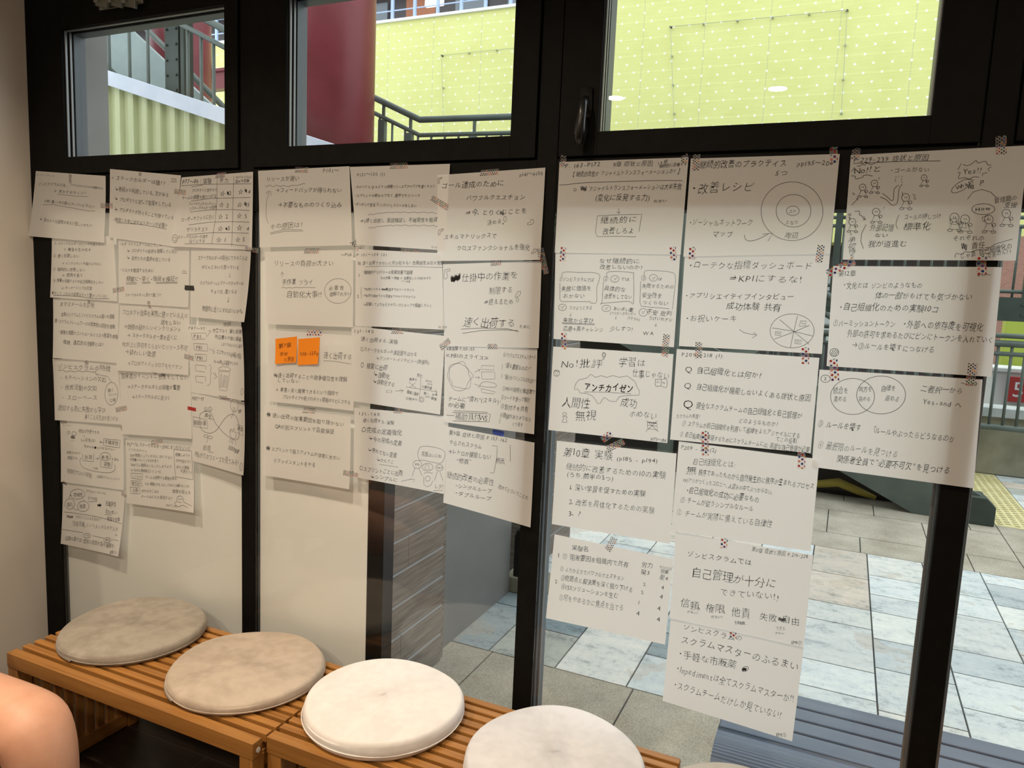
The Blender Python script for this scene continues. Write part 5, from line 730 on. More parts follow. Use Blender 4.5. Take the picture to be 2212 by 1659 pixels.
["sheet","handwritten sheet with a lumpy drawn circle and arrows to four boxes, PBIのスライス",-0.0046,[-0.939,1.3145,-0.6813,1.3236,-0.6776,1.1124,-0.9327,1.1142],[0,0,4,5],[["8章実験 P.150-153",-0.9329,1.3063,-0.8523,1.3092,0.0105,0],["≪PBIのスライス≫",-0.9347,1.2881,-0.8098,1.2905,0.0148,0],["チームに\"慣れ\"(スキル)",-0.9224,1.1773,-0.7779,1.1847,0.0158,0],["が必要",-0.9225,1.1597,-0.8711,1.1614,0.0142,0],["補助具付WS",-0.9001,1.1328,-0.8055,1.1375,0.0195,0],["☆パワフルクエスチョンカード",-0.7724,1.3011,-0.6838,1.3016,0.0135,0],["\"最も重要なのは?\"",-0.7667,1.2757,-0.6956,1.2719,0.0135,0],["\"最小かつシンプルなのは?\"",-0.7669,1.2477,-0.6815,1.2428,0.0136,0],["①PBIの説明と確認策で",-0.7702,1.2179,-0.6802,1.216,0.0122,0],["②カードを使って検討",-0.7722,1.1951,-0.6939,1.1946,0.0123,0],["③気付きを共有",-0.7728,1.1731,-0.6965,1.1706,0.0137,0],["④価値がありそうなら",-0.7732,1.1496,-0.6871,1.1479,0.0132,0],["くり返す",-0.7377,1.1309,-0.7089,1.1321,0.0109,0]],[[0.0007,-0.9243,1.2528,-0.9198,1.2633,-0.9005,1.2699,-0.8862,1.276,-0.8779,1.271,-0.8744,1.2627,-0.866,1.2534,-0.8536,1.2444,-0.8534,1.2387,-0.8634,1.2292,-0.8693,1.2172,-0.8722,1.2083,-0.8848,1.2006,-0.9027,1.2003,-0.9129,1.2088,-0.9216,1.2225,-0.927,1.2351,-0.9243,1.2528],[0.0007,-0.922,1.2559,-0.9005,1.2706,-0.8744,1.2627,-0.866,1.2548,-0.8673,1.2461,-0.8596,1.2339,-0.8611,1.2122,-0.8721,1.2069,-0.9096,1.2106,-0.9133,1.2204,-0.921,1.2299,-0.922,1.2559],[0.0007,-0.8499,1.2511,-0.8344,1.2589],[0.0007,-0.8415,1.259,-0.8339,1.2592,-0.8357,1.2531],[0.0007,-0.8478,1.2381,-0.8351,1.2392],[0.0007,-0.8392,1.2414,-0.8348,1.2392,-0.8378,1.2351],[0.0007,-0.8495,1.2216,-0.8326,1.217],[0.0007,-0.8343,1.2204,-0.831,1.2167,-0.8388,1.2129],[0.0007,-0.8301,1.2699,-0.7958,1.272,-0.7961,1.2614,-0.8313,1.2605,-0.8301,1.2699],[0.0007,-0.8298,1.2539,-0.7928,1.2567,-0.792,1.2385,-0.8279,1.2356,-0.8298,1.2539],[0.0007,-0.8275,1.2268,-0.8158,1.2304,-0.7899,1.2274,-0.7911,1.2185,-0.8311,1.2179,-0.8275,1.2268],[0.0007,-0.8289,1.2117,-0.789,1.2069,-0.7927,1.2013,-0.8264,1.2019,-0.8289,1.2117],[0.001,-0.9079,1.1425,-0.7998,1.1496,-0.802,1.1293,-0.9046,1.1199],[0.001,-0.904,1.1473,-0.8078,1.153],[0.001,-0.9249,1.1333,-0.9018,1.1341],[0.0004,-0.7729,1.278,-0.7731,1.2654],[0.0004,-0.7731,1.2542,-0.7732,1.243],[0.0004,-0.7726,1.1866,-0.7729,1.1823],[0.0004,-0.7728,1.1411,-0.7726,1.1283]],[[-0.815,1.3196,-0.7872,1.3216,0.0133,0]]],
["sheet","handwritten sheet with two heavy round bullets, lowest beside the second post",-0.0038,[-1.5367,1.094,-1.2283,1.0956,-1.2252,0.8903,-1.5364,0.8863],[2,2,8,8],[["速い出荷の阻害要因を取り除かない",-1.5066,1.0682,-1.2495,1.0695,0.0142,0],["QAが別スプリントで品質保証",-1.494,1.0373,-1.2835,1.0457,0.0143,0],["スプリントで扱うアイテムが非常に大きい",-1.5084,0.9688,-1.2612,0.9734,0.0137,0],["リファインメントをやる",-1.4999,0.9346,-1.3456,0.9425,0.0162,0]],[[0.0008,-1.5225,1.0749,-1.5192,1.0755,-1.5162,1.0746,-1.5141,1.0724,-1.5136,1.0694,-1.5146,1.0664,-1.517,1.064,-1.5201,1.0629,-1.5233,1.0632,-1.5258,1.065,-1.527,1.0677,-1.5265,1.0708,-1.5246,1.0735,-1.5216,1.0752],[0.0015,-1.5253,1.0727,-1.5236,1.0654,-1.522,1.0741,-1.5203,1.0656,-1.5186,1.0732,-1.5169,1.0645,-1.5152,1.0728],[0.0008,-1.5227,0.9747,-1.5194,0.9753,-1.5164,0.9745,-1.5143,0.9723,-1.5137,0.9693,-1.5147,0.9662,-1.5171,0.9638,-1.5203,0.9625,-1.5235,0.9628,-1.526,0.9645,-1.5272,0.9673,-1.5268,0.9705,-1.5248,0.9732,-1.5219,0.975],[0.0015,-1.5256,0.9724,-1.5238,0.9651,-1.5222,0.9739,-1.5205,0.9653,-1.5188,0.973,-1.5171,0.9643,-1.5154,0.9727]],[[-1.3952,1.0955,-1.3515,1.098,0.0162,0],[-1.2481,0.9351,-1.1969,0.9329,0.016,0]]],
["sheet","handwritten sheet with two drawn stick people PO and DEV under a speech balloon",-0.0038,[-1.2157,1.1229,-0.9213,1.1289,-0.9223,0.9224,-1.2105,0.9278],[5,0,4,8],[["131-140",-1.2013,1.1073,-1.1303,1.1126,0.013,0],["速く出荷する-実験",-1.1864,1.0909,-1.0865,1.0933,0.012,0],["○完成の定義強化",-1.1907,1.0634,-1.0608,1.0683,0.0162,0],["↳今の完成の定義",-1.1659,1.0426,-1.0599,1.0395,0.0146,0],["↳守れてない定義",-1.1671,1.0096,-1.0748,1.0053,0.0146,0],["↳かんてこ",-1.1377,0.9872,-1.0827,0.9865,0.0124,0],["○スプリントごとに出荷",-1.1933,0.9547,-1.0539,0.958,0.0154,0],["↳シンプルに",-1.1558,0.9376,-1.0692,0.9387,0.0141,0],["花瓶はいいわ",-0.998,1.0203,-0.9373,1.0205,0.0139,0],["PO",-1.017,0.989,-1.0034,0.9909,0.0086,0],["DEV",-0.9495,0.9896,-0.9328,0.992,0.0072,0],["しグ!",-0.9548,0.9372,-0.9283,0.9412,0.0149,0]],[[0.0008,-1.1288,0.9744,-1.0692,0.9745],[0.0008,-1.0579,0.9371,-1.0277,0.9473],[0.0008,-1.0304,0.9477,-1.0158,0.9482,-1.0192,0.942],[0.0008,-1.0037,1.0004,-1.0097,1.0172,-1.0049,1.0353,-0.9906,1.0419,-0.9585,1.0429,-0.9335,1.0382,-0.927,1.0281,-0.9325,1.0101,-0.9464,1.0019,-0.9948,1.004,-1.0037,1.0004],[0.0008,-0.9836,0.9928,-0.9755,0.9939,-0.9724,0.9816,-0.9868,0.9804,-0.9836,0.9928],[0.0008,-1.0167,0.9794,-1.0243,0.9558],[0.0008,-1.0049,0.9811,-0.9934,0.9611],[0.0008,-0.9474,0.9804,-0.9562,0.9529],[0.0008,-0.9403,0.9798,-0.9307,0.9583],[0.0008,-0.9882,0.9674,-0.9811,0.9732,-0.9614,0.9729],[0.0008,-0.9889,0.9609,-0.9872,0.9388,-0.978,0.9334,-0.9657,0.9404,-0.9607,0.9523],[0.0008,-0.958,0.9272,-0.9297,0.9307],[0.0008,-1.0145,0.9997,-1.01,1.0009,-1.0055,1.0008,-1.0015,0.9996,-0.9984,0.9973,-0.9966,0.9941,-0.9963,0.9905,-0.9975,0.9869,-1.0001,0.9836,-1.0037,0.981,-1.0081,0.9794,-1.0127,0.979,-1.0169,0.9799,-1.0204,0.9819,-1.0226,0.9848,-1.0234,0.9883,-1.0227,0.992,-1.0205,0.9955,-1.0171,0.9983,-1.0129,1.0002],[0.0008,-0.9463,0.9983,-0.9422,0.9993,-0.9382,0.9991,-0.9348,0.9977,-0.9325,0.9953,-0.9315,0.9923,-0.9321,0.989,-0.9342,0.9859,-0.9374,0.9835,-0.9413,0.9821,-0.9454,0.9819,-0.949,0.9829,-0.9518,0.985,-0.9532,0.9879,-0.9532,0.9911,-0.9516,0.9943,-0.9487,0.997,-0.9449,0.9988],[0.0008,-0.9837,0.9962,-0.9788,0.9975,-0.9738,0.9977,-0.9692,0.997,-0.9655,0.9955,-0.9629,0.9931,-0.9617,0.9902,-0.962,0.987,-0.9638,0.9839,-0.9669,0.981,-0.971,0.9788,-0.9758,0.9773,-0.9808,0.9767,-0.9856,0.9771,-0.9896,0.9784,-0.9926,0.9805,-0.9943,0.9833,-0.9944,0.9865,-0.993,0.9897,-0.9902,0.9926,-0.9863,0.9951,-0.9817,0.9968],[0.0008,-0.9786,0.9628,-0.9756,0.9636,-0.9727,0.9631,-0.9704,0.9614,-0.9691,0.9588,-0.9691,0.9558,-0.9703,0.9528,-0.9726,0.9505,-0.9755,0.9493,-0.9785,0.9494,-0.9811,0.9507,-0.9828,0.953,-0.9833,0.956,-0.9825,0.959,-0.9805,0.9616,-0.9778,0.9632]],[[-1.0884,1.1272,-1.0616,1.1288,0.0135,0]]],
["sheet","handwritten sheet with a square bracket at centre and a blue tape piece on top",-0.0038,[-0.9222,1.1031,-0.6765,1.0909,-0.6749,0.8757,-0.9267,0.8988],[2,2,6,4],[["第9章 症状と原因 P.157-162",-0.9177,1.0878,-0.7505,1.0864,0.0128,0],["やらされスクラム",-0.9157,1.0623,-0.8209,1.0602,0.0154,0],["→レトロが機能しない",-0.9188,1.0378,-0.7932,1.0377,0.0154,0],["\"他責\"",-0.8941,1.0152,-0.8481,1.0197,0.0138,0],["例示、",-0.7788,1.0309,-0.7488,1.0315,0.0152,0],["継続的改善の必要性",-0.9195,0.974,-0.7819,0.9746,0.0184,0],["・シングルループ",-0.8946,0.9507,-0.7875,0.9509,0.0138,0],["・ダブルループ",-0.8938,0.9292,-0.7875,0.9298,0.0138,0],["改めてどういうことか、",-0.7692,0.966,-0.6813,0.9483,0.0134,0]],[[0.0009,-0.7918,1.0688,-0.7777,1.0692,-0.7781,1.0362,-0.7839,0.9988,-0.7944,0.9982],[0.0009,-0.7421,1.0772,-0.7397,1.0345]],[[-0.7933,1.1039,-0.762,1.1018,0.0129,5]]],
["sheet","handwritten sheet headed P.163-P172 with a ruled line and a box around 継続的に改善しろよ",-0.0062,[-0.6473,1.7636,-0.3474,1.7648,-0.3494,1.5555,-0.647,1.5543],[0,0,2,2],[["P. 163-P172",-0.6327,1.7536,-0.5463,1.7568,0.0134,0],["9章 症状と原因",-0.5175,1.7544,-0.4251,1.7542,0.0124,0],["(4部",-0.4147,1.7539,-0.3905,1.7586,0.0073,0],["継続的に改善する",-0.4103,1.7484,-0.3495,1.7513,0.0082,0],["【 継続的改善か アジャイルトランスフォーメーションか? 】",-0.6175,1.7346,-0.3592,1.7357,0.0125,0],["アジャイルトランスフォーメーションは大半失敗",-0.5712,1.7016,-0.3576,1.7031,0.0141,0],["(変化に反発する力)",-0.5545,1.6806,-0.4265,1.6809,0.0155,0],["のせい",-0.4187,1.6723,-0.3884,1.672,0.0084,0],["継続的に",-0.5394,1.6292,-0.4517,1.6325,0.0156,0],["改善しろよ",-0.532,1.6051,-0.4575,1.6073,0.015,0]],[[0.001,-0.6446,1.7113,-0.6242,1.7118,-0.5928,1.7148,-0.5043,1.7164,-0.4066,1.7169,-0.357,1.7155],[0.0008,-0.6062,1.7025,-0.6044,1.7025,-0.6028,1.7016,-0.6019,1.7001,-0.6021,1.6984,-0.6032,1.6972,-0.6049,1.6968,-0.6067,1.6973,-0.6079,1.6987,-0.6081,1.7003,-0.6074,1.7018,-0.6058,1.7026],[0.0014,-0.5914,1.7068,-0.5892,1.698,-0.588,1.7079,-0.5857,1.6977,-0.5845,1.7064,-0.5821,1.6959,-0.581,1.7055,-0.5787,1.6965,-0.5776,1.7071],[0.0008,-0.4971,1.6563,-0.4965,1.646],[0.0008,-0.5009,1.6492,-0.4965,1.6455,-0.493,1.6483],[0.0008,-0.5469,1.6396,-0.5164,1.642,-0.4427,1.6435,-0.4466,1.605],[0.0008,-0.5469,1.6396,-0.549,1.6033,-0.5441,1.5928,-0.4966,1.5942,-0.4524,1.5934]],[[-0.6379,1.7779,-0.6391,1.7521,0.0145,0],[-0.3563,1.7714,-0.355,1.753,0.0143,0]]],
["sheet","handwritten sheet with three boxed paragraphs side by side",-0.0054,[-0.6463,1.5565,-0.3508,1.5581,-0.3495,1.3506,-0.6392,1.3501],[0,0,3,3],[["なぜ継続的に",-0.5377,1.5374,-0.4404,1.539,0.0127,0],["改善しないのか?",-0.5345,1.5237,-0.4318,1.5265,0.0121,0],["①ゾンビスクラムでは",-0.6332,1.4926,-0.5465,1.494,0.0115,0],["失敗に価値を",-0.6269,1.4707,-0.551,1.4737,0.0125,0],["おかない",-0.6216,1.4527,-0.5665,1.4559,0.0116,0],["②",-0.5257,1.4986,-0.512,1.499,0.0132,0],["ゾ",-0.5007,1.4979,-0.4911,1.4982,0.0088,0],["では",-0.4832,1.4977,-0.4619,1.4984,0.0088,0],["具体的な",-0.521,1.4748,-0.4691,1.4753,0.0122,0],["改善をしてない",-0.5191,1.4572,-0.453,1.4585,0.0122,0],["③",-0.4364,1.5023,-0.4225,1.5027,0.0129,0],["ゾ",-0.411,1.5024,-0.4019,1.5027,0.0087,0],["は",-0.398,1.5013,-0.3858,1.5017,0.0077,0],["失敗するための",-0.4321,1.4843,-0.359,1.4841,0.011,0],["安全性を",-0.4307,1.4632,-0.384,1.4637,0.0126,0],["つくらない",-0.4288,1.4467,-0.3685,1.448,0.0111,0],["ゾ",-0.6256,1.4264,-0.6159,1.4268,0.0092,0],["さけようとする",-0.6041,1.4266,-0.5467,1.4287,0.0107,0],["↓",-0.6015,1.4101,-0.5956,1.4104,0.0101,0],["失敗から学び",-0.6176,1.3957,-0.5416,1.3984,0.0132,0],["応用→再チャレンジ",-0.6157,1.3767,-0.5167,1.3788,0.0132,0],["ゾ",-0.5174,1.4294,-0.5077,1.4298,0.009,0],["あいまい案",-0.4964,1.4296,-0.4488,1.429,0.0104,0],["(ハッピークラッピー",-0.503,1.4193,-0.4411,1.4194,0.0089,0],["スクラム)",-0.4609,1.4099,-0.4318,1.4085,0.0088,0],["↓",-0.4911,1.4091,-0.4847,1.4094,0.0114,0],["少しずつ!",-0.5008,1.3837,-0.4459,1.3847,0.0136,0],["ゾ",-0.4297,1.4246,-0.4204,1.4251,0.0088,0],["不安 批判",-0.4174,1.426,-0.3593,1.4245,0.0117,0],["うけいれナシ",-0.4118,1.4119,-0.3569,1.4119,0.0102,0],["↓",-0.3977,1.3975,-0.3893,1.398,0.0112,0],["WA",-0.4219,1.3778,-0.395,1.3795,0.0112,0]],[[0.0008,-0.6275,1.4975,-0.6222,1.5095,-0.5829,1.5099,-0.5516,1.5108,-0.5342,1.506,-0.5343,1.4936,-0.5389,1.4749,-0.5377,1.4424,-0.5532,1.4404],[0.0008,-0.6309,1.4832,-0.6289,1.4461,-0.6243,1.4399,-0.5517,1.4433],[0.0008,-0.5162,1.5019,-0.5144,1.5127,-0.4858,1.5148,-0.4558,1.513,-0.4531,1.507,-0.4494,1.4453,-0.4626,1.4482,-0.5229,1.4407,-0.5239,1.443,-0.5235,1.4902],[0.0007,-0.4286,1.5063,-0.4274,1.5176,-0.4084,1.5196,-0.3658,1.5164,-0.3576,1.5056,-0.3573,1.4805,-0.3593,1.435],[0.0008,-0.4356,1.4948,-0.4343,1.4472,-0.4306,1.4382,-0.3669,1.4361],[0.0008,-0.5004,1.5051,-0.4967,1.5056,-0.4931,1.5051,-0.49,1.5035,-0.4878,1.5012,-0.4869,1.4984,-0.4873,1.4956,-0.4891,1.4931,-0.4919,1.4913,-0.4955,1.4904,-0.4992,1.4906,-0.5025,1.4918,-0.5051,1.4939,-0.5064,1.4966,-0.5064,1.4995,-0.5051,1.5021,-0.5025,1.5042,-0.4992,1.5054],[0.0007,-0.4107,1.5102,-0.4073,1.5107,-0.4039,1.5102,-0.401,1.5086,-0.399,1.5064,-0.3981,1.5037,-0.3985,1.5009,-0.4001,1.4984,-0.4028,1.4967,-0.406,1.4958,-0.4095,1.496,-0.4126,1.4972,-0.415,1.4993,-0.4162,1.5019,-0.4163,1.5047,-0.415,1.5073,-0.4127,1.5093,-0.4096,1.5105],[0.0008,-0.6246,1.4336,-0.6207,1.4342,-0.6169,1.4336,-0.6138,1.4318,-0.6118,1.4293,-0.6112,1.4263,-0.6122,1.4234,-0.6146,1.4209,-0.618,1.4194,-0.6219,1.419,-0.6257,1.4198,-0.6287,1.4217,-0.6305,1.4243,-0.6308,1.4274,-0.6296,1.4303,-0.627,1.4326,-0.6234,1.4339],[0.0008,-0.6207,1.3892,-0.538,1.3921],[0.0008,-0.6172,1.3875,-0.5386,1.3897],[0.0008,-0.5164,1.4365,-0.5125,1.437,-0.5086,1.4366,-0.5053,1.4351,-0.503,1.4329,-0.5021,1.4302,-0.5026,1.4275,-0.5045,1.425,-0.5075,1.4232,-0.5113,1.4223,-0.5152,1.4224,-0.5188,1.4235,-0.5214,1.4255,-0.5229,1.428,-0.5229,1.4308,-0.5214,1.4335,-0.5187,1.4355,-0.5151,1.4368],[0.0008,-0.4287,1.433,-0.4254,1.4336,-0.422,1.4332,-0.419,1.4317,-0.4168,1.4293,-0.4156,1.4264,-0.4156,1.4233,-0.4168,1.4204,-0.419,1.418,-0.422,1.4165,-0.4253,1.4161,-0.4287,1.4167,-0.4316,1.4184,-0.4336,1.4209,-0.4346,1.4239,-0.4344,1.427,-0.433,1.4298,-0.4307,1.432,-0.4276,1.4334]],[[-0.6255,1.5686,-0.6287,1.5357,0.014,2],[-0.3683,1.573,-0.3647,1.5426,0.0146,2],[-0.6138,1.3669,-0.6121,1.3269,0.014,2],[-0.3675,1.3794,-0.37,1.328,0.0158,0]]],
["sheet","handwritten sheet with bold アンチカイゼン inside a dripping cloud outline",-0.0046,[-0.6404,1.3314,-0.3503,1.3349,-0.3494,1.1312,-0.6411,1.1273],[0,0,3,3],[["No!批評",-0.6169,1.2923,-0.5135,1.2997,0.0222,0],["学習は",-0.4763,1.3068,-0.4112,1.3096,0.0215,0],["仕事じゃない",-0.4418,1.2831,-0.3554,1.2842,0.0198,0],["アンチカイゼン",-0.5562,1.2409,-0.4363,1.2489,0.022,1],["人間性",-0.61,1.1997,-0.5385,1.2045,0.0258,0],["無視",-0.5748,1.1705,-0.5212,1.1747,0.0258,0],["成功",-0.4646,1.2137,-0.4251,1.2153,0.0218,0],["ホめない",-0.4431,1.1882,-0.3766,1.1907,0.0185,0],["Scr",-0.3844,1.269,-0.3756,1.269,0.0054,0],["Ag",-0.3717,1.2693,-0.3638,1.2692,0.0053,0],["P173～184",-0.3882,1.1361,-0.3522,1.1365,0.0103,0]],[[0.0008,-0.5141,1.3262,-0.5119,1.3266,-0.5098,1.3257,-0.5083,1.3236,-0.5077,1.3209,-0.5083,1.3183,-0.5098,1.3162,-0.5118,1.3153,-0.514,1.3158,-0.5158,1.3175,-0.5167,1.32,-0.5166,1.3228,-0.5155,1.3251,-0.5135,1.3265],[0.0008,-0.5134,1.3248,-0.5119,1.325,-0.5105,1.324,-0.5097,1.3222,-0.5098,1.3202,-0.5107,1.3186,-0.5122,1.3179,-0.5137,1.3184,-0.5147,1.32,-0.515,1.322,-0.5144,1.3239,-0.5131,1.3249],[0.0008,-0.5133,1.316,-0.5149,1.3089,-0.5124,1.3091,-0.5095,1.3171],[0.0008,-0.6308,1.2748,-0.6276,1.2754,-0.6246,1.2747,-0.6221,1.2728,-0.6207,1.2699,-0.6206,1.2668,-0.6218,1.2638,-0.6242,1.2615,-0.6272,1.2604,-0.6303,1.2606,-0.633,1.2622,-0.6349,1.2648,-0.6354,1.2679,-0.6347,1.271,-0.6327,1.2736,-0.6299,1.2751],[0.0008,-0.6345,1.2739,-0.6328,1.2719,-0.6312,1.2745,-0.6294,1.2721,-0.6279,1.2744,-0.6261,1.272,-0.6245,1.2744,-0.6228,1.2724,-0.6212,1.2751],[0.0008,-0.6328,1.2683,-0.6298,1.2694],[0.0008,-0.6263,1.2697,-0.6232,1.2691],[0.0008,-0.6294,1.2619,-0.6278,1.2649,-0.625,1.2623],[0.0008,-0.5811,1.2353,-0.5766,1.249,-0.5701,1.2571,-0.5514,1.2629,-0.5417,1.2728,-0.5293,1.2665,-0.516,1.2718,-0.5023,1.2689,-0.4876,1.2743,-0.4724,1.2718,-0.4529,1.2765,-0.4341,1.2653,-0.4284,1.2529,-0.4222,1.2446,-0.4223,1.2345,-0.4549,1.2302,-0.4679,1.2272,-0.4733,1.2194,-0.4755,1.2142,-0.4905,1.2135,-0.4992,1.2184,-0.5045,1.2212,-0.5108,1.2139,-0.5138,1.2062,-0.5205,1.2047,-0.528,1.2155,-0.537,1.2229,-0.551,1.2265,-0.5648,1.2255,-0.5723,1.2353,-0.5774,1.2323,-0.5811,1.2353],[0.0008,-0.5546,1.2295,-0.5019,1.2337,-0.4412,1.2359],[0.0008,-0.6031,1.1743,-0.6005,1.1747,-0.5981,1.1741,-0.5966,1.1726,-0.5964,1.1707,-0.5976,1.1688,-0.5998,1.1676,-0.6024,1.1673,-0.6047,1.1681,-0.606,1.1696,-0.6061,1.1716,-0.6048,1.1734,-0.6025,1.1745],[0.0008,-0.6063,1.1645,-0.5947,1.165,-0.5971,1.1596,-0.5944,1.1518,-0.6064,1.1509,-0.6033,1.1589,-0.6063,1.1645],[0.0008,-0.3872,1.2746,-0.3737,1.2755,-0.3612,1.2769,-0.3607,1.2585,-0.3735,1.2604,-0.3856,1.2593,-0.3872,1.2746],[0.0008,-0.3737,1.2755,-0.3732,1.2605],[0.0008,-0.3988,1.1737,-0.3763,1.1738,-0.3744,1.1587,-0.397,1.1593,-0.3988,1.1737],[0.0008,-0.4007,1.1775,-0.3718,1.155],[0.0008,-0.3759,1.1795,-0.4006,1.1524],[0.0008,-0.3984,1.1673,-0.3758,1.1674],[0.0008,-0.3965,1.1756,-0.3948,1.1727,-0.3934,1.176,-0.3917,1.1726,-0.3903,1.1755,-0.3885,1.1721,-0.3872,1.1753,-0.3855,1.1723,-0.3842,1.1758,-0.3824,1.1729,-0.3811,1.176,-0.3793,1.1726,-0.378,1.1755]],[[-0.5058,1.1182,-0.482,1.1369,0.0166,2]]],
["sheet","handwritten sheet headed 第10章 実験 with a list numbered to 3、?",-0.0038,[-0.6187,1.1027,-0.3272,1.1091,-0.3272,0.8968,-0.6196,0.8932],[0,0,3,3],[["第10章 実験",-0.6003,1.0781,-0.4755,1.0848,0.0238,0],["(p185 - p194)",-0.4663,1.079,-0.369,1.0861,0.0137,0],["継続的に改善するための10の実験",-0.5907,1.0415,-0.3475,1.0541,0.0174,0],["(うち.前半の5つ)",-0.5878,1.0229,-0.4711,1.0291,0.0149,0],["1、深い学習を促すための実験",-0.5796,0.9933,-0.3916,1.0043,0.0158,0],["2、改善を具体化するための実験",-0.5794,0.957,-0.3678,0.969,0.0173,0],["3、?",-0.5797,0.9286,-0.5442,0.9299,0.0163,0]],[],[[-0.4914,1.0976,-0.4523,1.1217,0.016,0]]],
["sheet","handwritten sheet with five circled items and columns of 4s, lowest right of the third post",-0.003,[-0.6124,0.8674,-0.3172,0.8603,-0.3212,0.6514,-0.623,0.6478],[0,0,3,3],[["実験名",-0.5657,0.8416,-0.5219,0.8443,0.0135,0],["1",-0.6024,0.8169,-0.5948,0.8184,0.0148,0],["① 阻害要因を組織内で共有",-0.589,0.8167,-0.4211,0.8265,0.0152,0],["② ふりかえりでパワフルクエスチョン",-0.5929,0.7832,-0.4295,0.7905,0.0146,0],["③問題点と解決策を深く掘り下げる",-0.5898,0.7613,-0.4066,0.7673,0.0153,0],["2",-0.6054,0.7468,-0.5977,0.7475,0.0131,0],["④15%ソリューションを生む",-0.5876,0.7392,-0.4418,0.7443,0.0154,0],["⑤何をやめるかに焦点を当てる",-0.5918,0.71,-0.4256,0.7168,0.018,0],["労力",-0.3908,0.8342,-0.3631,0.8344,0.014,0],["星3",-0.3914,0.8163,-0.3688,0.8172,0.013,0],["サバイバルと",-0.3476,0.8348,-0.318,0.8363,0.0094,0],["効果",-0.3445,0.8257,-0.3259,0.8277,0.0094,0],["星4",-0.3462,0.8138,-0.3256,0.8119,0.0129,0],["2",-0.385,0.7862,-0.3764,0.788,0.0113,0],["4",-0.341,0.7883,-0.3334,0.789,0.0129,0],["2",-0.3889,0.7647,-0.3794,0.7668,0.0114,0],["4",-0.3428,0.7648,-0.3343,0.7649,0.0147,0],["1",-0.3924,0.7387,-0.388,0.7388,0.0132,0],["4",-0.3469,0.7362,-0.3374,0.7365,0.0148,0],["4",-0.3959,0.7116,-0.3862,0.712,0.015,0],["4",-0.3468,0.7102,-0.3365,0.7107,0.0156,0]],[],[[-0.4756,0.8517,-0.4593,0.8857,0.017,0]]],
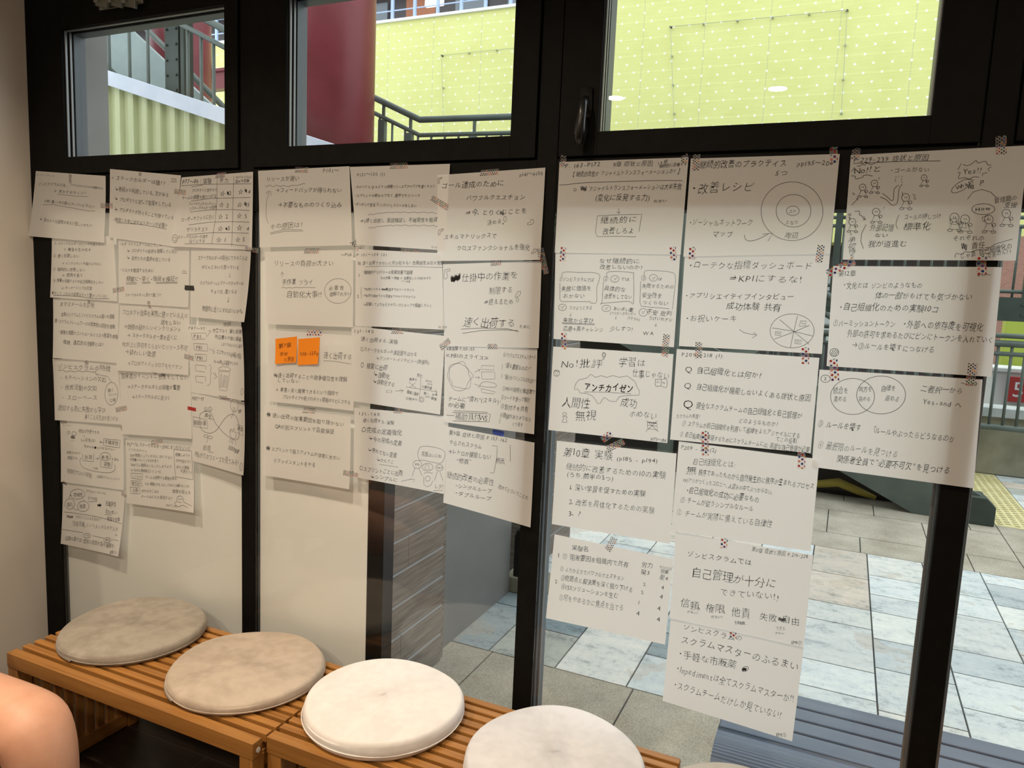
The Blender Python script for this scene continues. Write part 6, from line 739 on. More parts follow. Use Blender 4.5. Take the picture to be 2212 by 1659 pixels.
["sheet","handwritten sheet with three large concentric drawn circles",-0.0062,[-0.3423,1.7621,-0.045,1.7621,-0.0452,1.5632,-0.343,1.5511],[0,0,2,2],[["継続的改善のプラクティス",-0.3229,1.7486,-0.1436,1.7478,0.0168,0],["pp195～206",-0.1244,1.7457,-0.0548,1.7453,0.013,0],["5つ",-0.166,1.7278,-0.1395,1.7272,0.0132,0],["・改善レシピ",-0.3376,1.698,-0.2045,1.7002,0.0231,0],["・ソーシャルネットワーク",-0.3367,1.6254,-0.2018,1.625,0.0173,0],["マップ",-0.284,1.6013,-0.2402,1.6017,0.0156,0],["コア",-0.132,1.6486,-0.1184,1.6477,0.0083,0],["となり",-0.1365,1.6261,-0.111,1.6262,0.0107,0],["周辺",-0.136,1.601,-0.1087,1.5996,0.0124,0]],[[0.0008,-0.1501,1.7061,-0.1448,1.7075,-0.1393,1.7085,-0.1338,1.7089,-0.1282,1.7088,-0.1227,1.7082,-0.1171,1.7072,-0.1117,1.7056,-0.1063,1.7035,-0.1012,1.701,-0.0963,1.6981,-0.0916,1.6947,-0.0872,1.691,-0.0832,1.6869,-0.0795,1.6825,-0.0763,1.6778,-0.0734,1.6729,-0.071,1.6678,-0.0691,1.6625,-0.0676,1.6572,-0.0667,1.6517,-0.0662,1.6463,-0.0662,1.6408,-0.0668,1.6355,-0.0678,1.6302,-0.0694,1.6251,-0.0714,1.6202,-0.0739,1.6155,-0.0768,1.6111,-0.0802,1.6071,-0.084,1.6033,-0.0881,1.6,-0.0926,1.5971,-0.0973,1.5946,-0.1023,1.5926,-0.1076,1.5911,-0.113,1.59,-0.1185,1.5895,-0.1241,1.5895,-0.1298,1.59,-0.1354,1.5911,-0.141,1.5926,-0.1464,1.5946,-0.1517,1.5972,-0.1567,1.6001,-0.1615,1.6036,-0.166,1.6074,-0.1701,1.6116,-0.1739,1.6161,-0.1772,1.621,-0.1801,1.6261,-0.1826,1.6314,-0.1845,1.6368,-0.1859,1.6424,-0.1868,1.648,-0.1871,1.6536,-0.1869,1.6592,-0.1862,1.6647,-0.1849,1.6701,-0.1831,1.6752,-0.1809,1.6802,-0.1781,1.6848,-0.1749,1.6892,-0.1713,1.6931,-0.1673,1.6967,-0.163,1.6999,-0.1583,1.7026,-0.1534,1.7049,-0.1482,1.7067,-0.1429,1.7079],[0.0008,-0.1366,1.6817,-0.1317,1.6829,-0.1266,1.6833,-0.1214,1.683,-0.1163,1.6819,-0.1113,1.6801,-0.1066,1.6776,-0.1023,1.6745,-0.0985,1.6708,-0.0953,1.6667,-0.0927,1.6621,-0.0908,1.6573,-0.0896,1.6524,-0.0892,1.6474,-0.0896,1.6424,-0.0907,1.6377,-0.0926,1.6332,-0.0952,1.6291,-0.0984,1.6254,-0.1022,1.6224,-0.1066,1.6199,-0.1112,1.6182,-0.1162,1.6172,-0.1214,1.617,-0.1266,1.6176,-0.1317,1.6189,-0.1366,1.6209,-0.1413,1.6237,-0.1455,1.6271,-0.1491,1.631,-0.1522,1.6353,-0.1546,1.6401,-0.1562,1.645,-0.1571,1.6501,-0.1571,1.6552,-0.1564,1.6602,-0.1549,1.6649,-0.1526,1.6693,-0.1496,1.6732,-0.1461,1.6766,-0.1419,1.6793,-0.1374,1.6814,-0.1325,1.6827],[0.0008,-0.129,1.6593,-0.1249,1.6598,-0.1208,1.6593,-0.117,1.6577,-0.1141,1.6552,-0.1123,1.6522,-0.1118,1.649,-0.1127,1.6459,-0.1149,1.6433,-0.1182,1.6415,-0.1221,1.6406,-0.1263,1.6409,-0.1303,1.6422,-0.1335,1.6444,-0.1358,1.6472,-0.1367,1.6504,-0.1361,1.6536,-0.1343,1.6564,-0.1313,1.6585,-0.1275,1.6597],[0.0009,-0.2168,1.6002,-0.2141,1.5917,-0.2054,1.5875,-0.1891,1.5911,-0.1749,1.5989,-0.1671,1.6041],[0.0008,-0.1801,1.6023,-0.1597,1.6041,-0.1682,1.588]],[[-0.3307,1.7715,-0.3299,1.7364,0.0155,0],[-0.0575,1.7753,-0.055,1.7445,0.0152,2]]],
["sheet","handwritten sheet with a drawn pie cut into eight slices",-0.0054,[-0.3408,1.5542,-0.0454,1.5651,-0.0424,1.3586,-0.3387,1.3542],[0,0,3,3],[["・ローテクな指標ダッシュボード",-0.3315,1.5331,-0.0758,1.5391,0.0183,0],["⇒KPIにするな!",-0.2431,1.5089,-0.0928,1.5092,0.0182,0],["・アプリシエイティブインタビュー",-0.3342,1.4669,-0.1059,1.4727,0.0153,0],["成功体験 共有",-0.2432,1.4488,-0.1301,1.4495,0.0166,0],["・お祝いケーキ",-0.3306,1.417,-0.2171,1.42,0.0171,0]],[[0.0008,-0.2115,1.3992,-0.2024,1.3932,-0.1865,1.3902,-0.1756,1.3901],[0.0008,-0.1822,1.3945,-0.174,1.3894,-0.1835,1.3823],[0.0008,-0.1213,1.4354,-0.1161,1.4368,-0.1108,1.4377,-0.1053,1.4381,-0.0999,1.4379,-0.0946,1.4371,-0.0894,1.4358,-0.0844,1.434,-0.0798,1.4317,-0.0756,1.429,-0.0718,1.4258,-0.0686,1.4223,-0.0659,1.4185,-0.0638,1.4144,-0.0624,1.4102,-0.0616,1.4058,-0.0614,1.4014,-0.062,1.397,-0.0632,1.3926,-0.065,1.3885,-0.0675,1.3845,-0.0705,1.3808,-0.0741,1.3775,-0.0782,1.3745,-0.0827,1.372,-0.0875,1.3699,-0.0927,1.3684,-0.098,1.3674,-0.1034,1.3669,-0.1089,1.367,-0.1143,1.3677,-0.1196,1.3689,-0.1246,1.3707,-0.1294,1.3729,-0.1337,1.3757,-0.1376,1.3789,-0.141,1.3825,-0.1438,1.3863,-0.1459,1.3905,-0.1474,1.3948,-0.1482,1.3993,-0.1483,1.4038,-0.1477,1.4083,-0.1464,1.4127,-0.1445,1.417,-0.1419,1.421,-0.1387,1.4247,-0.135,1.428,-0.1308,1.4309,-0.1262,1.4334,-0.1213,1.4354,-0.1161,1.4368],[0.0008,-0.0967,1.4347,-0.1051,1.3667],[0.0008,-0.1311,1.4248,-0.0689,1.3772],[0.0008,-0.1447,1.4065,-0.1014,1.402,-0.0623,1.3942],[0.0008,-0.1389,1.3828,-0.1012,1.4004,-0.0716,1.4164],[0.0008,-0.0899,1.424,-0.0789,1.4246,-0.0788,1.4152,-0.0911,1.4129,-0.0899,1.424],[0.0008,-0.1372,1.3989,-0.1258,1.3989,-0.1267,1.3916,-0.1374,1.3917,-0.1372,1.3989],[0.0008,-0.0968,1.384,-0.0842,1.3841,-0.085,1.3761,-0.097,1.3769,-0.0968,1.384],[0.0008,-0.0879,1.4183,-0.0851,1.4203,-0.0828,1.4186,-0.0807,1.4203],[0.0008,-0.1349,1.3948,-0.1325,1.3965,-0.13,1.3948,-0.1279,1.3963],[0.0008,-0.0942,1.3794,-0.0917,1.3814,-0.0894,1.3793,-0.0872,1.381]],[[-0.3248,1.5721,-0.325,1.5464,0.0139,2],[-0.0629,1.5815,-0.0648,1.5463,0.0145,0]]],
["sheet","handwritten sheet with three large capital Qs down its left side",-0.0046,[-0.3436,1.3469,-0.0466,1.3499,-0.0459,1.1477,-0.3436,1.1403],[0,0,3,3],[["P209～218 (1)",-0.3327,1.3347,-0.2425,1.3391,0.0114,0],["Q",-0.3231,1.3033,-0.3044,1.304,0.018,0],["自己組織化とは何か?",-0.2963,1.3039,-0.1558,1.3022,0.016,0],["Q",-0.3228,1.2652,-0.3032,1.2662,0.0181,0],["自己組織化が機能しないよくある症状と原因",-0.2942,1.2654,-0.0554,1.2628,0.0159,0],["Q",-0.3256,1.2249,-0.2938,1.2265,0.0257,0],["健全なスクラムチームの自己組織化と自己管理が",-0.2912,1.2243,-0.0695,1.2253,0.0152,0],["スクラムの本質?",-0.3342,1.1946,-0.2797,1.2006,0.0106,0],["どのようなものか?",-0.1972,1.1991,-0.1145,1.202,0.0128,0],["① スクラムが自己組織化を利用して組織をよりアジャイルにする",-0.3192,1.1811,-0.0693,1.1819,0.0136,0],["てこの役割",-0.1177,1.1688,-0.0748,1.1693,0.0117,0],["② 自己組織化を実現するためにスクラムチームには、高度な自己管理が必要",-0.3223,1.1554,-0.048,1.1537,0.0136,0]],[],[[-0.2952,1.3656,-0.2941,1.3295,0.0154,0],[-0.0762,1.3698,-0.0732,1.3346,0.0153,2]]],
["sheet","handwritten sheet headed P209 - 218 (2) with an ex) line, above the zombie self-management sheet",-0.0038,[-0.3242,1.1382,-0.0277,1.1363,-0.0274,0.9353,-0.3257,0.9282],[0,0,3,3],[["P209 - 218 (2)",-0.3183,1.1249,-0.2395,1.1275,0.0123,0],["自己組織化とは:",-0.2899,1.0973,-0.1955,1.1011,0.0172,0],["無",-0.3046,1.0732,-0.2776,1.0753,0.0193,0],["秩序であったものから自然発生的に秩序が生まれるプロセス",-0.275,1.0732,-0.0323,1.0766,0.0154,0],["ex)アリがつくったコロニー、人混みの中でぶつからない、",-0.3081,1.0522,-0.1115,1.0516,0.0132,0],["・自己組織化の成功に必要なもの",-0.2998,1.0286,-0.1402,1.0299,0.0163,0],["① チームが従うシンプルなルール",-0.3105,1.0037,-0.1507,1.0075,0.0157,0],["② チームが実際に備えている自律性",-0.3175,0.9732,-0.1086,0.9806,0.0174,0]],[],[[-0.2678,1.1682,-0.2637,1.113,0.0157,2],[-0.0639,1.15,-0.062,1.111,0.0157,2]]],
["sheet","handwritten sheet with large 自己管理が十分にできていない and small corner mark EMI①",-0.003,[-0.3161,0.926,-0.0214,0.9269,-0.0226,0.7191,-0.3158,0.7185],[0,0,3,3],[["第11章 症状と原因 P.219-228",-0.1473,0.9163,-0.0311,0.9209,0.0114,0],["ゾンビスクラムでは",-0.2874,0.8786,-0.1441,0.8857,0.0153,0],["自己管理が十分に",-0.2736,0.8384,-0.0891,0.8462,0.0245,0],["できていない!!",-0.2079,0.8066,-0.0815,0.8184,0.0193,0],["信頼、権限、他責",-0.2931,0.76,-0.137,0.7687,0.0224,0],["失敗 自由",-0.1189,0.7676,-0.0347,0.7743,0.0175,0],["がない!",-0.2766,0.7423,-0.2525,0.7451,0.0077,0],["がない!",-0.2226,0.7431,-0.1968,0.7472,0.0083,0],["生存戦略…",-0.1705,0.7411,-0.1422,0.7451,0.0075,0],["できる",-0.0825,0.7487,-0.063,0.7525,0.0107,0],["がない!",-0.0831,0.7375,-0.0642,0.7403,0.0063,0],["EMI①",-0.0485,0.7246,-0.0262,0.7275,0.0089,0]],[[0.0012,-0.0793,0.7741,-0.0773,0.7667,-0.0766,0.7753,-0.0745,0.7667,-0.0737,0.7742,-0.0716,0.7653,-0.0709,0.7737,-0.0689,0.766,-0.0683,0.7753,-0.0662,0.7676,-0.0656,0.7758,-0.0634,0.7669]],[[-0.2077,0.9297,-0.2079,0.9075,0.0155,2]]],
["sheet","lowest handwritten sheet of all, with a drawn capsule and corner mark EMI③",-0.0022,[-0.3134,0.7177,-0.0221,0.717,-0.027,0.4968,-0.3178,0.5111],[0,0,3,3],[["ゾンビスクラムの",-0.284,0.7025,-0.1498,0.7052,0.0179,0],["スクラムマスターのふるまい",-0.2868,0.673,-0.0276,0.6719,0.0235,0],["・手軽な市販薬",-0.291,0.6369,-0.1584,0.64,0.0208,0],["・Inpedimentは全てスクラムマスターが!!",-0.2923,0.5991,-0.0313,0.5946,0.0218,0],["・スクラムチームだけしか見ていない!",-0.2953,0.5586,-0.0537,0.5485,0.023,0],["EMI③",-0.0614,0.5032,-0.0396,0.5077,0.0113,0]],[[0.001,-0.1434,0.639,-0.1404,0.6418,-0.1371,0.6436,-0.1342,0.6438,-0.1325,0.6423,-0.1323,0.6397,-0.1336,0.6364,-0.1363,0.6332,-0.1395,0.631,-0.1427,0.6302,-0.1449,0.631,-0.1457,0.6333,-0.1449,0.6365,-0.1427,0.6398],[0.0018,-0.1447,0.6365,-0.143,0.6312,-0.1422,0.6388,-0.1404,0.6325,-0.1396,0.6393,-0.1377,0.6328,-0.137,0.6402]],[[-0.1728,0.718,-0.1716,0.7033,0.0157,2]]],
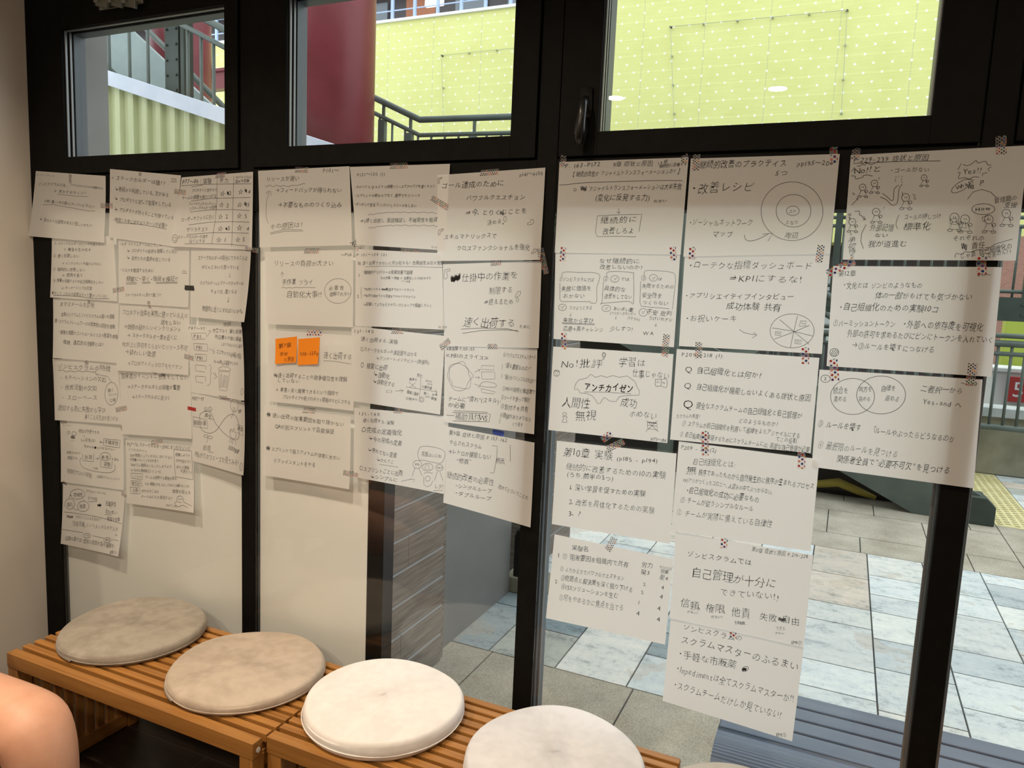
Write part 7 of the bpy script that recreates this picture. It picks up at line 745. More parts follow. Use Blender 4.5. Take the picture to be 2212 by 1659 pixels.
["sheet","handwritten sheet with cartoon figures, a winding path and No!! and Yes!! bursts",-0.0062,[-0.0243,1.7592,0.2734,1.767,0.2757,1.5577,-0.0204,1.5526],[0,0,2,2],[["P.229-239 症状と原因",-0.0181,1.7488,0.1137,1.7514,0.0124,0],["No!!と",-0.0146,1.7281,0.0341,1.732,0.0153,0],["・ゴールがない",0.0493,1.7275,0.1176,1.7274,0.011,0],["?",0.0281,1.7127,0.0329,1.7118,0.0078,0],["?",0.0429,1.6556,0.0468,1.6555,0.0085,0],["外部記憶",0.0237,1.6169,0.067,1.6163,0.0144,0],["ない",0.033,1.6023,0.0583,1.6017,0.0103,0],["我が道進む",0.0235,1.5849,0.0924,1.5851,0.0144,0],["ゴールの押しつけ",0.082,1.6368,0.1458,1.6393,0.0111,0],["標準化",0.0829,1.619,0.1307,1.6193,0.0152,0],["↑",-0.0127,1.6028,-0.0071,1.6028,0.0077,0],["承",-0.0134,1.5922,0.0,1.5924,0.0115,0],["認",-0.0123,1.5809,0.0011,1.5811,0.0115,0],["待",-0.0114,1.5704,0.0021,1.5706,0.0116,0],["ち",-0.0088,1.5599,0.0009,1.5601,0.0098,0],["Yes!!",0.1739,1.722,0.2045,1.7237,0.0136,0],["What?",0.1668,1.6928,0.1944,1.7053,0.0098,0],["P",0.2028,1.6995,0.2106,1.7002,0.0136,0],["管理職の",0.2297,1.6668,0.2659,1.6729,0.0112,0],["支援",0.2466,1.6595,0.2674,1.6593,0.0106,0],["How",0.2006,1.6524,0.2255,1.6531,0.0098,0],["それぞれの",0.1694,1.597,0.2212,1.5993,0.0115,0],["責任",0.2014,1.5834,0.2241,1.5854,0.0138,0],["じゃあ 自己組織化の",0.1846,1.5632,0.2671,1.5853,0.0131,0],["ためのん??",0.2292,1.565,0.2675,1.5755,0.0114,0]],[[0.0009,-0.0184,1.7428,0.0646,1.7443,0.1338,1.7434],[0.0009,-0.0209,1.7266,-0.0152,1.735],[0.0009,-0.0116,1.7383,-0.0059,1.7373,-0.0023,1.7415,0.0027,1.7388,0.0071,1.7429,0.0137,1.7397,0.0213,1.7425],[0.0009,-0.0202,1.7188,-0.0129,1.7178,-0.0108,1.7126,0.0017,1.7158,0.0015,1.7184,0.0093,1.7199,0.019,1.7172],[0.0009,0.0003,1.702,0.0029,1.7023,0.0056,1.7012,0.0076,1.6991,0.0087,1.6963,0.0085,1.6934,0.0072,1.691,0.0049,1.6897,0.0022,1.6896,-0.0004,1.6908,-0.0023,1.6931,-0.0032,1.696,-0.0029,1.6988,-0.0014,1.701,0.001,1.7022],[0.0009,0.0009,1.6902,-0.0027,1.6795,0.0113,1.6787,0.0069,1.6896],[0.0009,-0.0027,1.6794,-0.0007,1.6794,0.001,1.6787,0.0017,1.6777,0.0011,1.6766,-0.0005,1.6761,-0.0025,1.6761,-0.0042,1.6769,-0.0047,1.6779,-0.004,1.6789,-0.0023,1.6794],[0.0009,0.0097,1.6788,0.0117,1.6788,0.0134,1.6781,0.0141,1.6771,0.0135,1.6761,0.0119,1.6755,0.0099,1.6756,0.0083,1.6763,0.0077,1.6774,0.0084,1.6783,0.0101,1.6789],[0.0009,0.0098,1.6901,0.0111,1.6901,0.0123,1.6892,0.0129,1.6878,0.0125,1.6864,0.0115,1.6856,0.0101,1.6857,0.0089,1.6867,0.0085,1.6881,0.0089,1.6895,0.01,1.6902],[0.0009,0.0016,1.6974,0.0019,1.6949],[0.0009,0.0042,1.6974,0.0045,1.6948],[0.0009,0.021,1.7093,0.0236,1.7096,0.0262,1.7085,0.0283,1.7064,0.0293,1.7036,0.0292,1.7007,0.0278,1.6984,0.0256,1.6971,0.0229,1.697,0.0204,1.6982,0.0184,1.7005,0.0175,1.7033,0.0179,1.7061,0.0194,1.7084,0.0217,1.7095],[0.0009,0.0216,1.6975,0.0181,1.6869,0.032,1.6861,0.0276,1.697],[0.0009,0.0181,1.6868,0.0201,1.6868,0.0217,1.6862,0.0224,1.6851,0.0218,1.6841,0.0202,1.6835,0.0182,1.6836,0.0166,1.6843,0.0161,1.6854,0.0168,1.6864,0.0185,1.6869],[0.0009,0.0304,1.6863,0.0323,1.6862,0.034,1.6856,0.0347,1.6845,0.0341,1.6835,0.0325,1.683,0.0305,1.6831,0.0289,1.6838,0.0284,1.6848,0.0291,1.6858,0.0307,1.6863],[0.0009,0.0304,1.6975,0.0318,1.6975,0.0329,1.6966,0.0335,1.6952,0.0331,1.6938,0.0321,1.693,0.0307,1.6931,0.0296,1.6941,0.0291,1.6955,0.0295,1.6968,0.0306,1.6976],[0.0009,0.0223,1.7048,0.0226,1.7022],[0.0009,0.0249,1.7047,0.0251,1.7022],[0.0008,0.0784,1.6824,0.0812,1.6827,0.0841,1.6817,0.0865,1.6795,0.0879,1.6765,0.0881,1.6733,0.0872,1.6705,0.0851,1.6684,0.0824,1.6676,0.0794,1.6681,0.0768,1.67,0.075,1.6727,0.0743,1.6759,0.0749,1.679,0.0766,1.6813,0.0792,1.6826],[0.0008,0.0792,1.6684,0.0751,1.6557,0.0913,1.6549,0.0861,1.6678],[0.0008,0.0751,1.6556,0.0772,1.6557,0.0791,1.6551,0.0801,1.654,0.0799,1.6529,0.0786,1.652,0.0766,1.6517,0.0745,1.6521,0.0731,1.653,0.0728,1.6541,0.0737,1.6552,0.0755,1.6557],[0.0008,0.0894,1.6551,0.0915,1.6551,0.0934,1.6545,0.0944,1.6534,0.0942,1.6523,0.0929,1.6514,0.0909,1.6511,0.0889,1.6515,0.0874,1.6524,0.0871,1.6536,0.088,1.6546,0.0898,1.6551],[0.0008,0.0894,1.6684,0.091,1.6684,0.0923,1.6674,0.093,1.6657,0.0926,1.664,0.0914,1.6631,0.0898,1.6632,0.0885,1.6643,0.0879,1.666,0.0884,1.6676,0.0897,1.6685],[0.0008,0.08,1.677,0.0803,1.6739],[0.0008,0.0829,1.6769,0.0832,1.6739],[0.0008,0.1073,1.7177,0.1097,1.7179,0.112,1.7168,0.1137,1.7146,0.1144,1.712,0.1139,1.7095,0.1123,1.7077,0.1101,1.707,0.1076,1.7077,0.1056,1.7095,0.1045,1.712,0.1046,1.7146,0.1058,1.7168,0.1079,1.7179],[0.0008,0.1079,1.7076,0.105,1.6985,0.1166,1.6978,0.1129,1.7071],[0.0008,0.105,1.6984,0.1067,1.6984,0.1081,1.6978,0.1086,1.6969,0.1082,1.6961,0.1068,1.6956,0.1052,1.6957,0.1038,1.6963,0.1033,1.6972,0.1039,1.698,0.1053,1.6985],[0.0008,0.1153,1.6979,0.1169,1.6979,0.1183,1.6973,0.1189,1.6964,0.1184,1.6956,0.1171,1.6951,0.1155,1.6951,0.1141,1.6958,0.1136,1.6967,0.1142,1.6975,0.1156,1.6979],[0.0008,0.1152,1.7075,0.1164,1.7075,0.1174,1.7068,0.1178,1.7055,0.1176,1.7044,0.1167,1.7037,0.1155,1.7038,0.1146,1.7046,0.1142,1.7058,0.1145,1.707,0.1155,1.7076],[0.0008,0.1085,1.7138,0.1087,1.7116],[0.0008,0.1106,1.7137,0.1108,1.7116],[0.0009,0.0291,1.6545,0.0319,1.6549,0.0346,1.6539,0.0369,1.6519,0.0382,1.6491,0.0385,1.646,0.0375,1.6433,0.0355,1.6413,0.0329,1.6405,0.0301,1.641,0.0276,1.6427,0.0259,1.6453,0.0252,1.6484,0.0258,1.6513,0.0274,1.6536,0.0299,1.6548],[0.0009,0.0298,1.6413,0.0259,1.6292,0.0414,1.6285,0.0365,1.6408],[0.0009,0.0259,1.6291,0.0281,1.6291,0.03,1.6284,0.0307,1.6273,0.0301,1.6261,0.0283,1.6254,0.026,1.6255,0.0243,1.6263,0.0236,1.6274,0.0244,1.6286,0.0263,1.6292],[0.0009,0.0396,1.6287,0.0418,1.6287,0.0437,1.628,0.0444,1.6268,0.0438,1.6257,0.042,1.625,0.0398,1.6251,0.038,1.6258,0.0374,1.627,0.0382,1.6281,0.04,1.6287],[0.0009,0.0396,1.6413,0.0412,1.6414,0.0425,1.6404,0.0431,1.6388,0.0427,1.6372,0.0415,1.6363,0.04,1.6364,0.0387,1.6375,0.0382,1.6391,0.0387,1.6406,0.0399,1.6414],[0.0009,0.0306,1.6494,0.0309,1.6465],[0.0009,0.0335,1.6494,0.0338,1.6465],[0.0009,-0.0123,1.6345,-0.0095,1.6349,-0.0068,1.6338,-0.0046,1.6315,-0.0035,1.6286,-0.0037,1.6256,-0.0051,1.6231,-0.0075,1.6216,-0.0103,1.6215,-0.013,1.6227,-0.0151,1.6251,-0.016,1.6281,-0.0157,1.6311,-0.0141,1.6335,-0.0116,1.6348],[0.0009,-0.0117,1.622,-0.0155,1.6107,-0.0007,1.6101,-0.0053,1.6216],[0.0009,-0.0155,1.6106,-0.0134,1.6106,-0.0116,1.6099,-0.0109,1.6088,-0.0115,1.6078,-0.0132,1.6071,-0.0153,1.6072,-0.017,1.6079,-0.0176,1.609,-0.0169,1.61,-0.0151,1.6106],[0.0009,-0.0024,1.6102,-0.0003,1.6102,0.0014,1.6096,0.0022,1.6085,0.0016,1.6074,-0.0001,1.6068,-0.0023,1.6068,-0.0039,1.6075,-0.0045,1.6086,-0.0038,1.6097,-0.002,1.6103],[0.0009,-0.0024,1.6222,-0.0009,1.6222,0.0003,1.6213,0.0009,1.6198,0.0006,1.6183,-0.0006,1.6174,-0.002,1.6175,-0.0032,1.6185,-0.0037,1.62,-0.0033,1.6214,-0.0021,1.6222],[0.0009,-0.0109,1.6297,-0.0107,1.627],[0.0009,-0.0082,1.6297,-0.0079,1.627],[0.0008,0.165,1.6447,0.1679,1.6452,0.1708,1.6443,0.1734,1.6422,0.1751,1.6392,0.1757,1.6359,0.1752,1.6327,0.1735,1.6301,0.171,1.6286,0.1681,1.6284,0.1651,1.6295,0.1627,1.6317,0.1611,1.6348,0.1607,1.6381,0.1614,1.6413,0.1632,1.6437,0.1658,1.645],[0.0008,0.166,1.6292,0.1617,1.615,0.1792,1.6143,0.1735,1.6286],[0.0008,0.1617,1.6149,0.164,1.615,0.166,1.6143,0.1671,1.6132,0.1669,1.6119,0.1655,1.6109,0.1633,1.6105,0.1611,1.6109,0.1595,1.6119,0.1592,1.6132,0.1602,1.6144,0.1621,1.615],[0.0008,0.1772,1.6145,0.1794,1.6145,0.1815,1.6139,0.1826,1.6127,0.1824,1.6114,0.181,1.6104,0.1788,1.6101,0.1766,1.6105,0.1751,1.6115,0.1747,1.6128,0.1757,1.6139,0.1776,1.6145],[0.0008,0.177,1.6293,0.1786,1.6294,0.18,1.6285,0.1809,1.6269,0.1808,1.6251,0.1799,1.6238,0.1785,1.6233,0.1769,1.6238,0.1758,1.6252,0.1755,1.627,0.1761,1.6286,0.1774,1.6294],[0.0008,0.1668,1.6387,0.1671,1.6353],[0.0008,0.17,1.6387,0.1703,1.6354],[0.0008,0.1828,1.6414,0.1857,1.6418,0.1886,1.6409,0.1911,1.6389,0.1928,1.6359,0.1935,1.6326,0.1929,1.6294,0.1913,1.6269,0.1888,1.6254,0.1859,1.6252,0.183,1.6262,0.1806,1.6285,0.179,1.6315,0.1786,1.6348,0.1793,1.638,0.1811,1.6404,0.1837,1.6417],[0.0008,0.1839,1.6259,0.1796,1.6118,0.197,1.6111,0.1913,1.6254],[0.0008,0.1796,1.6117,0.1819,1.6118,0.1839,1.6111,0.185,1.61,0.1848,1.6087,0.1834,1.6077,0.1812,1.6074,0.179,1.6077,0.1775,1.6087,0.1772,1.61,0.1781,1.6112,0.1801,1.6118],[0.0008,0.1949,1.6113,0.1972,1.6114,0.1992,1.6107,0.2003,1.6096,0.2001,1.6083,0.1987,1.6073,0.1966,1.6069,0.1944,1.6073,0.1929,1.6083,0.1925,1.6096,0.1935,1.6107,0.1954,1.6114],[0.0008,0.1948,1.6261,0.1963,1.6261,0.1977,1.6252,0.1986,1.6236,0.1985,1.6219,0.1977,1.6206,0.1962,1.6201,0.1947,1.6206,0.1936,1.622,0.1932,1.6238,0.1938,1.6253,0.1951,1.6262],[0.0008,0.1846,1.6354,0.1849,1.6321],[0.0008,0.1878,1.6354,0.1881,1.6321],[0.0008,0.2217,1.6409,0.2244,1.6413,0.2272,1.6404,0.2296,1.6384,0.2312,1.6356,0.2318,1.6324,0.2313,1.6294,0.2298,1.6269,0.2274,1.6255,0.2247,1.6253,0.2219,1.6263,0.2196,1.6285,0.2181,1.6314,0.2177,1.6346,0.2184,1.6376,0.2201,1.6399,0.2225,1.6411],[0.0008,0.2227,1.626,0.2187,1.6125,0.2352,1.6118,0.2298,1.6255],[0.0008,0.2187,1.6124,0.2209,1.6124,0.2228,1.6118,0.2238,1.6107,0.2237,1.6095,0.2223,1.6085,0.2203,1.6082,0.2182,1.6086,0.2167,1.6095,0.2164,1.6107,0.2173,1.6118,0.2192,1.6125],[0.0008,0.2333,1.612,0.2354,1.612,0.2373,1.6114,0.2384,1.6103,0.2382,1.6091,0.2369,1.6081,0.2349,1.6078,0.2328,1.6081,0.2313,1.6091,0.231,1.6103,0.2319,1.6114,0.2337,1.612],[0.0008,0.2331,1.6261,0.2346,1.6262,0.2359,1.6253,0.2367,1.6238,0.2367,1.6221,0.2358,1.6209,0.2345,1.6204,0.233,1.6209,0.232,1.6222,0.2316,1.6239,0.2322,1.6254,0.2334,1.6262],[0.0008,0.2234,1.6351,0.2237,1.6319],[0.0008,0.2264,1.6351,0.2268,1.6319],[0.0008,0.2487,1.6516,0.2513,1.652,0.254,1.6512,0.2563,1.6493,0.2578,1.6466,0.2584,1.6435,0.2579,1.6406,0.2565,1.6382,0.2543,1.6368,0.2516,1.6366,0.249,1.6376,0.2468,1.6397,0.2454,1.6425,0.2449,1.6456,0.2456,1.6485,0.2472,1.6507,0.2495,1.6519],[0.0008,0.2498,1.6373,0.246,1.6244,0.2617,1.6237,0.2565,1.6368],[0.0008,0.246,1.6243,0.248,1.6243,0.2499,1.6237,0.2509,1.6227,0.2507,1.6215,0.2494,1.6206,0.2475,1.6203,0.2455,1.6206,0.2441,1.6215,0.2438,1.6227,0.2447,1.6238,0.2464,1.6244],[0.0008,0.2599,1.6238,0.2619,1.6239,0.2637,1.6233,0.2647,1.6222,0.2646,1.621,0.2633,1.6201,0.2614,1.6198,0.2594,1.6202,0.258,1.6211,0.2577,1.6223,0.2586,1.6233,0.2603,1.6239],[0.0008,0.2597,1.6374,0.2612,1.6375,0.2625,1.6364,0.2632,1.6347,0.2629,1.633,0.2617,1.632,0.2601,1.6321,0.2588,1.6333,0.2583,1.635,0.2587,1.6366,0.2599,1.6375],[0.0008,0.2504,1.6461,0.2507,1.643],[0.0008,0.2533,1.6461,0.2536,1.643],[0.0009,0.0395,1.6837,0.0496,1.6759,0.0564,1.6699,0.06,1.6724,0.0597,1.691,0.0666,1.6993],[0.0009,0.0362,1.6769,0.0485,1.6708,0.0588,1.6609,0.0676,1.6656,0.0682,1.6909,0.0726,1.7009],[0.0009,-0.014,1.661,-0.004,1.6739],[0.0009,-0.0072,1.6739,-0.0037,1.6747,-0.004,1.6704],[0.0009,-0.0073,1.6489,0.0016,1.6488,0.0022,1.6419,0.0073,1.6393,0.0101,1.635,0.0143,1.6324],[0.0009,0.0105,1.6385,0.0143,1.6321,0.0087,1.6324],[0.0008,0.0586,1.7104,0.061,1.7099],[0.0008,0.0597,1.7154,0.0617,1.7137],[0.0008,0.0717,1.7102,0.0695,1.7097],[0.0008,0.0719,1.716,0.0703,1.714],[0.0008,0.059,1.7062,0.0614,1.7075],[0.0008,0.0649,1.717,0.0652,1.7145],[0.0008,0.0731,1.7043,0.0705,1.7057],[0.0008,0.0929,1.6813,0.0977,1.6788,0.0951,1.6746,0.0998,1.6729,0.0962,1.6704],[0.0009,-0.0139,1.6861,-0.0124,1.6817],[0.0009,-0.0114,1.6843,-0.0102,1.6808],[0.0008,0.0746,1.6858,0.0759,1.6782],[0.0009,0.016,1.6229,0.0096,1.6056,0.0095,1.5899,0.0156,1.5752],[0.0008,0.073,1.6419,0.0695,1.63,0.0696,1.6215,0.0733,1.6147],[0.0009,-0.0164,1.6443,-0.0151,1.6443,-0.0141,1.6435,-0.0136,1.6422,-0.0139,1.641,-0.0149,1.6403,-0.0161,1.6403,-0.0171,1.6412,-0.0175,1.6425,-0.0171,1.6437,-0.0161,1.6443],[0.0009,-0.0161,1.6377,-0.0155,1.6377,-0.015,1.6373,-0.0147,1.6367,-0.0149,1.6361,-0.0153,1.6357,-0.016,1.6358,-0.0165,1.6362,-0.0167,1.6368,-0.0165,1.6374,-0.016,1.6377],[0.0009,-0.0147,1.6341,-0.0142,1.6341,-0.0138,1.6338,-0.0136,1.6332,-0.0137,1.6327,-0.0141,1.6324,-0.0146,1.6324,-0.015,1.6328,-0.0152,1.6333,-0.0151,1.6338,-0.0146,1.6341],[0.0008,0.1642,1.7255,0.1694,1.7375],[0.0008,0.1725,1.7358,0.1785,1.7332,0.1855,1.7355,0.1926,1.7425,0.1967,1.7376,0.2077,1.7405,0.2127,1.7339,0.2184,1.733],[0.0008,0.1647,1.7206,0.169,1.7205,0.1672,1.7099,0.1779,1.7113,0.1849,1.7071,0.1908,1.7119,0.2008,1.7117],[0.0008,0.2187,1.7297,0.2134,1.7267,0.2168,1.7218],[0.0008,0.2135,1.7194,0.2058,1.718,0.2064,1.7132],[0.0008,0.1864,1.6713,0.1937,1.6842,0.2075,1.6889,0.2222,1.6839,0.2332,1.6733],[0.0008,0.1648,1.6987,0.1688,1.7022,0.1732,1.7052,0.1777,1.7074,0.1818,1.7086,0.1852,1.7087,0.1877,1.7078,0.189,1.7058,0.189,1.7031,0.1877,1.6997,0.1853,1.6961,0.1819,1.6924,0.1778,1.6889,0.1733,1.6861,0.1689,1.6841,0.1648,1.6831,0.1615,1.6832,0.1593,1.6843,0.1583,1.6864,0.1585,1.6894,0.1601,1.6929,0.1628,1.6966,0.1664,1.7003],[0.0008,0.1836,1.6986,0.1859,1.6906,0.1863,1.6999,0.1887,1.6906,0.1893,1.6987,0.1918,1.6891,0.1923,1.6981,0.1945,1.6899],[0.0008,0.2069,1.6619,0.2117,1.6624,0.2166,1.6622,0.2214,1.6613,0.2256,1.6597,0.2289,1.6577,0.2312,1.6552,0.2323,1.6526,0.2321,1.6499,0.2306,1.6474,0.2279,1.6453,0.2242,1.6436,0.2198,1.6426,0.215,1.6422,0.2101,1.6426,0.2054,1.6437,0.2013,1.6453,0.1981,1.6475,0.1961,1.65,0.1953,1.6527,0.1958,1.6554,0.1977,1.6578,0.2006,1.6599,0.2046,1.6614,0.2091,1.6622],[0.0008,0.1612,1.6335,0.1713,1.6352,0.1725,1.6236,0.1624,1.6249,0.1612,1.6335],[0.0008,0.1773,1.6261,0.1873,1.6286,0.1892,1.6171,0.1789,1.6179,0.1773,1.6261],[0.0008,0.2137,1.6369,0.2224,1.6417,0.224,1.6336,0.2159,1.6295,0.2137,1.6369],[0.001,0.1849,1.5881,0.1875,1.5775,0.1877,1.5893,0.1904,1.577,0.1908,1.5873,0.1936,1.5747,0.1939,1.5861],[0.0008,0.1768,1.5605,0.1781,1.5689,0.1871,1.5674,0.1924,1.5725,0.2011,1.5718,0.2122,1.5762,0.2264,1.5772,0.2382,1.5864,0.2504,1.5915,0.2665,1.5974]],[[-0.015,1.7722,-0.0158,1.7501,0.0153,0],[0.2282,1.7851,0.2314,1.7528,0.0175,0]]],
["sheet","handwritten sheet headed 第12章, taped across the rightmost post below the cartoon sheet",-0.0054,[-0.037,1.5396,0.2557,1.5452,0.2609,1.3372,-0.0312,1.3342],[0,0,2,2],[["第12章",-0.0266,1.5242,0.0068,1.5261,0.0124,0],["241～",0.2173,1.5309,0.2396,1.5299,0.0079,0],["・文化とは ゾンビのようなもの",-0.0154,1.5005,0.1273,1.5059,0.0139,0],["体の一部がもげても気づかない",0.0461,1.4836,0.214,1.4865,0.0143,0],["・自己組織化のための実験10コ",-0.0189,1.4575,0.1605,1.4612,0.0157,0],["①パーミッショントークン",-0.0266,1.4229,0.0871,1.4269,0.0149,0],["・外部への依存度を可視化",0.1004,1.4276,0.238,1.4307,0.016,0],["外部の許可を求めるたびにビンにトークンを入れていく",0.0016,1.4047,0.2571,1.4067,0.0155,0],["→③ルールを壊すにつなげる",0.0128,1.3812,0.1611,1.3803,0.0147,0]],[[0.0009,-0.0226,1.371,-0.0191,1.3716,-0.0157,1.3708,-0.0129,1.3687,-0.0112,1.3656,-0.011,1.3622,-0.0122,1.3589,-0.0147,1.3565,-0.018,1.3554,-0.0216,1.3556,-0.0247,1.3573,-0.0268,1.3601,-0.0276,1.3635,-0.0268,1.3669,-0.0247,1.3697,-0.0216,1.3713],[0.0009,-0.0258,1.3584,-0.0209,1.3697],[0.0009,-0.0239,1.3558,-0.0169,1.3709],[0.0009,-0.0205,1.3555,-0.0137,1.3693],[0.0009,-0.0168,1.3558,-0.0118,1.3667]],[[-0.0464,1.5227,0.002,1.5511,0.0164,2],[0.2202,1.5646,0.2241,1.5283,0.0165,2]]],
["sheet","handwritten sheet with two overlapping drawn circles, lowest on the rightmost post",-0.0046,[-0.0441,1.3255,0.2472,1.3306,0.2542,1.1167,-0.0413,1.1188],[0,0,3,3],[["2",-0.0349,1.3082,-0.0282,1.3088,0.0092,0],["統合を",-0.0141,1.2833,0.0148,1.287,0.0146,0],["高める",-0.0117,1.2669,0.0132,1.2685,0.0128,0],["両方を",0.0335,1.2906,0.0585,1.293,0.0115,0],["高める",0.0352,1.2716,0.0571,1.2729,0.0115,0],["自律を",0.0742,1.2972,0.1011,1.2988,0.0131,0],["高める",0.0833,1.2774,0.1094,1.2782,0.0132,0],["～250",0.2116,1.3197,0.2394,1.3214,0.0092,0],["二者択一から",0.1444,1.3038,0.2176,1.3047,0.0145,0],["Yes-and へ",0.1508,1.2779,0.2181,1.2787,0.0139,0],["③ ルールを壊す",-0.0375,1.2129,0.0456,1.2132,0.0165,0],["「ルールやぶったらどうなるの?」",0.0648,1.2091,0.2148,1.2092,0.016,0],["④ 最低限のルールを見つける",-0.0335,1.1673,0.1179,1.1664,0.0172,0],["関係者全員で\"必要不可欠\"を見つける",0.0054,1.1422,0.2116,1.1451,0.017,0]],[[0.0009,-0.0345,1.3146,-0.0307,1.3153,-0.0271,1.3146,-0.0241,1.3127,-0.0223,1.3098,-0.0221,1.3066,-0.0235,1.3035,-0.0262,1.3011,-0.0298,1.3,-0.0336,1.3001,-0.0369,1.3017,-0.0391,1.3043,-0.0399,1.3075,-0.039,1.3107,-0.0367,1.3133,-0.0334,1.315],[0.0009,0.0068,1.3095,0.0124,1.3113,0.0181,1.3125,0.0239,1.3128,0.0297,1.3125,0.0354,1.3113,0.0408,1.3095,0.0458,1.307,0.0504,1.3039,0.0544,1.3002,0.0578,1.296,0.0605,1.2914,0.0624,1.2865,0.0636,1.2814,0.064,1.2761,0.0635,1.2709,0.0623,1.2657,0.0602,1.2607,0.0574,1.256,0.054,1.2517,0.0499,1.2479,0.0452,1.2446,0.0401,1.2419,0.0346,1.2399,0.0289,1.2386,0.0231,1.2381,0.0172,1.2383,0.0115,1.2393,0.006,1.241,0.0008,1.2434,-0.004,1.2465,-0.0081,1.2502,-0.0117,1.2544,-0.0145,1.2591,-0.0166,1.2641,-0.0178,1.2693,-0.0182,1.2747,-0.0177,1.2801,-0.0164,1.2853,-0.0143,1.2904,-0.0115,1.2952,-0.0079,1.2995,-0.0037,1.3033,0.001,1.3066,0.0062,1.3092,0.0117,1.3112],[0.0009,0.0577,1.3188,0.0632,1.3206,0.0688,1.3218,0.0746,1.3223,0.0804,1.3221,0.0861,1.3214,0.0915,1.3199,0.0967,1.3179,0.1015,1.3153,0.1059,1.3122,0.1097,1.3085,0.113,1.3045,0.1156,1.3002,0.1176,1.2955,0.1188,1.2907,0.1193,1.2857,0.1191,1.2807,0.1181,1.2758,0.1164,1.271,0.114,1.2664,0.111,1.262,0.1073,1.2581,0.1031,1.2545,0.0984,1.2515,0.0933,1.249,0.0879,1.247,0.0822,1.2457,0.0765,1.2451,0.0706,1.2451,0.0649,1.2458,0.0593,1.2471,0.054,1.2491,0.049,1.2516,0.0445,1.2548,0.0405,1.2584,0.0371,1.2625,0.0344,1.2669,0.0324,1.2717,0.0311,1.2766,0.0306,1.2817,0.0309,1.2868,0.0319,1.2919,0.0337,1.2968,0.0362,1.3015,0.0394,1.3058,0.0432,1.3098,0.0475,1.3133,0.0523,1.3163,0.0575,1.3187,0.063,1.3205]],[[-0.0208,1.3496,-0.013,1.3053,0.0172,2],[0.2272,1.3612,0.2275,1.3167,0.0161,0]]],
]

GL = {}
def glyph(ch, v):
    key = (ch, v)
    if key in GL: return GL[key]
    c = bpy.data.curves.new('glyph', 'FONT'); c.body = ch; c.size = 1; c.resolution_u = 2; c.offset = (0.0, -.007, -.013, .018)[v]
    o = bpy.data.objects.new('glyph', c); COL.objects.link(o)
    dg = bpy.context.evaluated_depsgraph_get(); me = bpy.data.meshes.new_from_object(o.evaluated_get(dg))
    P = np.array([q.co[:2] for q in me.vertices], dtype=float).reshape(-1, 2); F = [tuple(p.vertices) for p in me.polygons]
    bpy.data.objects.remove(o); bpy.data.curves.remove(c); bpy.data.meshes.remove(me)
    GL[key] = (P, F); return GL[key]
REF = glyph('国', 0)[0]; EM = (REF[:, 1].max() - REF[:, 1].min()) / .92; REFC = (REF.max(0) + REF.min(0)) / 2; REFX = REFC[0]
def advance(ch):
    if ch == ' ': return .45
    if ch == '　': return 1.0
    if ord(ch) < 256: return .34 if ch in "!.,:'1I|()" else .58
    return .62 if ch in '・、。」「『』' else 1.0

class Sheet:
    def __init__(s, rec):
        s.kind, s.label, s.base, c, s.lift, s.T, s.P, s.tp = rec
        s.c = np.array(c).reshape(4, 2); s.under = None
        s.ph = random.uniform(0, 6.28)
    def pos(s, u, v):
        c = s.c; return (1 - v) * ((1 - u) * c[0] + u * c[1]) + v * ((1 - u) * c[3] + u * c[2])
    def uv(s, x, z):
        u = v = .5
        for _ in range(12):
            p = s.pos(u, v); c = s.c
            du = (1 - v) * (c[1] - c[0]) + v * (c[2] - c[3]); dv = (1 - u) * (c[3] - c[0]) + u * (c[2] - c[1])
            det = du[0] * dv[1] - du[1] * dv[0]; ex, ez = x - p[0], z - p[1]
            a = (ex * dv[1] - ez * dv[0]) / det; e = (du[0] * ez - du[1] * ex) / det; u += a; v += e
            if abs(a) + abs(e) < 1e-6: break
        return u, v
    def y(s, u, v):
        u = min(1, max(0, u)); v = min(1, max(0, v)); L = s.lift
        top = L[0] * (1 - u) ** 2 + L[1] * u ** 2; bot = L[3] * (1 - u) ** 2 + L[2] * u ** 2 + .25 * (L[2] + L[3]) * 2 * u * (1 - u)
        l = top * (1 - v) ** 2 + bot * v ** 1.7 + .35 * (1 - math.cos(2 * math.pi * v + s.ph)) * .4 * math.sin(math.pi * u)
        y = s.base - l * .001
        if s.under is not None:
            p = s.pos(u, v); y = s.under.ys(p[0], p[1]) - .0006 - l * .001
        return y
    def ys(s, x, z): return s.y(*s.uv(x, z))
SH = [Sheet(r) for r in SHEETS]
carrier = [s for s in SH if 'two orange sticky notes' in s.label][0]
for s in SH:
    if s.kind == 'sticky': s.under = carrier
def front_y(x, z):
    best = -.0012 if z < T1 else -.0072
    for s in SH:
        u, v = s.uv(x, z)
        if -.001 <= u <= 1.001 and -.001 <= v <= 1.001: best = min(best, s.y(u, v))
    return best

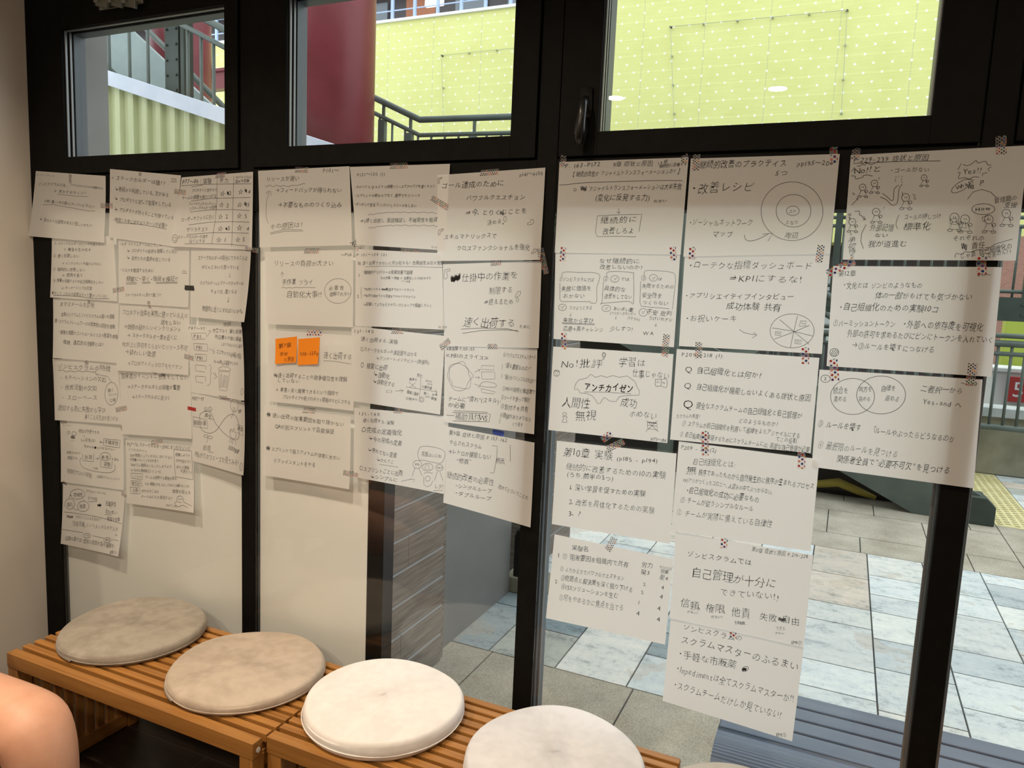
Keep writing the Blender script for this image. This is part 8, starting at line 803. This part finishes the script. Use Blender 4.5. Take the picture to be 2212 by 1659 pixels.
def write_line(mb, s, rec, rnd):
    txt, xa, za, xb, zb, h, bold = rec
    A = np.array((xa, za)); B = np.array((xb, zb)); L = np.linalg.norm(B - A); d = (B - A) / max(L, 1e-6); nrm = np.array((-d[1], d[0]))
    tot = sum(advance(c) for c in txt); cw = L / tot; v = 3 if bold else (2 if h > .017 else (1 if h > .0105 else 0)); t = 0.0
    for ch in txt:
        a = advance(ch)
        if ch not in ' 　':
            P, F = glyph(ch, v)
            if len(P):
                if ord(ch) < 256:
                    ctr = np.array(((P[:, 0].max() + P[:, 0].min()) / 2, REFC[1])); sx = cw * .96 / EM; sx = min(sx, h * 1.1 / EM) ; sy = h * .98 / EM
                else:
                    ctr = REFC.copy(); sx = cw * .98 / EM; sy = h * 1.0 / EM; sx = min(sx, sy * 1.25)
                    if '぀' <= ch <= 'ヿ': sy *= rnd.uniform(.80, .95); sx *= rnd.uniform(.86, 1.0)
                    else: sy *= rnd.uniform(.98, 1.12); sx *= rnd.uniform(.92, 1.04)
                Q = P - ctr; e1, e2, e3, e4 = (rnd.uniform(-.045, .045) for _ in range(4)); f1, f2 = rnd.uniform(0, 6.28), rnd.uniform(0, 6.28); qx, qy = Q[:, 0] / EM, Q[:, 1] / EM; Q = np.stack([Q[:, 0] + EM * (e1 * np.sin(5.5 * qy + f1) + e3 * qx * qy * 2), Q[:, 1] + EM * (e2 * np.sin(5.5 * qx + f2) + .9 * e4 * qx)], 1); r = math.radians(rnd.uniform(-5, 4)); sh = rnd.uniform(.03, .20)
                X = Q[:, 0] * sx + Q[:, 1] * sy * sh; Y = Q[:, 1] * sy; cr, sr = math.cos(r), math.sin(r); X, Y = X * cr - Y * sr, X * sr + Y * cr
                o = A + d * (t + a / 2) * cw + nrm * h * rnd.uniform(-.09, .09)
                W = o[None, :] + X[:, None] * d[None, :] + Y[:, None] * nrm[None, :]
                # the sheet is locally flat under one character: fit its plane there
                u0, v0 = s.uv(*o); y0 = s.y(u0, v0); e = .004
                gx = (s.ys(o[0] + e, o[1]) - s.ys(o[0] - e, o[1])) / (2 * e); gz = (s.ys(o[0], o[1] + e) - s.ys(o[0], o[1] - e)) / (2 * e)
                yy = y0 - .00035 + gx * (W[:, 0] - o[0]) + gz * (W[:, 1] - o[1])
                mb.add([(W[i, 0], yy[i], W[i, 1]) for i in range(len(W))], F)
        t += a
def draw_line(mb, s, rec):
    wd = max(rec[0], .0007); pts = np.array(rec[1:]).reshape(-1, 2)
    if 6 <= len(pts) <= 26:      # rounded hand strokes through the points
        q = np.vstack([2 * pts[0] - pts[1], pts, 2 * pts[-1] - pts[-2]]); sm = []
        for i in range(1, len(q) - 2):
            for tt in (0, .25, .5, .75):
                a0, a1, a2, a3 = q[i - 1], q[i], q[i + 1], q[i + 2]
                sm.append(.5 * (2 * a1 + (a2 - a0) * tt + (2 * a0 - 5 * a1 + 4 * a2 - a3) * tt ** 2 + (3 * a1 - a0 - 3 * a2 + a3) * tt ** 3))
        pts = np.array(sm + [pts[-1]])
    out = [pts[0]]
    for a, c in zip(pts, pts[1:]):
        n = max(1, int(np.linalg.norm(c - a) / .012))
        for k in range(1, n + 1): out.append(a + (c - a) * k / n)
    pts = np.array(out)
    if len(pts) < 2: return
    tg = np.gradient(pts, axis=0); tg /= np.maximum(np.linalg.norm(tg, axis=1, keepdims=True), 1e-9); nr = np.stack([-tg[:, 1], tg[:, 0]], 1) * wd / 2
    vs = []
    for p, q in zip(pts, nr):
        y = s.ys(*p) - .00032; vs += [(p[0] + q[0], y, p[1] + q[1]), (p[0] - q[0], y, p[1] - q[1])]
    mb.add(vs, [(2 * i, 2 * i + 1, 2 * i + 3, 2 * i + 2) for i in range(len(pts) - 1)])

NU, NV = 16, 12
for idx, s in enumerate(SH):
    rnd = random.Random(100 + idx); nm = 'sticky_note' if s.kind == 'sticky' else 'handwritten_sheet'
    org = s.pos(.5, .5); O = Vector((org[0], s.y(.5, .5), org[1])); root_v = []
    mb = MB()
    for j in range(NV + 1):
        for i in range(NU + 1):
            p = s.pos(i / NU, j / NV); root_v.append((p[0] - O[0], s.y(i / NU, j / NV) - O[1], p[1] - O[2]))
    mb.add(root_v, [(j * (NU + 1) + i, (j + 1) * (NU + 1) + i, (j + 1) * (NU + 1) + i + 1, j * (NU + 1) + i + 1) for j in range(NV) for i in range(NU)])
    sheet = mb.build(nm, M['sticky'] if s.kind == 'sticky' else M['paper'], smooth=True, fix=False); sheet.location = O
    tag(sheet, s.label, 'sticky note' if s.kind == 'sticky' else 'paper sheet', 'orange sticky notes' if s.kind == 'sticky' else 'handwritten sheets taped to the window wall')
    mb = MB()
    for rec in s.T: write_line(mb, s, rec, rnd)
    mb.v = [(a - O[0], q - O[1], c - O[2]) for a, q, c in mb.v]
    w_ = mb.build('lettering', M['ink'], sheet, fix=False)
    if s.P:
        mb = MB()
        for rec in s.P: draw_line(mb, s, rec)
        mb.v = [(a - O[0], q - O[1], c - O[2]) for a, q, c in mb.v]
        mb.build('pen_lines', M['ink'], sheet, fix=False)
    for (xa, za, xb, zb, wd, sty) in s.tp:
        A = np.array((xa, za)); B = np.array((xb, zb)); L = np.linalg.norm(B - A); d = (B - A) / L; nrm = np.array((-d[1], d[0])); mb = MB(); n = max(6, int(L / .003)); uvs = []
        vs = []; jag = [rnd.uniform(-.0012, .0012) for _ in range(12)]
        m_ = 4
        for i in range(n + 1):
            for k in range(m_ + 1):
                al = L * i / n + (jag[k] if i == 0 else (jag[5 + k] if i == n else 0)); ac = wd * (k / m_ - .5)
                p = A + d * al + nrm * ac; vs.append((p[0], front_y(p[0], p[1]) - .0007, p[1])); uvs.append((al + 3.0, ac + 2.0))
        fs = [(i * (m_ + 1) + k, (i + 1) * (m_ + 1) + k, (i + 1) * (m_ + 1) + k + 1, i * (m_ + 1) + k + 1) for i in range(n) for k in range(m_)]
        # soften the steps where the tape runs over a sheet's edge
        V = np.array(vs).reshape(n + 1, m_ + 1, 3)
        for _ in range(2):
            V[1:-1, :, 1] = np.minimum(V[1:-1, :, 1], (V[:-2, :, 1] + V[2:, :, 1]) / 2)
        vs = [(q[0] - O[0], q[1] - O[1], q[2] - O[2]) for q in V.reshape(-1, 3)]
        mb.add(vs, fs); t_ = mb.build('tape_strip', TAPES[sty], sheet, fix=False)
        ul = t_.data.uv_layers.new(name='UVMap'); ul.data.foreach_set('uv', [q for lp in t_.data.loops for q in uvs[lp.vertex_index]])
        if sty >= 3: t_['label'] = ('black tape', 'red foil tape', 'blue foil tape')[sty - 3]
# white figure on the red sign
P, F = glyph('5', 0); mb = MB(); mb.add([(p[0] * .24 + 1.735, 8.0985, p[1] * .24 + .52) for p in P], F); mb.build('figure', M['white_paint'], bpy.data.objects['platform_sign'], fix=False)
P, F = glyph(')', 0); mb = MB(); mb.add([(p[0] * .24 + 1.87, 8.0985, p[1] * .24 + .52) for p in P], F); mb.build('figure', M['white_paint'], bpy.data.objects['platform_sign'], fix=False)
